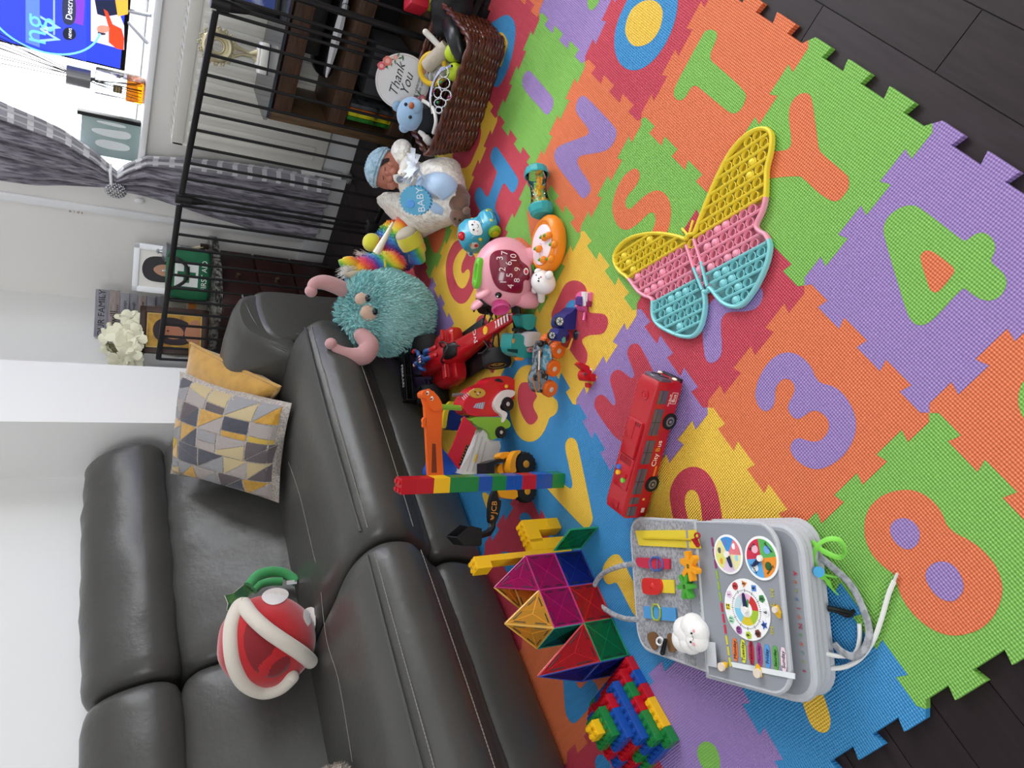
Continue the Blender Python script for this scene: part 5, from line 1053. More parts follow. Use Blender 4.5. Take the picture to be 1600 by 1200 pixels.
# ================================================================ standing toys: helpers in a local frame that looks back at the room
class Toy:
    """a thing whose local x runs to the viewer's right, local -y towards the room, z up"""
    def __init__(s, name, label, cat, p, turn=0, group=None, z=.0008):
        s.p = V((p[0], p[1], z if len(p) < 3 else p[2])); s.rz = face(p[0], p[1]); s.t = thing(name, label, cat, s.p, s.rz, group)
        s.M = move(*s.p) @ rotz(s.rz); s.I = s.M.inverted(); s.yl = (rotz(s.rz) @ V((0, 1, 0)))
    def L(s, x, y, d=0):                     # picture point on the upright plane at local depth d
        q = s.I @ on_pl(x, y, s.M @ V((0, d, 0)), s.yl); return V((q.x, d, q.z))
    def W(s, v): return s.I @ V(v)           # world point to local
    def slab(s, name, m, pts, d0, d1, it=1, bev=.0, par=None, label=None, ox=0, oy=0, sc=1.0):
        q = [s.L(ox + x / sc, oy + y / sc, (d0 + d1) / 2) for x, y in pts]; q = [(p.x, p.z) for p in q]; q = smooth_poly(q, it) if it else q
        b = B(m); b.prism(q, d0, d1, T=Matrix(((1, 0, 0, 0), (0, 0, 1, 0), (0, 1, 0, 0), (0, 0, 0, 1))))
        if bev: bmesh.ops.bevel(b.bm, geom=[e for e in b.bm.edges if len(e.link_faces) == 2 and e.calc_face_angle(0) > .9], offset=bev, segments=2, affect='EDGES')
        o = b.end(name, par or s.t, smooth=40)
        if label: o['label'] = label
        return o
    def wheel(s, x, y, d, r, w_, hub='c9c9c9', par=None, axis=(0, 1, 0), name='wheel', tread=True, tyre=None, hr=.45):
        c = s.L(x, y, d); a = V(axis).normalized(); t = tyre or RUB; b = B(t); F_ = frame(c, z=a, x=a.orthogonal())
        b.lathe([(r * .55, -w_ / 2), (r * .92, -w_ / 2), (r, -w_ * .3), (r, w_ * .3), (r * .92, w_ / 2), (r * .55, w_ / 2)], 28, T=F_)
        if tread:
            for k in range(16): g = 2 * PI * k / 16; b.box(-.0018, .0018, r * .95, r * 1.035, -w_ * .4, w_ * .4, T=F_ @ rotz(g))
        o = b.end(name, par or s.t, smooth=40); b = B(mat(hub, .35)); b.lathe([(0.0, -w_ / 2 - .001), (r * hr * .5, -w_ / 2 - .001), (r * hr, -w_ * .38), (r * .56, -w_ * .42), (r * .56, w_ * .42), (r * hr, w_ * .38), (0, w_ / 2)], 24, T=F_); b.end('hub', o); return o
def ell_hit(M, c, r):
    """ray from the picture met with an ellipsoid given in local coordinates"""
    I = M.inverted(); ic = I @ V((CX, CY, CZ)); R3 = I.to_3x3()
    def f(x, y, off=0):
        d = R3 @ ray(x, y); o_ = V([(ic[i] - c[i]) / (r[i] + off) for i in range(3)]); e = V([d[i] / (r[i] + off) for i in range(3)])
        A, Bq, Cq = e.dot(e), 2 * o_.dot(e), o_.dot(o_) - 1; D = Bq * Bq - 4 * A * Cq; t = -Bq / (2 * A) if D < 0 else (-Bq - math.sqrt(D)) / (2 * A)
        p = ic + d * t; n_ = V([(p[i] - c[i]) / (r[i] ** 2) for i in range(3)]).normalized(); return p, n_
    return f
def decal(b, hit, pts, off, it=2, rings=6, th=.0015):
    q = smooth_poly(pts, it) if it else pts; cx = sum(p[0] for p in q) / len(q); cy = sum(p[1] for p in q) / len(q); rr = []
    P0 = [hit(*p, 0)[0] for p in q]
    for k in range(rings + 1):
        f = 1 - k / rings * .985; rr.append([hit(cx + (x - cx) * f, cy + (y - cy) * f, off)[0] for x, y in q])
    return b.ring([P0] + rr, cap0=False)
def tfr(M, hit, x, y, off, ang=0):
    """lettering frame on the surface: right is up the picture, as the room stands"""
    p, n_ = hit(x, y, off); r_ = (M.inverted().to_3x3() @ (_r)).normalized(); r_ = (r_ - n_ * r_.dot(n_)).normalized(); return frame(p, x=r_, z=n_) @ rotz(ang)

# ---- pink pig counting toy
pb_ = on_z(850, 438, 0); dd = V((pb_.x - CX, pb_.y - CY, 0)).normalized(); pg_ = Toy('pig_toy', 'pink pig counting toy with a dark red number panel and green coin slot', 'learning toy', (pb_ + dd * .058)[:2])
PINK = plastic('eba3b0', .3); pc, pr_ = V((.004, 0, .088)), (.094, .072, .085); hit = ell_hit(pg_.M, pc, pr_)
b = B(PINK); b.ball(pc, pr_, n=40)
for x_, y_ in ((-.055, -.035), (.055, -.035), (-.055, .035), (.055, .035)): b.lathe([(.020, 0), (.024, .004), (.026, .035), (.02, .06)], 18, T=move(x_, y_, 0))
b.end('body', pg_.t, smooth=60)
for k, (x, y, e) in enumerate((((752, 455), (0, 0), 1), ((744, 472), (0, 0), .8))):
    pass
for (x, y), off_, s_ in (((756, 457), .0, 1.35), ((747, 474), .0, 1.1)):
    p, n_ = hit(x, y); b = B(PINK); F_ = frame(p - n_ * .006, z=(n_ + V((-.5, -.1, .5))).normalized(), x=(0, 1, 0)); b.ring([[V((.017 * s_ * k * math.cos(a), .008 * s_ * k * math.sin(a), h)) for a in [2 * PI * q / 16 for q in range(16)]] for h, k in ((0, 1), (.010, 1.05), (.020, .85), (.028, .5), (.031, .1))], T=F_); b.end('ear', pg_.t, smooth=60)
p, n_ = hit(781, 476); b = B(plastic('d9518f', .3)); sd = (V((-.72, -.62, .05))).normalized(); F_ = frame(p - sd * .012, z=sd, x=(0, 0, 1)); b.lathe([(.018, 0), (.021, .012), (.025, .026), (.023, .030), (.019, .029), (.017, .016), (0, .016)], 26, T=F_); b.end('snout', pg_.t, smooth=40)
b = B(plastic('7c1230', .2, coat=.5)); decal(b, hit, [(680 + x / 7.5, 380 + y / 7.5) for x, y in [(635, 200), (645, 140), (690, 95), (750, 78), (850, 76), (930, 95), (975, 140), (1000, 200), (1040, 235), (1085, 265), (1108, 320), (1110, 440), (1036, 425), (1030, 540), (1010, 585), (960, 590), (860, 578), (760, 550), (700, 490), (660, 390), (636, 280)]], .0022, 1, 10); pn = b.end('number_panel', pg_.t, smooth=50)
b = B(mat('f1d6dc', .5))
for ch, x, y in (('7', 815, 115), ('3', 760, 175), ('10', 920, 175), ('6', 865, 235), ('2', 790, 305), ('9', 965, 305), ('5', 875, 375), ('1', 800, 455), ('8', 960, 435), ('4', 885, 505)): b.text(ch, .0235, .0003, T=tfr(pg_.M, hit, 680 + x / 7.5, 380 + y / 7.5, .0034))
b.end('numbers', pn, smooth=0)
b = B(mat('efe9e6', .4)); decal(b, hit, [(680 + (1064 + 30 * math.cos(a)) / 7.5, 380 + (330 + 42 * math.sin(a)) / 7.5) for a in [2 * PI * k / 14 for k in range(14)]], .0036, 0, 3); b.m(mat('c8283c', .5)); decal(b, hit, [(680 + (1066 + 17 * math.cos(a)) / 7.5, 380 + (334 + 27 * math.sin(a)) / 7.5) for a in [2 * PI * k / 12 for k in range(12)]], .0042, 0, 3); b.end('badge', pn)
b = B(plastic('6fbe35', .3)); tp_ = hit(744, 430, .0)[0]; c_ = V((-.005, -.01, .170)); b.ring([[c_ + V((.040 * k * math.copysign(abs(math.cos(a)) ** .5, math.cos(a)), .014 * k * math.sin(a), h)) for a in [2 * PI * q / 24 for q in range(24)]] for h, k in ((-.004, 1), (.006, 1), (.009, .92), (.009, .6), (.004, .5))]); b.end('coin_slot', pg_.t, smooth=50)
b = B(mat('0b0b0c', .15)); p, n_ = hit(779, 461); b.ball(p - n_ * .001, .0088, n=18); b.m(mat('f4f4f4', .3)).ball(p + n_ * .0072 + V((0, 0, .003)), .0024, n=10); b.end('eye', pg_.t)
b = B(mat('2a1418', .5)); b.tube([hit(x, y, .0006)[0] for x, y in ((793, 480), (797, 483), (797, 478), (794, 475))], .0014, 6); b.end('mouth', pg_.t)

# ---- blue car with a face
cb_ = on_z(776, 366, 0); dd = V((cb_.x - CX, cb_.y - CY, 0)).normalized(); cr = Toy('toy_car', 'small blue toy car with a smiling face, lime wheels and a red roof light', 'toy car', (cb_ + dd * .03)[:2])
CB = plastic('3fa6c4', .28, coat=.3); hd = V((.80, -.60, 0)); F_ = frame((0, 0, 0), x=hd, z=(0, 0, 1)); b = B(CB)
def hull(secs, T=None, n=20, e=.55):
    rr = []
    for x, w_, z0, z1 in secs:
        c = (z0 + z1) / 2; h = (z1 - z0) / 2; rr.append([V((x, w_ * math.copysign(abs(math.cos(a)) ** e, math.cos(a)), c + h * math.copysign(abs(math.sin(a)) ** e, math.sin(a)))) for a in [2 * PI * k / n for k in range(n)]])
    b.ring(rr, T=T)
hull([(-.064, .012, .02, .05), (-.060, .030, .014, .075), (-.045, .041, .012, .090), (-.015, .044, .012, .098), (.006, .042, .012, .090), (.018, .036, .012, .068), (.028, .034, .012, .058), (.045, .035, .012, .056), (.058, .032, .014, .048), (.064, .020, .02, .036)], F_)
b.end('body', cr.t, smooth=60); hit = ell_hit(cr.M @ F_, V((-.012, 0, .052)), (.052, .046, .047))
CM = cr.M @ F_
def cpart(name, m, pts, off, it=2, par=None, hit=hit, rings=4, lab=None):
    b = B(m, F_); decal(b, hit, pts, off, it, rings); o = b.end(name, par or cr.t, smooth=50)
    if lab: o['label'] = lab
    return o
fc = cpart('face', mat('edf1f2', .3), [(700 + x / 8, 300 + y / 8) for x, y in [(250, 370), (270, 350), (370, 355), (400, 380), (432, 480), (430, 520), (400, 545), (310, 540), (270, 490)]], .002)
b = B(mat('15161a', .3), F_)
for x, y in ((738, 351), (740, 359)): p, n_ = hit(x, y, .003); b.ball(p, .0028, n=12)
b.tube([hit(x, y, .0035)[0] for x, y in ((745, 350), (747.5, 352), (747.5, 355), (745.5, 356))], .0006, 5); b.m(mat('e59ab4', .6)); b.ball(hit(741, 347, .002)[0], .0024); b.ball(hit(746, 361, .002)[0], .0024); b.end('features', fc)
sp2 = cpart('side_picture', mat('d9dcd8', .35), [(700 + x / 8, 300 + y / 8) for x, y in [(215, 690), (245, 630), (410, 630), (310, 800), (270, 810), (225, 740)]], .002, 1); b = B(None, F_)
for x, y, c in ((734, 383, 'd9962f'), (744, 384, 'c6252f'), (731, 390, 'd25a80'), (736, 397, '2b7f8c')): b.m(mat(c, .5)); decal(b, hit, [(x + 3.2 * math.cos(a), y + 2.6 * math.sin(a)) for a in [2 * PI * k / 9 for k in range(9)]], .003, 0, 2)
b.end('pictures', sp2)
p, n_ = hit(722, 369); b = B(plastic('c3161d', .15), F_); b.ball(p, (.012, .015, .012), n=20); b.end('roof_light', cr.t)
for sy in (-1, 1):
    for x_ in (.036, -.040):
        b = B(plastic('9ac52c', .35), F_); G = frame((x_, sy * .036, .019), z=(0, sy, 0), x=(1, 0, 0)); b.lathe([(.008, -.004), (.019, -.004), (.019, .006), (.014, .010), (.012, .009), (0, .009)], 24, T=G); w_ = b.end('wheel', cr.t); b = B(plastic('d6c22a', .35), F_); b.lathe([(0, .0085), (.010, .0085), (.010, .012), (0, .013)], 20, T=G); b.end('hub', w_)
for sy in (-1, 1): b = B(plastic('e6c02a', .25), F_); b.ball((.058, sy * .02, .036), (.006, .007, .006), n=12); b.ball((.005, sy * .044, .054), .0055, n=12); b.end('lamp', cr.t)
b = B(mat('2f8ba8', .4), F_)
for k in range(3): b.tube([V((.030 + .006 * k, .018 * s_, .0585 + .001 * (1 - s_ * s_) - .0006 * k)) for s_ in (-1, -.5, 0, .5, 1)], .0009, 5)
b.tube([(.064, .016, .03), (.067, 0, .03), (.064, -.016, .03)], .003, 8); b.end('grille', cr.t)

# ---- carrot garden toy with a white bunny
ct = on_z(868, 386, 0); cg = thing('carrot_toy', 'orange carrot-shaped music toy with carrot buttons, held by a white bunny', 'music toy', (ct.x, ct.y, .0008)); ORG = plastic('ee8a22', .3)
b = B(ORG); T_ = rotz(math.radians(38)); b.ring([[V((x_ + .0, 0, 0)) for x_ in ()] or [V((.075 * k * math.cos(a) * (1.06 if math.cos(a) > 0 else .95), .060 * k * math.sin(a), z_)) for a in [2 * PI * q / 40 for q in range(40)]] for z_, k in ((0, .80), (.006, .93), (.02, 1), (.034, .97), (.042, .86), (.0435, .78), (.040, .74))], T=T_); b.end('shell', cg, smooth=60)
b = B(mat('f1dfe2', .4)); tpt = on_z(853, 386, .041) - V((ct.x, ct.y, 0)); b.ring([[V((.0515 * k * math.cos(a), .043 * k * math.sin(a), z_)) for a in [2 * PI * q / 36 for q in range(36)]] for z_, k in ((.038, 1), (.0432, 1), (.0438, .97))], T=T_); tp2 = b.end('top_plate', cg, smooth=40)
GRL = plastic('3f9a2e', .35)
for x, y in ((857, 368), (851, 371), (866, 382), (842, 389), (849, 406), (861, 405)):
    p = on_z(x, y, .050) - V((ct.x, ct.y, .0008)); b = B(ORG); b.ball(p, (.0105, .0085, .009), n=14); o = b.end('carrot_button', tp2); b = B(GRL); q = on_z(x - 5, y - .5, .056) - V((ct.x, ct.y, .0008)); b.ball(q, .0048, n=10); b.ball(q + V((-.004, .003, 0)), .0035, n=8); b.end('leaf', o)
b = B(mat('8a5a6a', .6)); rg = random.Random(9)
for k in range(16): a, r = rg.random() * 6.28, rg.random() * .03; b.ball((r * math.cos(a), r * math.sin(a), .044), (.0013, .0008, .0003), n=6)
b.m(GRL); b.tube([T_ @ V((-.05, .03, .044)), T_ @ V((-.062, .032, .038)), T_ @ V((-.07, .03, .03))], .005, 8); b.end('print', tp2)
bw_ = plastic('efeae8', .35); o_ = V((ct.x, ct.y, .0008)); b = B(bw_)
b.ball(on_z(849, 441, .034) - o_, (.030, .034, .032), n=24); b.ball(on_z(841, 425, .05) - o_, (.010, .009, .011), n=14); b.ball(on_z(858, 430, .05) - o_, (.012, .010, .010), n=14); b.tube([on_z(846, 452, .03) - o_, on_z(846, 468, .012) - o_], [.012, .009], 14); b.ball(on_z(846, 468, .012) - o_, .0095, n=12); b.ball(on_z(836, 452, .025) - o_, (.012, .011, .010), n=14); bn = b.end('bunny', cg, smooth=60)
hb = ell_hit(move(*o_), on_z(849, 441, .034) - o_, (.030, .034, .032)); b = B(mat('1b1b1f', .4))
for x, y in ((842, 435), (838, 430)): b.ball(hb(x, y, .0)[0], (.002, .002, .002), n=10)
b.ball(hb(841.5, 439, 0)[0], (.0022, .003, .003), n=10); b.m(mat('d66a7e', .6)).ball(hb(845, 433, -.0006)[0], .0026, n=10); b.end('bunny_face', bn)

# ---- rattle
ra, rb_ = on_z(838, 267, .034), on_z(846, 331, .034); ra.z = rb_.z = .0345; ru = (rb_ - ra).normalized(); rl = (rb_ - ra).length
rt = thing('rattle', 'clear hourglass rattle with teal ends and yellow pieces inside, lying on the mat', 'rattle', M=frame(ra, z=ru, x=V((0, 0, 1)).cross(ru)))
TEAL = plastic('35a2a4', .3)
for z0, sg in ((0, 1), (rl, -1)):
    b = B(TEAL); b.lathe([(0, z0 - sg * .010), (.022, z0 - sg * .011), (.030, z0 - sg * .004), (.0335, z0 + sg * .012), (.0325, z0 + sg * .016), (.028, z0 + sg * .012)], 12); b.end('end_cap', rt, smooth=25)
clr = bpy.data.materials.new('clear_plastic'); clr.use_nodes = True; nt = clr.node_tree; nt.nodes.clear(); o_ = nt.nodes.new('ShaderNodeOutputMaterial'); mx = nt.nodes.new('ShaderNodeMixShader'); tr = nt.nodes.new('ShaderNodeBsdfTransparent'); gl = nt.nodes.new('ShaderNodeBsdfGlossy'); gl.inputs['Roughness'].default_value = .05; fr = nt.nodes.new('ShaderNodeLayerWeight'); fr.inputs[0].default_value = .25; nt.links.new(fr.outputs[0], mx.inputs[0]); nt.links.new(tr.outputs[0], mx.inputs[1]); nt.links.new(gl.outputs[0], mx.inputs[2]); nt.links.new(mx.outputs[0], o_.inputs[0])
b = B(clr); b.lathe([(.029, rl * t) if False else (.0285 - .0075 * math.sin(PI * t), rl * (.12 + .76 * t)) for t in [k / 16 for k in range(17)]], 28); b.end('clear_tube', rt)
for k in range(26):
    t = rg.random(); z_ = rl * (.16 + .68 * t); r = (.024 - .0085 * math.sin(PI * t)) * rg.random(); a = rg.uniform(PI * .9, PI * 2.1); b = B(plastic(('f0b91f', 'e8a516', 'f2cc3a')[k % 3], .3)); b.box(-.005, .005, -.004, .004, -.003, .003, bev=.001, T=move(r * math.cos(a), r * math.sin(a), z_) @ Euler((rg.random() * 6, rg.random() * 6, 0)).to_matrix().to_4x4())
    b.end('bead', rt)

# ---- red racing car with a figure
f0, f1 = V((-1.338, .575, 0)), V((-.893, .326, 0)); fu = (f1 - f0).normalized(); fl_ = (f1 - f0).length
fc1 = thing('racing_car', 'large red open-wheel toy racing car between the teal plush and tow truck', 'toy racing car', M=frame((f0.x, f0.y, .0008), x=fu, z=(0, 0, 1)))
FR = plastic('b3131c', .25, coat=.4); CARB = mat('121214', .35); b = B(FR)
def fsec(x, w_, z0, z1, e=.6): c, h = (z0 + z1) / 2, (z1 - z0) / 2; return [V((x, w_ * math.copysign(abs(math.cos(a)) ** e, math.cos(a)), c + h * math.copysign(abs(math.sin(a)) ** e, math.sin(a)))) for a in [2 * PI * k / 20 for k in range(20)]]
b.ring([fsec(-.03, .012, .04, .07), fsec(0, .02, .035, .085), fsec(.06, .032, .022, .105), fsec(.12, .036, .02, .11), fsec(.17, .036, .02, .09), fsec(.20, .034, .022, .078), fsec(.26, .030, .025, .075), fsec(.34, .024, .03, .068), fsec(.44, .018, .035, .058), fsec(.49, .014, .036, .050), fsec(.505, .008, .038, .045)])
for sy in (-1, 1):
    rr = [fsec(x, w_, z0, z1) for x, w_, z0, z1 in ((.0, .008, .03, .05), (.03, .025, .02, .06), (.09, .036, .018, .072), (.15, .038, .018, .074), (.185, .034, .024, .070), (.195, .028, .03, .064))]
    b.ring([[p + V((0, sy * (.052 if i > 1 else .035), 0)) for p in r] for i, r in enumerate(rr)])
b.end('bodywork', fc1, smooth=50)
b = B(CARB); b.box(-.04, .30, -.075, .075, .010, .018, bev=.003); b.end('floor_tray', fc1)
b = B(CARB); b.ring([fsec(.175, .02, .078, .092), fsec(.19, .024, .07, .094), fsec(.225, .022, .066, .083), fsec(.235, .012, .066, .078)]); b.end('cockpit', fc1); b = B(mat('2a2a2d', .4)); b.tube(curve([(.165, -.026, .09), (.19, -.027, .108), (.225, -.016, .112), (.24, 0, .11), (.225, .016, .112), (.19, .027, .108), (.165, .026, .09)], 5), .0032, 8); b.tube([(.24, 0, .11), (.25, 0, .075)], .003, 8); b.end('halo', fc1)
b = B(CARB)
for z_, h in ((.118, .004), (.098, .003)): b.box(-.085, -.045, -.085, .085, z_, z_ + h, bev=.001)
for sy in (-1, 1): b.box(-.092, -.035, sy * .087 - .002, sy * .087 + .002, .05, .13, bev=.001)
b.tube([(-.05, 0, .05), (-.06, 0, .118)], .005, 6); rw = b.end('rear_wing', fc1); b = B(mat('e8e8ea', .5)); b.text('FERRARI', .024, .0003, T=frame((-.0858, .0, .112), x=(0, -1, 0), y=(0, 0, 1))); b.text('FERRARI', .021, .0003, T=frame((-.065, .0, .1224), x=(0, -1, 0), y=(1, 0, 0))); b.end('lettering', rw, smooth=0)
b = B(CARB)
for k in range(3): b.box(.46 + .02 * k, .48 + .02 * k, -.085, .085, .016 + .006 * k, .019 + .006 * k, bev=.001)
b.end('front_wing', fc1)
for x_, r, w_, y_ in ((0, .052, .054, .083), (.39, .040, .042, .083)):
    for sy in (-1, 1):
        b = B(RUB); G = frame((x_, sy * y_, r), z=(0, sy, 0), x=(1, 0, 0)); b.lathe([(r * .5, -w_ / 2), (r * .93, -w_ / 2), (r, -w_ * .36), (r, w_ * .36), (r * .93, w_ / 2), (r * .6, w_ / 2), (r * .55, w_ * .35), (0, w_ * .33)], 32, T=G); wh = b.end('wheel', fc1, smooth=40)
        b = B(mat('b79b4a', .35, .5)); b.tube([G @ V((r * .6 * math.cos(a), r * .6 * math.sin(a), w_ * .48)) for a in [2 * PI * k / 28 for k in range(28)]], .0012, 5, closed=True); b.tube([G @ V((r * .44 * math.cos(a), r * .44 * math.sin(a), w_ * .37)) for a in [2 * PI * k / 28 for k in range(28)]], .0014, 5, closed=True)
        for k in range(8): a = PI * k / 4; b.tube([G @ V((r * .12 * math.cos(a), r * .12 * math.sin(a), w_ * .37)), G @ V((r * .42 * math.cos(a + .2), r * .42 * math.sin(a + .2), w_ * .36))], .0012, 5)
        b.end('rim', wh); b = B(CARB)
        for dz in (-.012, .014):
            for dx in (-.03, .03): b.tube([(x_ + dx, sy * .02, .05 + dz * .5), (x_, sy * (y_ - w_ * .45), r + dz)], .0026, 6)
        b.tube([(x_ - .025, sy * (y_ - .02), r * 2 + .002), (x_, sy * (y_ - .012), r * 2 + .005), (x_ + .025, sy * (y_ - .02), r * 2 - .001)], .003, 6); b.end('suspension', fc1)
b = B(mat('efe9e9', .5)); 
for k in range(5): b.box(.43 + .014 * k, .437 + .014 * k, -.010, .010, .0575 - .0012 * k, .0585 - .0012 * k)
b.text('JVC', .026, .0003, T=frame((.335, .0, .0695), x=(0, 1, 0), y=(-1, 0, -.0).__class__((-1, 0, -.1)))); b.m(mat('e8b42a', .5)).cyl((.385, 0, .062), (.385, 0, .0645), .012, n=18); b.end('markings', fc1, smooth=0)
for sy in (-1, 1): b = B(FR); b.box(.17, .185, sy * .04, sy * .075, .085, .095, bev=.003); b.end('mirror', fc1)
# the figure lying on the engine cover
fgp = fc1.matrix_world @ V((.10, .0, .1155)); BLU = mat('22457f', .45); fg = thing('action_figure', 'small action figure in a blue and red suit lying on the red racing car', 'figure', M=frame(fgp, x=fu, z=(0, 0, 1)))
b = B(BLU)
b.ring([fsec(x, w_, z0, z1, .9) for x, w_, z0, z1 in ((-.022, .013, .002, .018), (-.015, .019, .0, .024), (0, .018, .0, .024), (.015, .013, .001, .020), (.026, .014, .001, .019), (.032, .008, .003, .014))])
for sy in (-1, 1): b.tube(curve([(.026, sy * .007, .010), (.05, sy * .012, .022), (.068, sy * .011, .012), (.085, sy * .012, .008)], 4), [.0085] * 4 + [.0075] * 4 + [.006] * 4 + [.0055], 10)
b.tube(curve([(-.016, .018, .014), (-.02, .032, .014), (-.035, .042, .014)], 4), [.007] * 4 + [.0055] * 4 + [.005], 10); b.tube(curve([(-.016, -.018, .014), (0, -.030, .012), (.012, -.034, .012)], 4), [.007] * 4 + [.0055] * 4 + [.005], 10); b.tube([(-.02, 0, .012), (-.032, 0, .014)], .006, 10); b.ball((-.037, 0, .014), (.0115, .009, .0105), n=16); b.end('body', fg, smooth=60)
b = B(mat('b52028', .45)); b.tube(curve([(-.035, .042, .014), (-.046, .046, .014), (-.054, .044, .014)], 4), .0058, 10)
for sy in (-1, 1): b.tube([(.066, sy * .011, .013), (.088, sy * .012, .008), (.094, sy * .012, .014)], [.0075, .0072, .005], 10)
b.end('gloves_and_boots', fg, smooth=60); b = B(mat('ddd8d6', .5))
for y_ in (-.009, 0, .009): b.box(.002, .014, y_ - .002, y_ + .002, .0225, .0248, bev=.0005)
b.m(mat('b52028', .5))
for y_ in (-.0045, .0045): b.box(.002, .014, y_ - .002, y_ + .002, .0225, .0246, bev=.0005)
b.m(mat('15161a', .4)); b.tube(curve([(.018, -.015, .012), (.006, -.012, .023), (-.01, .004, .0255), (-.018, .014, .02)], 4), .0022, 6); b.m(mat('c98f74', .5)).ball((-.040, -.003, .0215), (.006, .006, .0035), n=12); b.end('suit_details', fg, smooth=50)

# ---- red tow truck with an orange loading frame
Z6 = dict(ox=600, oy=540, sc=5.3333)
tk = Toy('tow_truck', 'red and green toy truck with a face, orange lifting frame and white ramp', 'toy truck', on_z(796, 655, 0)[:2]); dz = V((0, 0, 0))
RT = plastic('c81f2c', .25, coat=.3); GT = plastic('7fae35', .35); OT = plastic('e8641f', .35); WT = plastic('dcd9d4', .4); BT = plastic('1f4fae', .35)
def P6(x, y, d=0): return tk.L(600 + x / 5.3333, 540 + y / 5.3333, d)
tk.slab('cab', RT, [(640, 440), (700, 360), (800, 325), (840, 280), (930, 252), (1010, 262), (1060, 310), (1082, 400), (1065, 440), (980, 470), (930, 540), (960, 592), (700, 592), (640, 560), (612, 505)], -.025, .035, 2, .010, **Z6)
tk.slab('fender', WT, [(1080, 375), (1075, 420), (1000, 450), (958, 485), (950, 530), (1005, 552), (1018, 575), (985, 640), (965, 640), (975, 580), (920, 545), (903, 490), (935, 420), (1000, 365)], -.040, -.022, 1, .003, **Z6)
tk.slab('loader_body', GT, [(680, 612), (720, 592), (960, 597), (1003, 640), (1003, 680), (930, 700), (905, 760), (842, 792), (830, 712), (700, 655)], -.036, .03, 1, .004, **Z6)
gp_ = tk.slab('face_plate', mat('c79b3e', .35), [(700, 385), (770, 348), (835, 368), (842, 412), (785, 442), (720, 430)], -.030, -.022, 2, .001, **Z6); b = B(mat('2a1a12', .4))
for x, y in ((760, 385), (800, 390)): b.ball(P6(x, y, -.031), .0024, n=10)
b.m(mat('e8b4b8', .5)); b.ball(P6(785, 400, -.031), .0028, n=10); b.ball(P6(745, 365, -.031), .0022, n=10); b.m(mat('2a1a12', .4)); b.tube([P6(770, 405, -.031), P6(778, 415, -.031), P6(790, 416, -.031)], .0008, 5); b.end('face', gp_)
tk.slab('side_window', mat('8f93a4', .3), [(740, 515), (770, 482), (840, 470), (822, 530)], -.0275, -.022, 0, **Z6)
b = B(mat('d8d0da', .4))
for k in range(4): a = P6(770 + 17 * k, 482 - 3 * k, -.028); c = P6(752 + 20 * k, 518 + 3 * k, -.028); b.tube([a, c], .0008, 5)
for k in range(4): b.tube([P6(650 + 14 * k, 430 - 12 * k, -.028), P6(668 + 14 * k, 452 - 12 * k, -.028)], .0013, 5)
b.end('trim_lines', tk.t); 
tk.slab('name_pill', mat('1a1d33', .3), [(920, 285), (950, 272), (985, 295), (985, 310), (955, 300), (925, 297)], -.0285, -.02, 1, **Z6); b = B(plastic('e9b02c')); b.ball(P6(1020, 340, -.025), (.006, .004, .006), n=12); b.end('lamp', tk.t)
tk.wheel(600 + 1022 / 5.3333, 540 + 487 / 5.3333, -.036, .0195, .016, 'b9b4b0', tread=False); tk.wheel(600 + 966 / 5.3333, 540 + 722 / 5.3333, -.034, .0165, .016, 'b9b4b0', tread=False); tk.wheel(600 + 1030 / 5.3333, 540 + 470 / 5.3333, .042, .0195, .016, 'b9b4b0', tread=False); tk.wheel(600 + 970 / 5.3333, 540 + 700 / 5.3333, .036, .0165, .016, 'b9b4b0', tread=False)
tk.slab('ramp', WT, [(765, 700), (840, 700), (850, 790), (945, 790), (890, 980), (812, 1060), (640, 1070), (580, 1060), (700, 850)], -.02, .035, 1, .003, **Z6)
b = B(mat('b9b6b2', .4)); 
for k in range(3): b.tube([P6(790 + 30 * k, 720 + 40 * k, -.0215), P6(690 + 45 * k, 1050, -.0215)], .0016, 6)
b.m(plastic('e2b62a')); b.tube([P6(775, 905, -.0225), P6(755, 970, -.0225)], .003, 6); b.end('ramp_tracks', tk.t)
rs = tk.slab('ramp_side', RT, [(665, 590), (765, 690), (705, 840), (690, 850), (622, 1030), (535, 915), (600, 760)], -.030, -.022, 0, .002, **Z6); tk.slab('warning_strip', mat('1b1718', .5), [(690, 825), (712, 825), (640, 1000), (622, 995)], -.0315, -.0295, 0, par=rs, **Z6); b = B(mat('d8b22e', .5)); 
for k in range(7): a = P6(700 - 10.5 * k, 836 + 24 * k, -.0318); b.tube([a, a + V((.0035, 0, .0012))], .0009, 4)
b.end('warning_marks', rs)
of = tk.slab('lifting_frame', OT, [(295, 385), (372, 360), (440, 428), (470, 480), (478, 540), (470, 800), (490, 1085), (362, 1090), (342, 700), (330, 500)], -.030, -.018, 0, .003, **Z6); tk.slab('frame_slot', mat('7a3010', .6), [(402, 815), (430, 820), (440, 1060), (395, 1060)], -.0305, -.0295, 0, par=of, **Z6)
tk.slab('frame_head', OT, [(295, 385), (372, 360), (455, 450), (470, 540), (370, 545), (340, 440), (300, 440)], -.042, -.012, 1, .004, par=of, **Z6); tk.slab('frame_clip', OT, [(312, 620), (335, 590), (350, 620), (345, 690), (315, 680), (322, 650)], -.03, -.02, 1, .002, par=of, **Z6)
b = B(mat('e8e0d8', .5)); b.ball(P6(365, 395, -.043), (.006, .001, .004), n=10); b.ball(P6(400, 440, -.043), (.006, .001, .004), n=10); b.m(mat('1b1718', .4)); b.ball(P6(360, 398, -.044), (.0025, .001, .0025), n=8); b.ball(P6(396, 444, -.044), (.0025, .001, .0025), n=8); b.end('frame_face', of)
b = B(GT); b.tube([P6(468, 510, -.015), P6(560, 515, -.01), P6(640, 520, -.005)], .0075, 12); b.end('lifting_arm', tk.t)
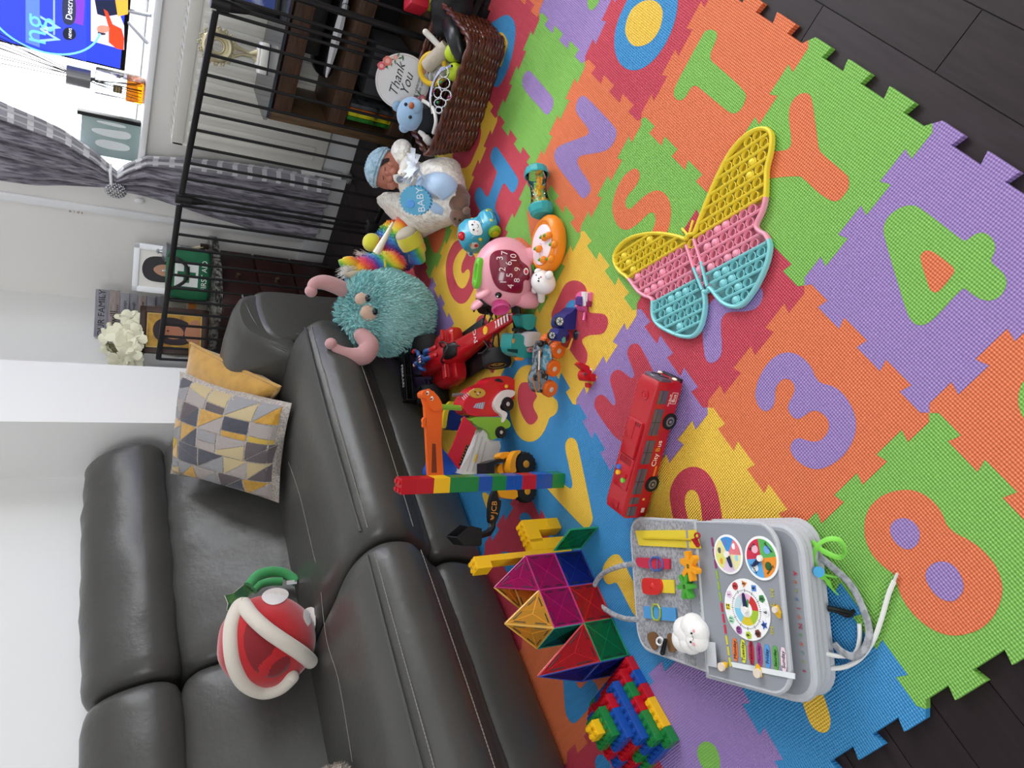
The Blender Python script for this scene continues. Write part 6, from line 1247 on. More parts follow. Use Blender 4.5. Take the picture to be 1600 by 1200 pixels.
b = B(BT); b.box(-.045, .0, -.01, .03, 0, .05, T=move(*P6(585, 1060, .02)) @ move(0, 0, -.02)); b.end('ramp_base', tk.t)
tk.slab('blue_plate', BT, [(400, 810), (450, 830), (505, 900), (590, 970), (585, 1070), (345, 1090), (335, 1040), (365, 985)], .005, .03, 1, .003, **Z6)
b = B(mat('8d8c90', .3, .6)); b.tube([P6(572, 412, .01), P6(685, 405, .01)], .0045, 10); b.end('exhaust', tk.t)
bx_ = Toy('blue_toy_case', 'blue toy case with a yellow rim between the racing car and tow truck', 'toy case', (on_z(745, 650, 0) + V((-.03, .03, 0)))[:2])
bx_.slab('case', plastic('20307a', .3), [(520, 540), (600, 520), (690, 590), (690, 690), (620, 705), (508, 705), (500, 620)], .0, .05, 1, .004, **Z6); bx_.slab('rim', plastic('dfc22c', .35), [(520, 465), (612, 470), (605, 500), (535, 530), (522, 600), (510, 690), (488, 690), (484, 600)], -.006, .006, 1, .002, **Z6)

# ---- yellow backhoe digger
Z7 = dict(ox=640, oy=700, sc=5.3333); jc = Toy('digger', 'yellow toy digger with a black back arm, behind the coloured brick tower', 'toy digger', on_z(833, 745, 0)[:2]); YD_ = plastic('e59a1e', .35); BD = plastic('17181a', .4)
def P7(x, y, d=0): return jc.L(640 + x / 5.3333, 700 + y / 5.3333, d)
jc.wheel(640 + 950 / 5.3333, 700 + 135 / 5.3333, -.012, .031, .026, 'd08f1f', hr=.5); jc.wheel(640 + 960 / 5.3333, 700 + 360 / 5.3333, -.012, .029, .026, 'd08f1f', hr=.5); jc.wheel(640 + 930 / 5.3333, 700 + 120 / 5.3333, .06, .031, .026, 'd08f1f', hr=.5); jc.wheel(640 + 940 / 5.3333, 700 + 345 / 5.3333, .06, .029, .026, 'd08f1f', hr=.5)
jc.slab('chassis', YD_, [(880, 130), (900, 320), (880, 430), (730, 410), (720, 330), (800, 310), (800, 200), (810, 110), (845, 45)], .005, .045, 1, .005, **Z7)
jc.slab('mudguard', YD_, [(810, 205), (815, 110), (845, 40), (895, 15), (905, 35), (865, 70), (855, 150), (870, 205)], -.026, .004, 1, .003, **Z7); jc.slab('mudguard', YD_, [(720, 345), (740, 325), (870, 335), (880, 430), (735, 415), (722, 385)], -.026, .004, 1, .003, **Z7)
jc.slab('cab_step', YD_, [(720, 85), (740, 45), (800, 30), (820, 55), (770, 85), (760, 100)], .0, .03, 1, .003, **Z7)
jc.slab('cab_frame', BD, [(600, 130), (690, 100), (810, 80), (815, 110), (690, 130), (665, 150), (670, 300), (600, 300)], .0, .05, 0, .002, **Z7); jc.slab('seat', YD_, [(710, 190), (735, 130), (760, 130), (755, 170), (770, 210), (735, 215)], .01, .03, 1, .003, **Z7)
b = B(BD); b.tube([P7(715, 350, -.01), P7(690, 420, -.012), P7(680, 520, -.012), P7(678, 620, -.012)], [.008, .010, .010, .009], 8, flat=(1.0, V((0, 1, 0)))); jc.slab('boom', BD, [(695, 350), (720, 355), (730, 430), (760, 440), (715, 635), (660, 635), (650, 560), (660, 430)], -.022, -.008, 1, .002, **Z7); ja = b.end('back_arm', jc.t)
b = B(mat('d9903a', .5)); tfj = lambda x, y, d: frame(P7(x, y, d), x=(0, 0, 0).__class__((P7(700, 440, d) - P7(690, 560, d)).normalized()), z=(0, -1, 0)); b.text('JCB', .021, .0003, T=tfj(706, 495, -.0226))
for dx in (0, 12):
    b.tube([P7(680 + dx, 560, -.0226), P7(690 + dx, 580, -.0226), P7(675 + dx, 598, -.0226)], .0012, 5)
b.end('lettering', ja, smooth=0)
b = B(BD); b.tube([P7(690, 610, -.012), P7(685, 665, -.016), P7(660, 705, -.02), P7(600, 725, -.024), P7(500, 735, -.028)], [.010, .009, .009, .008, .008], 8); b.end('dipper', jc.t)
bk = [P7(*q, -.03) for q in ((300, 650), (415, 640), (500, 660), (500, 795), (370, 795), (310, 730))]; b = B(BD); dq = V((0, -.055, 0)); t_ = bmesh.new()
qa = [p for p in bk]; qb = [p + dq for p in bk]
for i in range(2, 5):
    vs = [t_.verts.new(c) for c in (qa[i], qa[i + 1], qb[i + 1], qb[i])]; t_.faces.new(vs)
t_.faces.new([t_.verts.new(c) for c in qa[1:]]); t_.faces.new([t_.verts.new(c) for c in qb[1:]][::-1]); t_.normal_update(); bmesh.ops.solidify(t_, geom=list(t_.faces), thickness=.003); b.merge(t_); b.end('bucket', jc.t)

# ---- monster truck with orange wheels
mt_ = Toy('monster_truck', 'small monster truck on big orange wheels, tipped on its side', 'toy truck', on_z(874, 575, 0)[:2]); OW = plastic('d9631a', .5); SB = mat('6d7b84', .35, vary=('2b2420', 70, .48, .56)); SB2 = mat('3f8ba6', .3, vary=('9fc3cf', 80, .45, .6))
for x, y, d in ((870, 547, -.012), (863, 575, -.014), (858, 607, -.010), (856, 534, .02)): mt_.wheel(x, y, d, .0205, .020, 'c9b9ac', axis=(.25, 1, .1), tyre=OW, hr=.5)
mt_.slab('body', SB, [(838, 540), (846, 530), (853, 540), (852, 585), (846, 610), (838, 614), (831, 604), (829, 588), (836, 575)], -.012, .018, 1, .003); mt_.slab('bonnet', SB2, [(846, 537), (856, 542), (856, 575), (848, 580), (842, 575)], -.018, .014, 1, .003)
b = B(mat('b8722e', .5)); b.tube([mt_.L(831, 590, -.013), mt_.L(838, 612, -.013), mt_.L(843, 606, -.013), mt_.L(841, 580, -.013), mt_.L(845, 545, -.019)], .0016, 6); b.m(mat('d9d3cc', .4)); b.tube([mt_.L(843, 548, -.02), mt_.L(842, 578, -.02)], .0018, 6); b.end('stripes', mt_.t)
b = B(mat('1a1413', .3)); b.ball(mt_.L(845, 537, -.02), .009, n=14); b.end('engine', mt_.t)
# ---- teal rescue truck
tr_ = Toy('rescue_truck', 'teal and white toy rescue truck with a small face, next to the orange wheels', 'toy truck', on_z(842, 540, 0)[:2]); TL = plastic('2b8f8b', .3)
tr_.slab('cab', TL, [(790, 548), (791, 524), (797, 520), (808, 522), (812, 530), (845, 536), (848, 545), (840, 555), (815, 559), (800, 557)], .0, .055, 1, .005); tr_.slab('canopy', plastic('d3cfd2', .35), [(811, 541), (812, 524), (820, 517), (838, 519), (848, 530), (848, 535), (828, 536), (822, 541)], -.004, .05, 1, .004)
tr_.slab('windscreen', mat('0f3c3c', .2), [(793, 545), (793, 549), (808, 552), (808, 546)], -.003, .003, 0); fw_ = tr_.slab('face', mat('c98c90', .5), [(823, 543), (833, 542), (836, 549), (824, 551)], -.006, .002, 1); b = B(mat('1a1a1c', .4)); b.ball(tr_.L(829, 546, -.007), .0018, n=8); b.ball(tr_.L(832, 547, -.007), .0014, n=8); b.end('eyes', fw_)
tr_.slab('badge', mat('c9813d', .5), [(800, 530), (804, 528), (803, 535), (800, 537)], -.003, .003, 1); b = B(BD); b.tube([tr_.L(803, 529, -.004), tr_.L(803, 515, -.004)], .001, 5); b.end('aerial', tr_.t); b = B(plastic('d97a2c')); b.tube([tr_.L(805, 561, .01), tr_.L(814, 558, .01), tr_.L(824, 553, .01)], [.004, .010, .003], 8); b.end('fin', tr_.t)
tt2 = Toy('teal_toy', 'teal ribbed toy part standing under the pig toy', 'toy part', on_z(838, 505, 0)[:2]); tt2.slab('shell', TL, [(805, 491), (833, 490), (829, 512), (820, 516), (812, 512), (808, 502)], .0, .04, 1, .004); tt2.slab('ribs', plastic('1f7370', .35), [(811, 495), (815, 494), (817, 509), (813, 509)], -.003, .002, 0); tt2.slab('dark_base', BD, [(805, 512), (818, 514), (822, 520), (806, 520)], .002, .04, 1, .003)
# ---- navy truck, pink and red figures
nv = Toy('navy_truck', 'dark blue chunky toy truck lying on its side on the red R', 'toy truck', on_z(898, 528, 0)[:2]); NB = plastic('1d2a70', .35)
nv.slab('cab', NB, [(869, 505), (874, 492), (884, 488), (890, 481), (902, 479), (909, 490), (905, 500), (897, 512), (880, 515), (872, 514)], .0, .05, 1, .006); nv.slab('front_end', NB, [(862, 525), (868, 512), (880, 514), (884, 528), (877, 534), (866, 533)], -.008, .03, 1, .005)
for x, y, r in ((874.5, 502, .0115), (862.5, 524, .009)):
    b = B(BD); c = nv.L(x, y, -.002); b.cyl(c + V((0, .008, 0)), c, r, n=20); wh = b.end('wheel', nv.t); b = B(mat('d3e0de', .4)); b.cyl(c, c + V((0, -.0015, 0)), r * .85, n=20); o = b.end('hub', wh); b = B(BD)
    for k in range(3): a = PI * k / 3; b.tube([c + V((r * .8 * math.cos(a), -.0018, r * .8 * math.sin(a))), c - V((r * .8 * math.cos(a), .0018, r * .8 * math.sin(a)))], .0009, 4)
    b.end('spokes', wh)
b = B(mat('1e2b3a', .5)); b.ball(nv.L(906, 524, -.004), (.020, .016, .016), n=20); b.m(mat('6f8790', .5))
for k in range(3): b.tube([nv.L(898 + 4 * k, 521 + 0 * k, -.020), nv.L(903 + 3 * k, 519 + 2 * k, -.0215), nv.L(908 + 2 * k, 522 + 2 * k, -.020)], .0007, 4)
b.end('big_wheel', nv.t); nv.slab('undertray', mat('7d1c1c', .4), [(877, 530), (888, 518), (893, 528), (887, 544), (880, 540)], -.008, .006, 0); nv.slab('side_plate', mat('d2a548', .4), [(887, 544), (893, 528), (895, 529), (889, 546)], -.010, -.006, 0); nv.slab('teal_window', mat('4f9c92', .3), [(876, 530), (882, 525), (883, 534), (879, 537)], -.010, -.004, 1)
pk = Toy('pink_figure', 'small bright pink toy robot figure beside the dark blue truck', 'toy figure', on_z(918, 481, 0)[:2]); PK = plastic('d85a93', .3); pk.slab('body', PK, [(905, 478), (906, 462), (911, 456), (920, 455), (929, 459), (931, 470), (926, 482), (918, 489), (909, 487)], .0, .035, 1, .004); pk.slab('head', plastic('e46da3', .3), [(917, 456), (926, 457), (929, 467), (925, 476), (917, 474), (915, 464)], -.014, .01, 1, .003); pk.slab('visor', mat('e6dfe2', .4), [(911, 456), (916, 456), (915, 472), (912, 478)], -.010, .004, 0); pk.slab('mouth', mat('8e1d52', .4), [(917, 470), (925, 471), (924, 480), (917, 479)], -.016, -.01, 1); pk.slab('wing', PK, [(929, 460), (932, 464), (931, 478), (928, 476)], -.006, .02, 0); b = B(PK); b.tube([pk.L(914, 488, .005), pk.L(912, 501, -.005)], .0035, 8); b.tube([pk.L(906, 470, .02), pk.L(900, 480, .02)], .004, 8); b.end('limbs', pk.t); pk.slab('collar', plastic('4a2a7a', .35), [(903, 466), (906, 463), (906, 478), (903, 476)], .0, .02, 0)
rf = Toy('red_figure', 'tiny red and white toy robot figure lying between the yellow R and lilac K tiles', 'toy figure', on_z(925, 596, 0)[:2]); RF = plastic('c2141c', .3); rf.slab('body', plastic('dcd3d4', .35), [(916, 580), (922, 574), (932, 575), (937, 582), (932, 595), (924, 600), (916, 594)], .0, .03, 1, .004); rf.slab('mask', RF, [(907, 585), (911, 578), (918, 577), (920, 582), (915, 588), (914, 596), (909, 594)], -.006, .02, 1, .003); rf.slab('beak', RF, [(919, 585), (924, 583), (930, 588), (929, 594), (923, 597), (920, 592)], -.014, .004, 1, .003); rf.slab('horn', RF, [(900, 569), (904, 566), (917, 572), (919, 578), (912, 580)], -.004, .012, 0, .002); rf.slab('foot', RF, [(917, 598), (922, 601), (919, 606), (917, 605)], .0, .015, 0, .001)
b = B(mat('3a3636', .4)); b.ball(rf.L(914, 584.5, -.008), .0035, n=12); b.ball(rf.L(931, 583, -.002), .0028, n=12); b.end('eyes', rf.t)

# ================================================================ soft toys
def lumpy(bm_, amp, sc, seed=0):
    bm_.normal_update()
    for v in bm_.verts: v.co += v.normal * amp * noise.noise(v.co * sc + V((seed, 0, 0)))
def ico(b, c, r, sub=4, R=None):
    t = bmesh.new(); bmesh.ops.create_icosphere(t, subdivisions=sub, radius=1)
    for v in t.verts: p = V((v.co.x * r[0], v.co.y * r[1], v.co.z * r[2])); v.co = (R @ p if R else p) + V(c)
    b.merge(t); return b
# ---- teal shaggy plush with two curved horns
pc_ = on_z(600, 488, .176); tp_ = Toy('horned_plush', 'large round shaggy teal plush toy with two pink curved horns, leaning on the sofa', 'soft toy', (pc_.x, pc_.y))
TEALF = mat('a2d2cf', .95, vary=('86bfbd', 14, .35, .65), sheen=.4); TEALG = mat('7cc4c6', .95, vary=('a0d2d0', 20, .35, .65), sheen=.4)
cc, rr_ = V((0, 0, .158)), (.136, .118, .158)
b = B(TEALF); ico(b, cc, rr_, 5); 
for v in b.bm.verts:
    f = max(0, .05 - v.co.z) ; v.co.z = max(v.co.z, .002); v.co.x *= 1 + .9 * f; v.co.y *= 1 + .9 * f
lumpy(b.bm, .008, 14); b.tufts(3, .0115, .0024, seed=2, droop=.8); b.end('body', tp_.t, smooth=60, norm=False)
hit = ell_hit(tp_.M, cc, rr_)
# shaggy cap of longer pile over the crown
b = B(TEALG); c2 = V((-.010, .0, .235)); ico(b, c2, (.118, .106, .078), 4); lumpy(b.bm, .016, 18, 3); b.tufts(7, .019, .0028, seed=5, droop=.4); b.end('crown_pile', tp_.t, smooth=60, norm=False)
HORN = mat('bd8f8f', .9, bump=(60, .2, .003), sheen=.3)
for pts, rs in (([(536, 452, .0), (520, 445, -.01), (504, 441, -.015), (491, 444, -.02), (486, 455, -.02)], [.026, .025, .023, .019, .013]), ([(566, 524, -.09), (577, 540, -.11), (568, 555, -.115), (550, 556, -.115), (531, 549, -.115), (517, 537, -.115)], [.026, .031, .031, .025, .018, .009])):
    q = curve([tp_.L(*p) for p in pts], 6); n_ = len(q); R_ = [rs[min(int(i / (n_ - 1) * (len(rs) - 1)), len(rs) - 2)] + (rs[min(int(i / (n_ - 1) * (len(rs) - 1)), len(rs) - 2) + 1] - rs[min(int(i / (n_ - 1) * (len(rs) - 1)), len(rs) - 2)]) * ((i / (n_ - 1) * (len(rs) - 1)) % 1) for i in range(n_)]
    b = B(HORN); b.tube(q, R_, 16); b.ball(q[-1], R_[-1], n=12); b.ball(q[0], R_[0], n=12); b.end('horn', tp_.t, smooth=70)
TAN = mat('c4a48f', .9, sheen=.3); PUP = mat('14161c', .25)
for x, y, s_ in ((566, 468, 1.05), (577, 489, 1.3)):
    p, n_ = hit(x, y, .006); b = B(TAN); ico(b, p, (.021 * s_, .016, .023 * s_), 3); e_ = b.end('eye', tp_.t, smooth=60); b = B(PUP); q = hit(x + 9, y - 2, .013)[0]; ico(b, q, (.011, .009, .009), 2); b.end('pupil', e_)
# ---- rainbow plush: head with a long white horn, legs with yellow cuffs
rb = bpy.data.materials.new('rainbow_pile'); rb.use_nodes = True; nt = rb.node_tree; p_ = nt.nodes['Principled BSDF']; p_.inputs['Roughness'].default_value = .95; p_.inputs['Sheen Weight'].default_value = .4
tcn = nt.nodes.new('ShaderNodeTexCoord'); wv = nt.nodes.new('ShaderNodeTexNoise'); wv.inputs['Scale'].default_value = 9; mp = nt.nodes.new('ShaderNodeMapping'); mp.inputs['Rotation'].default_value = (0, .9, 0); sp_x = nt.nodes.new('ShaderNodeSeparateXYZ'); ad = nt.nodes.new('ShaderNodeMath'); ad.operation = 'MULTIPLY_ADD'; ad.inputs[1].default_value = 9.5; ml = nt.nodes.new('ShaderNodeMath'); ml.operation = 'MULTIPLY'; ml.inputs[1].default_value = .35; fr_ = nt.nodes.new('ShaderNodeMath'); fr_.operation = 'FRACT'; cr_ = nt.nodes.new('ShaderNodeValToRGB')
nt.links.new(tcn.outputs['Object'], mp.inputs[0]); nt.links.new(mp.outputs[0], sp_x.inputs[0]); nt.links.new(tcn.outputs['Object'], wv.inputs[0]); nt.links.new(wv.outputs[0], ml.inputs[0]); nt.links.new(sp_x.outputs[2], ad.inputs[0]); nt.links.new(ml.outputs[0], ad.inputs[2]); nt.links.new(ad.outputs[0], fr_.inputs[0]); nt.links.new(fr_.outputs[0], cr_.inputs[0]); nt.links.new(cr_.outputs[0], p_.inputs['Base Color'])
el = cr_.color_ramp.elements; cols = ['c2255c', 'e0562a', 'f0b52a', 'd9d23a', '4fae4a', '2f86c4', '4b3f9a', 'c2255c']; el[0].position = 0; el[0].color = lin(cols[0]); el[1].position = 1; el[1].color = lin(cols[7])
for k in range(1, 7): e = el.new(k / 7); e.color = lin(cols[k])
ru_ = Toy('rainbow_unicorn', 'rainbow striped plush unicorn with a long white horn, behind the teal plush', 'soft toy', (-1.20, 1.05))
def RP(x, y, d=0): return ru_.L(x, y, d)
b = B(rb); hp_ = [(618, 410, -.115), (607, 410, -.115), (590, 415, -.11), (572, 421, -.105), (560, 426, -.10)]; b.tube(curve([RP(*p) for p in hp_], 6), [.030] + [.036] * 6 + [.040] * 6 + [.044] * 6 + [.044] * 5 + [.034], 20); b.ball(RP(618, 410, -.115), (.030, .034, .034), n=20); b.ball(RP(557, 427, -.10), (.042, .04, .04), n=20); lumpy(b.bm, .004, 30); b.tufts(1, .008, .0016, seed=3); b.end('head', ru_.t, smooth=60, norm=False)
b = B(rb); ico(b, RP(620, 385, .0), (.085, .085, .075), 4); lumpy(b.bm, .006, 20); b.tufts(2, .009, .002, seed=4); b.end('body', ru_.t, smooth=60, norm=False)
b = B(rb); b.tube(curve([RP(618, 385, -.03), RP(628, 360, -.05), RP(634, 345, -.06)], 6), .034, 16); lumpy(b.bm, .004, 30); b.end('leg', ru_.t, smooth=60); YC = mat('d4cf3e', .9, sheen=.4)
b = B(rb); b.tube(curve([RP(652, 408, -.10), RP(650, 392, -.11), RP(645, 375, -.12)], 6), [.030] * 6 + [.035] * 6 + [.038], 18); lumpy(b.bm, .004, 30); lg = b.end('leg', ru_.t, smooth=60)
b = B(YC); b.tube([RP(646, 385, -.12), RP(641, 376, -.12), RP(636, 366, -.122)], [.040, .043, .040], 20); cf = b.end('hoof', lg, smooth=60); b = B(mat('c9c0ae', .8)); q = RP(636, 365, -.122); b.ball(q + V((-.0, -.0, .004)), (.038, .036, .02), R=Euler((0, .9, 0)).to_matrix(), n=20); b.end('sole', cf, smooth=60)
b = B(rb); b.tube(curve([RP(600, 385, -.02), RP(590, 382, -.03), RP(582, 380, -.03)], 5), .028, 14); lumpy(b.bm, .003, 30); l3 = b.end('leg', ru_.t, smooth=60); b = B(YC); b.ball(RP(581, 379, -.03), (.032, .03, .032), n=18); b.end('hoof', l3, smooth=60)
b = B(mat('e3ddca', .35, .2, coat=.4)); b.tube([RP(588, 396, -.155), RP(602, 371, -.165), RP(614, 347, -.17)], [.013, .009, .0035], 14); b.end('horn', ru_.t, smooth=60)
b = B(rb); b.tube(curve([RP(566, 414, -.12), RP(550, 408, -.13), RP(536, 410, -.13), RP(530, 412, -.13)], 5), [.012] * 5 + [.016] * 5 + [.012] * 5 + [.004], 12, flat=(.5, V((0, 1, 0)))); b.end('ear', ru_.t, smooth=60)
b = B(mat('b9aa92', .85)); b.tube([RP(560, 431, -.15), RP(548, 430, -.16), RP(538, 428, -.16)], [.018, .013, .003], 14); b.end('ear', ru_.t, smooth=60)
b = B(mat('ece6df', .9)); rg = random.Random(6)
for k in range(170):
    a = RP(552 + rg.uniform(-8, 8), 424 + rg.uniform(-6, 5), -.11 + rg.uniform(-.03, .03)); d = V((rg.uniform(-.4, .5), rg.uniform(-.5, .3), rg.uniform(.4, 1))) ; b.tube([a, a + d * .025, a + d * .03 + V((-.012, 0, .022 * rg.random()))], [.0011, .0009, .0003], 3)
for k in range(60):
    a = RP(578 + rg.uniform(-6, 6), 402 + rg.uniform(-4, 4), -.07 + rg.uniform(-.02, .02)); d = V((rg.uniform(-.2, .4), rg.uniform(-.4, .2), 1)); b.tube([a, a + d * .03, a + d * .045], [.0009, .0007, .0003], 3)
b.end('mane', ru_.t, smooth=0, norm=False)
b = B(YC); b.tube([RP(600 + 10 * math.sin(a) * .5 - 3, 415 + 13 * math.cos(a), -.115 - .041 * abs(math.sin(a))) for a in [PI * k / 12 for k in range(13)]], .004, 8); b.end('bridle', ru_.t)
# ---- red ball plush on the sofa
rc = on_x(417, 1003, -1.785); rp_ = Toy('ball_plush', 'red ball-shaped plush toy with thick cream bands and green leaves on the sofa', 'soft toy', (rc.x, rc.y, rc.z))
RV = mat('b3141c', .9, sheen=.5, bump=(80, .2, .002)); CRM = mat('d3cabd', .95, sheen=.4, bump=(120, .2, .002)); R_ = .122; b = B(RV); ico(b, (0, 0, 0), (R_, R_ * .95, R_ * 1.03), 5); lumpy(b.bm, .004, 16); b.end('ball', rp_.t, smooth=70)
hit = ell_hit(rp_.M, V((0, 0, 0)), (R_, R_ * .95, R_ * 1.03))
def Z9(x, y): return (320 + x / 4.8, 860 + y / 4.8)
for pts, r in (([(300, 400), (250, 430), (200, 560), (195, 720), (225, 880), (300, 1000), (430, 1060), (560, 1030), (650, 950)], .019), ([(300, 420), (360, 500), (470, 600), (600, 690), (720, 770), (790, 830)], .020)):
    b = B(CRM); q = curve([hit(*Z9(*p), .004)[0] for p in pts], 6); b.tube(q, r, 14); b.ball(q[0], r * .9, n=12); b.ball(q[-1], r, n=12); b.end('cream_band', rp_.t, smooth=70)
b = B(mat('7c1018', .9, sheen=.4)); decal(b, hit, [Z9(*p) for p in ((320, 520), (480, 640), (640, 790), (640, 880), (540, 960), (420, 950), (330, 850), (280, 680))], .002, 1, 6); b.end('dark_panel', rp_.t, smooth=60)
b = B(mat('ded6d2', .9, sheen=.4))
decal(b, hit, [Z9(*p) for p in ((415, 360), (450, 300), (540, 275), (620, 295), (635, 340), (580, 395), (490, 415))], .0014, 2, 5); decal(b, hit, [Z9(*p) for p in ((745, 440), (800, 420), (830, 440), (832, 600), (800, 600), (750, 540), (735, 490))], .0014, 2, 5); b.end('pale_patch', rp_.t, smooth=60)
GP = mat('3f9a58', .9, sheen=.4); b = B(GP)
for (pts, r) in (([(330, 270), (400, 190), (500, 160), (600, 175), (690, 235)], .016), ([(370, 300), (420, 255), (500, 235), (580, 235)], .012)):
    b.tube(curve([rp_.M.inverted() @ on_x(*Z9(*p), -1.84) for p in pts], 6), r, 14)
b.end('green_collar', rp_.t, smooth=60); lf = [rp_.M.inverted() @ on_x(*Z9(*p), -1.845) for p in ((150, 340), (210, 325), (260, 285), (290, 262), (350, 262), (385, 300), (330, 340), (290, 400), (230, 445), (165, 450), (175, 400))]
b = B(mat('1f4a2a', .85, vary=('4f7a3a', 40, .4, .7))); n_ = (lf[3] - lf[0]).cross(lf[8] - lf[0]).normalized(); b.ring([[p + n_ * .002 for p in lf], [p - n_ * .002 for p in lf]]); b.end('leaf', rp_.t, smooth=0); b = B(CRM); b.tube(lf, .0014, 5, closed=True); b.end('leaf_edge', rp_.t); b = B(mat('e6e6e6', .6)); p = rp_.M.inverted() @ on_x(*Z9(690, 235), -1.83); b.box(-.006, .006, -.001, .001, 0, .03, T=move(*p)); b.end('care_tag', rp_.t)
# ---- speckled cushion at the near edge of the seat
pl_ = on_z(522, 1205, .50); b = B(mat('a99a8c', .95, bump=(120, .6, .004), vary=('6f665f', 45, .42, .6), sheen=.3)); ico(b, (0, 0, 0), (.10, .09, .05), 4); lumpy(b.bm, .012, 20, 2); b.tufts(1, .008, .002, seed=8); t = thing('speckled_cushion', 'speckled beige and grey fluffy cushion peeking in at the near end of the sofa', 'cushion', pl_ + V((-.03, -.07, .0))); b.end('cushion_cover', t, smooth=60, norm=False)

# ================================================================ baby doll in its blanket
SKIN = mat('a86a55', .5, vary=('b9786a', 30, .4, .7)); CRO = mat('f6f2ea', .95, bump=(70, 1.0, .01), vary=('dfd8cc', 60, .45, .6), sheen=.3); LB = mat('a9c3e0', .9, sheen=.4, bump=(60, .2, .003))
dlo = V((-.93, .95, .0008)); dl = thing('baby_doll', 'baby doll in a pale blue knitted hat and white crochet blanket, asleep with a pacifier', 'doll', dlo); Td = move(*(-dlo))
def DP(x, y, z): return on_z(x, y, z)
b = B(CRO, Td)                                            # blanket: a padded cradle under and around the doll
def sheet(rows, th):
    g = [curve([DP(*p) for p in r], 4) for r in rows]; n_ = len(g[0]); cols_ = [curve([r[i] for r in g], 4) for i in range(n_)]; return [[cols_[i][k] for i in range(n_)] for k in range(len(cols_[0]))]
G1 = sheet([[(602, 300, .155), (625, 300, .15), (650, 300, .13), (690, 300, .11), (715, 280, .09)], [(592, 310, .11), (618, 318, .14), (648, 330, .13), (690, 335, .09), (712, 330, .06)], [(606, 330, .05), (632, 345, .09), (655, 352, .085), (690, 345, .06), (708, 340, .04)], [(628, 350, .02), (642, 362, .04), (655, 369, .02), (690, 352, .015), (705, 346, .012)]], .01)
for r in G1:
    for p in r: p += V((0, 0, .004 * math.sin(p.x * 260) * math.sin(p.y * 260)))
b.grid(G1, thick=.010)
G2 = sheet([[(655, 262, .13), (668, 255, .13), (690, 250, .10), (705, 252, .06), (712, 255, .02)], [(655, 275, .14), (668, 272, .145), (690, 270, .12), (712, 272, .07), (722, 282, .02)], [(660, 290, .135), (672, 290, .135), (695, 292, .11), (715, 297, .07), (724, 305, .02)]], .01)
for r in G2:
    for p in r: p += V((0, 0, .004 * math.sin(p.x * 260) * math.sin(p.y * 260)))
b.grid(G2, thick=.010); ico(b, DP(655, 300, .06), (.085, .14, .055), 4); ico(b, DP(628, 240, .16), (.045, .05, .035), 3); b.end('blanket', dl, smooth=60)
hc = DP(605, 266, .19); b = B(SKIN, Td); hr_ = V((-.1, -.5, .5)); HM = move(*dlo); hit = ell_hit(Matrix(), hc, (.062, .064, .060)); ico(b, hc, (.060, .063, .058), 4)
ico(b, hit(612, 286, -.008)[0], (.022, .022, .018), 3); ico(b, hit(610, 257, -.006)[0] * 1, (.010, .010, .012), 2); p, n_ = hit(606, 271, 0); ico(b, p, (.0075, .0075, .0085), 2); ico(b, p + (hit(610, 271, 0)[0] - p) * .7, (.0085, .006, .006), 2); ico(b, hit(609, 279, -.002)[0], (.014, .013, .012), 3); ico(b, hit(614, 269, -.002)[0], (.014, .014, .012), 3)
nk = DP(632, 282, .15); b.tube([hc, nk], [.03, .034], 14); hd_ = b.end('head', dl, smooth=70)
b = B(mat('5a2c26', .6), Td)
for pts in (((598, 275), (599.5, 278), (598.5, 281)), ((601, 261), (602, 264), (601, 267))): b.tube([hit(*q, .0012)[0] for q in pts], .0013, 6)
b.m(mat('9a4a44', .5)); b.tube([hit(*q, .0035)[0] for q in ((614, 268), (615, 271), (613.5, 274))], .0032, 8); b.end('eyelids_and_lips', hd_)
b = B(mat('2a1c1a', .9), Td); decal(b, hit, [(590, 256), (597, 249), (608, 246), (609, 251), (600, 256), (592, 262)], .002, 1, 4); b.end('hair', hd_)
HAT = mat('a9c6d6', .95, bump=(75, 1.0, .01), vary=('8badc0', 70, .45, .6), sheen=.3); b = B(HAT, Td); hx = (V((0, 0, .80)) + _r * .30 + V((FW.x, FW.y, 0)).normalized() * .42).normalized(); F_ = frame(hc + hx * .022, z=hx, x=hx.orthogonal()); prof = [(.061, -.006), (.0645, .002), (.0635, .012), (.057, .026), (.043, .038), (.024, .046), (.006, .048)]; b.lathe(prof, 40, T=F_)
for z_, r in ((-.005, .062), (.003, .0645)): b.tube([F_ @ V(((r + .0012 * math.sin(a * 14)) * math.cos(a), (r + .0012 * math.sin(a * 14)) * math.sin(a), z_)) for a in [2 * PI * k / 84 for k in range(84)]], .0042, 6, closed=True)
for k in range(7):
    z_, r = .009 + .0055 * k, .0645 * math.cos((.009 + .0055 * k) / .050 * 1.3); b.tube([F_ @ V(((r + .0016 * math.sin(a * 16 + k * 1.57)) * math.cos(a), (r + .0016 * math.sin(a * 16 + k * 1.57)) * math.sin(a), z_ + .001 * math.cos(a * 16))) for a in [2 * PI * q / 96 for q in range(96)]], .0032, 5, closed=True)
b.end('knitted_hat', dl, smooth=70)
pp, n_ = hit(616, 275, .006); b = B(mat('d3cfc6', .35), Td); pq = DP(625, 280, .205); F_ = frame(pq, z=(pq - pp).normalized() + V((0, -.3, .4)), x=(0, 0, 1)); b.ring([[V((.021 * k * math.cos(a), .015 * k * math.sin(a), h)) for a in [2 * PI * q / 22 for q in range(22)]] for h, k in ((-.003, .9), (0, 1), (.003, .92))], T=F_); b.m(mat('6d7480', .35)).cyl((0, 0, .002), (0, 0, .011), .0105, n=18, T=F_); b.m(mat('d3cfc6', .35)).tube([pp, pq], .006, 8); b.end('pacifier', dl)
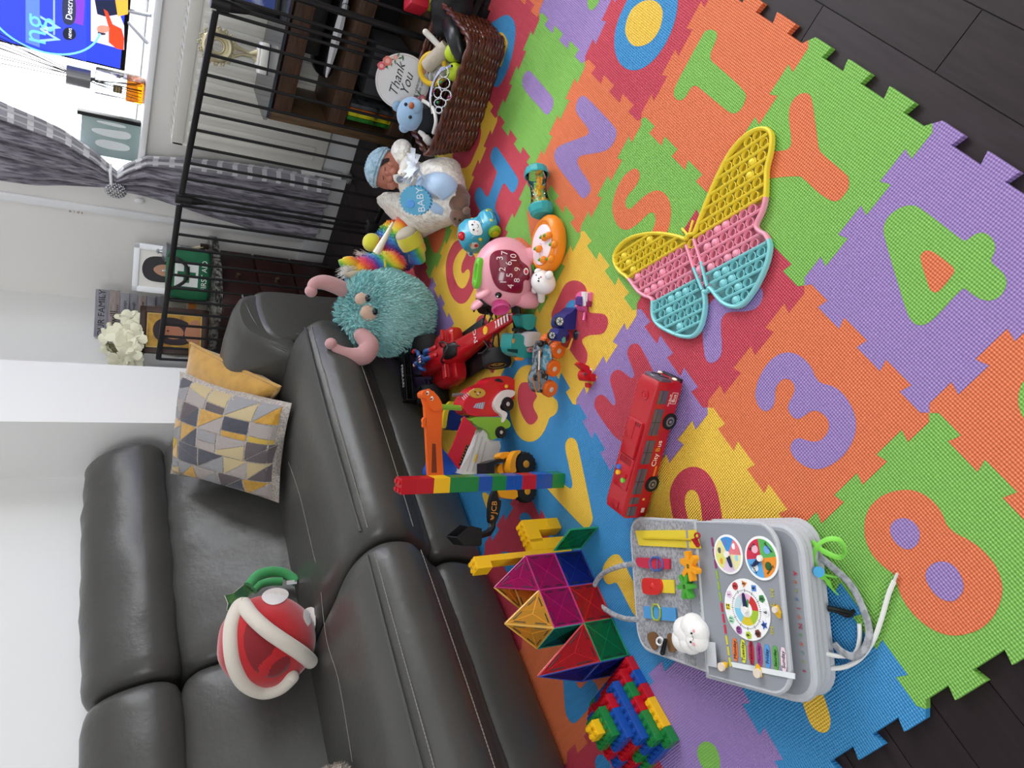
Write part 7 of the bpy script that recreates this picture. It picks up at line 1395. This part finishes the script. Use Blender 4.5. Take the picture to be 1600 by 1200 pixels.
JK = mat('e2ddd2', .9, bump=(80, .3, .004)); b = B(JK, Td); ico(b, DP(648, 285, .125), (.062, .085, .052), 4); b.tube(curve([DP(636, 262, .155), DP(640, 256, .17), DP(634, 268, .185), DP(630, 275, .19)], 5), [.026] * 5 + [.024] * 5 + [.02] * 6, 14); b.tube(curve([DP(638, 300, .15), DP(645, 312, .12), DP(655, 300, .12)], 5), .022, 14); b.end('cardigan', dl, smooth=60)
b = B(mat('c9b84a', .8), Td); 
for k in range(2): b.tube([DP(634 + 3 * k, 248 + k, .165), DP(632 + 4 * k, 256 + k, .185), DP(630 + 4 * k, 263 + k, .19)], .0025, 6)
b.end('yellow_trim', dl)
b = B(SKIN, Td); pm = DP(628, 272, .195); ico(b, pm, (.014, .012, .010), 3)
for k in range(5): a = pm + V((-.011 + .005 * k, -.006, .004)); b.tube([a, a + V((-.004, -.008, .004)), a + V((-.006, -.012, -.001))], [.0036, .0034, .0028], 8)
b.end('hand', dl, smooth=60)
b = B(LB, Td); ico(b, DP(672, 300, .105), (.052, .080, .042), 4); b.tube(curve([DP(665, 290, .135), DP(688, 288, .13), DP(703, 300, .10)], 5), [.034] * 5 + [.036] * 5 + [.030], 16); b.tube(curve([DP(680, 315, .10), DP(693, 325, .085), DP(703, 322, .06)], 5), .032, 16); lumpy(b.bm, .004, 25); b.end('blue_romper', dl, smooth=60)
b = B(mat('dfe6f0', .5, alpha=.85), Td); rg = random.Random(12); c = DP(652, 262, .185)
for k in range(9):
    a = 2 * PI * k / 9 + .3; d = V((math.cos(a), math.sin(a), .35 + .3 * rg.random())); L_ = .040 + .02 * rg.random(); sd = d.cross(V((0, 0, 1))).normalized(); b.grid([[c + d * L_ * t + sd * w_ * .013 * math.sin(PI * min(1, t + .1)) + V((0, 0, .010 * math.sin(3 * t + w_))) for w_ in (-1, 0, 1)] for t in (0, .25, .5, .75, 1)], thick=.0008)
for q in ([(655, 265, .18), (645, 280, .18), (636, 297, .165), (630, 306, .15)], [(654, 267, .18), (664, 280, .165), (668, 292, .15)]): b.tube(curve([DP(*p) for p in q], 4), .005, 6, flat=(.3, V((0, 0, 1))))
b.end('ribbon_bow', dl, smooth=60, norm=False)
# small brown bear lying against the doll's legs
bo_ = DP(716, 330, .0); br_ = thing('brown_bear', 'small brown teddy bear lying face down by the foot of the blanket', 'soft toy', (bo_.x, bo_.y, .0008)); Tb_ = move(-bo_.x, -bo_.y, -.0008); BRN = mat('7a5a4a', .95, bump=(150, .5, .003), sheen=.4)
b = B(BRN, Tb_); ico(b, DP(715, 312, .06), (.036, .050, .036), 4); b.tube(curve([DP(700, 300, .085), DP(713, 300, .07), DP(724, 315, .04)], 5), [.026] * 5 + [.028] * 5 + [.024], 16); b.tube(curve([DP(704, 322, .06), DP(700, 330, .05), DP(712, 336, .035)], 5), .022, 14); ico(b, DP(719, 338, .050), (.034, .033, .032), 4); ico(b, DP(729, 329, .06), (.012, .010, .012), 3); ico(b, DP(709, 330, .066), (.012, .010, .012), 3); ico(b, DP(719, 348, .042), (.015, .014, .013), 3); b.end('body', br_, smooth=60)
hb = ell_hit(Matrix(), DP(719, 338, .050), (.034, .033, .032)); b = B(mat('17100e', .3), Tb_)
for x, y in ((711, 342), (718, 344)): ico(b, hb(x, y, 0)[0], (.0038, .0038, .0038), 2)
b.end('eyes', br_); b = B(mat('a8bcc8', .8), Tb_); ico(b, DP(702, 335, .055), (.014, .012, .016), 3); b.end('ear_lining', br_)
# blue BABY rattle tag
bt = DP(650, 313, .178); nb = (V((CX, CY, CZ)) - bt).normalized(); nb = (nb + V((-.25, 0, .25))).normalized(); tg = thing('baby_tag', 'teal blue scalloped soft tag reading BABY on the doll blanket', 'baby tag', M=frame(bt, z=nb, x=(_r - nb * _r.dot(nb)))); TBL = mat('5fa9cc', .8, bump=(200, .3, .002))
b = B(TBL); pts = [((.045 + .0025 * math.cos(a * 26)) * math.cos(a) * (.95), (.045 + .0025 * math.cos(a * 26)) * math.sin(a) * 1.08) for a in [2 * PI * k / 156 for k in range(156)]]; b.prism(pts, -.008, .008); bmesh.ops.bevel(b.bm, geom=[e for e in b.bm.edges if len(e.link_faces) == 2 and e.calc_face_angle(0) > 1.2], offset=.003, segments=2, affect='EDGES'); b.end('pad', tg, smooth=50)
b = B(mat('5a9be0', .5)); b.lathe([(.013, .008), (.012, .011), (0, .0115)], 20, T=move(-.008, .016, 0)); b.end('button', tg); b = B(mat('d3e2ec', .6)); b.text('BABY', .031, .0003, T=move(.002, -.018, .0086)); b.end('lettering', tg, smooth=0)
b = B(mat('20506c', .6)); I_ = tg.matrix_world.inverted(); I_ = frame(bt, z=nb, x=(_r - nb * _r.dot(nb))).inverted(); b.tube(curve([I_ @ DP(*p) for p in ((648, 332, .12), (640, 329, .13), (630, 335, .12), (621, 330, .13), (620, 322, .14), (628, 318, .15), (640, 320, .16))], 6), .0016, 6); b.end('cord', tg)

# ================================================================ wicker basket and what it holds
bkp = V((-.60, 1.075, .0008)); bk = thing('wicker_basket', 'dark brown wicker basket full of toys in front of the gate', 'basket', bkp)
WK = mat('60301c', .3, vary=('3a1b10', 60, .35, .65), bump=(200, .3, .002), coat=.2); bh = .150
def rim(z, u):
    """point on the basket wall at height z, u round the outline"""
    t = z / bh; x0, x1, y0, y1 = -.755 - .03 * t, -.425 - .0 * t, .965 - .045 * t, 1.19 + .02 * t
    P_ = [(x0, y0 - .0), (x1, y0 + .045 * (1 - t)), (x1 - .0, y1), (x0, y1)]; r = .035; pts = []
    for i in range(4):
        p, a, c = V(P_[i]), V(P_[i - 1]), V(P_[(i + 1) % 4]); pa, pc_2 = p + (a - p).normalized() * r, p + (c - p).normalized() * r; pts += [pa, (pa + pc_2 + 2 * p) / 4, pc_2]
    u = u % 1.0; L = [(pts[(i + 1) % 12] - pts[i]).length for i in range(12)]; d = u * sum(L)
    for i in range(12):
        if d <= L[i]: return V((*pts[i].lerp(pts[(i + 1) % 12], d / L[i]), z)) - bkp
        d -= L[i]
    return V((*pts[0], z)) - bkp
b = B(WK); rows = 22; NS = 34; rg = random.Random(14)
cen = V((0, 0, 0))
for k in range(rows):
    z = .006 + (bh - .012) * k / (rows - 1); pts = []
    for i in range(NS * 5):
        p = rim(z, i / (NS * 5)); o_ = V((p.x, p.y, 0)).normalized(); pts.append(p + o_ * .0045 * math.sin(PI * (i / 5) + PI * (k % 2)) + V((0, 0, .0035 * noise.noise(V((i * .12, k * 3.3, 0))))))
    b.tube(pts, .0041 + .0007 * rg.random(), 6, closed=True)
b.end('weave', bk, smooth=60)
b = B(WK)
for i in range(NS): b.tube([rim(.0, (i + .5) / NS), rim(bh, (i + .5) / NS)], .003, 6)
b.end('stakes', bk)
for s_ in (0, PI):
    b = B(WK); b.tube([rim(bh, i / 160) + V((0, 0, .002 + .0035 * math.sin(i * .55 + s_))) + V((rim(bh, i / 160).x, rim(bh, i / 160).y, 0)).normalized() * .004 * math.cos(i * .55 + s_) for i in range(160)], .0062, 7, closed=True); b.end('rim', bk)
b = B(WK); q = [rim(.004, i / 48) * .97 for i in range(48)]; b.prism([(p.x, p.y) for p in q], .0, .010); b.end('base', bk)
def bag(p): return V(p)
# thank you sign
sc_ = on_y(629, 128, 1.165); sgn = thing('thank_you_sign', 'round white Thank You card with pink roses, standing at the back of the basket', 'sign', M=frame(sc_, x=(1, .12, 0), y=(.0, .22, 1)))
b = B(mat('d9d7d6', .5)); b.cyl((0, 0, -.002), (0, 0, .002), .083, n=56); b.end('card', sgn); b = B(mat('c3a9a2', .5)); b.tube([(.078 * math.cos(a), .078 * math.sin(a), .0021) for a in [2 * PI * k / 56 for k in range(56)]], .0009, 4, closed=True); b.end('border_line', sgn)
b = B(mat('2d2a2c', .6)); b.text('Thank', .040, .0003, T=move(0, .018, .0022), shear=.45); b.text('You', .040, .0003, T=move(-.004, -.014, .0022), shear=.45); b.text('for celebrating', .0125, .0003, T=move(.0, -.046, .0022)); b.text('with us!', .0125, .0003, T=move(0, -.058, .0022)); b.end('lettering', sgn, smooth=0)
b = B(None); rg = random.Random(3)
for x, y, r, c in ((.045, .060, .014, 'd97a6a'), (.026, .074, .012, 'd8606a'), (-.045, -.055, .016, 'd4607a'), (-.028, -.072, .011, 'd97a82'), (.05, -.052, .009, 'd9806a'), (.062, .04, .007, 'e0a090')):
    b.m(mat(c, .6)); b.prism([(x + r * math.cos(a) * (1 + .08 * math.sin(5 * a)), y + r * math.sin(a) * (1 + .08 * math.sin(5 * a))) for a in [2 * PI * k / 24 for k in range(24)]], .002, .0030); b.m(mat('e8a8a4', .6)); b.prism([(x + r * .5 * math.cos(a), y + r * .5 * math.sin(a)) for a in [2 * PI * k / 14 for k in range(14)]], .003, .0034)
b.m(mat('4f7a5c', .6))
for k in range(26):
    a = (rg.uniform(.2, 1.35) if k % 2 else rg.uniform(3.4, 4.6)); r = rg.uniform(.055, .078); x, y = r * math.cos(a), r * math.sin(a); g = rg.random() * 6; b.prism([(x + .009 * math.cos(g), y + .009 * math.sin(g)), (x + .003 * math.cos(g + 1.57), y + .003 * math.sin(g + 1.57)), (x - .009 * math.cos(g), y - .009 * math.sin(g)), (x - .003 * math.cos(g + 1.57), y - .003 * math.sin(g + 1.57))], .002, .0026)
b.end('rose_print', sgn, smooth=0)
def loose(name, label, cat, p): t = thing(name, label, cat, p); return t, move(*(-V(p)))
def at_(x, y, z): return on_z(x, y, z)
t, T_ = loose('yellow_ring', 'yellow plastic ring toy behind the tiara in the basket', 'toy ring', at_(676, 108, .165)); c = at_(676, 108, .165); b = B(plastic('d9b21f', .4), T_); rx = (at_(676, 84, .175) - c); ry = (at_(657, 108, .19) - c); b.tube([c + rx * math.cos(a) + ry * math.sin(a) for a in [2 * PI * k / 36 for k in range(36)]], .0085, 10, closed=True); b.end('ring', t)
t, T_ = loose('toy_mallet', 'cream fabric mallet with a white handle standing in the basket', 'toy mallet', at_(680, 90, .15)); b = B(mat('b9ad9c', .95, bump=(200, .5, .003)), T_); b.tube([at_(668, 103, .175), at_(684, 88, .165), at_(699, 72, .15)], [.022, .023, .021], 18); b.end('head', t, smooth=40); b = B(mat('dcd8d0', .4), T_); b.tube([at_(688, 74, .165), at_(675, 60, .19), at_(665, 50, .21)], [.0085, .009, .009], 12); b.ball(at_(665, 50, .21), .009, n=12); b.end('handle', t)
t, T_ = loose('lace_pouch', 'pale grey lace pouch between the mallet and tiara', 'pouch', at_(692, 112, .12)); b = B(mat('b9b8b2', .8, bump=(90, .8, .006), vary=('8f908c', 90, .45, .6)), T_); b.grid([[at_(x, y, z) for x, y, z in r] for r in ([(672, 112, .14), (684, 106, .145), (696, 96, .13), (706, 92, .11)], [(672, 125, .14), (684, 118, .155), (698, 106, .14), (710, 100, .11)], [(676, 140, .12), (690, 130, .13), (704, 118, .12), (714, 110, .09)])], thick=.012); o = b.end('pouch_body', t, smooth=70, sub=2)
t, T_ = loose('black_pouch', 'black shiny oval case in the basket beside the lime balls', 'case', at_(712, 62, .12)); b = B(mat('17181a', .35), T_); b.tube(curve([at_(700, 36, .15), at_(708, 55, .165), at_(716, 78, .15), at_(722, 92, .13)], 5), [.010] + [.026] * 13 + [.018, .008], 14, flat=(.75, V((0, 0, 1)))); b.end('case_body', t, smooth=60)
t, T_ = loose('black_bag', 'black cloth bag at the far right of the basket', 'bag', at_(710, 22, .13)); b = B(mat('0c0c0e', .8, bump=(30, .5, .01)), T_); ico(b, at_(705, 15, .11), (.09, .08, .06), 4); lumpy(b.bm, .015, 22, 4); b.end('bag_cloth', t, smooth=60)
for x, y, lab in ((708, 83, 'lime yellow ball under the black case in the basket'), (711, 113, 'lime yellow ball beside the tiara in the basket')):
    p = at_(x, y, .135); o = B(plastic('b9cf2a', .5)).ball((0, 0, 0), .026, n=22).end('lime_ball', smooth=70); o.location = p; tag(o, lab, 'ball', 'lime yellow balls in the basket')
wg = on_y(660, 6, 1.26); t, T_ = loose('water_toy', 'red and lime plastic toy sticking up at the right back of the basket', 'toy', wg); F_ = frame(wg, x=_r, z=(0, 0, 1)); b = B(plastic('b81f30', .4), T_ @ F_); b.box(-.025, .05, -.03, .03, -.01, .05, bev=.006); b.end('red_block', t); b = B(plastic('9fb52c', .4), T_ @ F_); b.box(-.005, .06, -.025, .025, -.07, -.011, bev=.010); b.tube([(.03, 0, -.07), (.03, 0, -.16)], .02, 12); b.end('lime_handle', t)
# tiara
tp0 = at_(690, 150, .155); t, T_ = loose('tiara', 'silver tiara with bead loops and coloured gems on the basket rim', 'tiara', tp0); SV = mat('d5d7da', .18, 1); b = B(SV, T_); band = curve([at_(676, 178, .165), at_(673, 155, .175), at_(677, 132, .175), at_(688, 112, .17), at_(706, 103, .16)], 8); b.tube(band, .0045, 8); b.end('band', t)
def loop(c, rx_, ry_, z, name='bead_loop', par=t):
    b = B(SV, T_); P_ = [at_(c[0] + rx_ * math.cos(a), c[1] + ry_ * math.sin(a), z) for a in [2 * PI * k / 22 for k in range(22)]]
    b.tube(P_, .0014, 5, closed=True)
    for p in P_: b.ball(p, .0027, n=6)
    b.end(name, par)
for c, rx_, ry_ in (((694, 113), 7, 8), ((694, 130), 9, 9), ((684, 145), 6, 8), ((697, 149), 8, 8), ((688, 161), 9, 7), ((686, 172), 5, 5)): loop(c, rx_, ry_, .168)
for x, y, c in ((689, 128, '3fae6a'), (684, 160, '3fae6a'), (677, 142, 'b3307a'), (702, 152, 'b3307a')): b = B(mat(c, .05, trans=.4), T_); b.ball(at_(x, y, .172), .0042, n=10); plab(b.end('gem', t), 'green gem' if c == '3fae6a' else 'pink gem')
# pale blue bear and white plastic frame
bp0 = at_(650, 178, .17); t = thing('blue_bear', 'pale blue bear plush with an orange nose and black outfit in the basket', 'soft toy', bp0); T_ = move(*(-bp0)); BB = mat('8fb0cf', .9, sheen=.4); hc2 = at_(642, 178, .195); b = B(BB, T_); ico(b, hc2, (.050, .046, .042), 4); hb = ell_hit(Matrix(), hc2, (.050, .046, .042)); ico(b, hb(650, 167, 0)[0], (.020, .020, .018), 3)
for x, y in ((621, 166), (632, 199)): ico(b, at_(x, y, .205), (.017, .012, .017), 3)
b.end('head', t, smooth=60); b = B(mat('a85a2a', .5), T_); ico(b, hb(643, 165, .014)[0], (.010, .010, .008), 3); b.end('nose', t); b = B(PUP, T_)
for x, y in ((634, 163), (641, 183)): ico(b, hb(x, y, .001)[0], (.0055, .0055, .0055), 2)
b.end('eyes', t); b = B(mat('15171f', .8, bump=(25, .4, .008)), T_); ico(b, at_(668, 185, .14), (.055, .05, .05), 4); lumpy(b.bm, .008, 25); b.end('outfit', t, smooth=60)
wp0 = at_(668, 190, .16); t = thing('white_frame_toy', 'white plastic frame toy around the bear in the basket', 'toy frame', wp0); T_ = move(*(-wp0)); b = B(mat('dcdad6', .4), T_); b.tube(curve([at_(660, 157, .19), at_(670, 163, .175), at_(678, 172, .165), at_(681, 190, .16), at_(677, 208, .15)], 5), .0055, 8); b.end('rod', t); b = B(mat('dcdad6', .4), T_); b.tube(curve([at_(656, 205, .165), at_(665, 215, .15), at_(672, 224, .13)], 5), [.008] * 5 + [.012] * 5 + [.010], 10); b.end('foot', t)
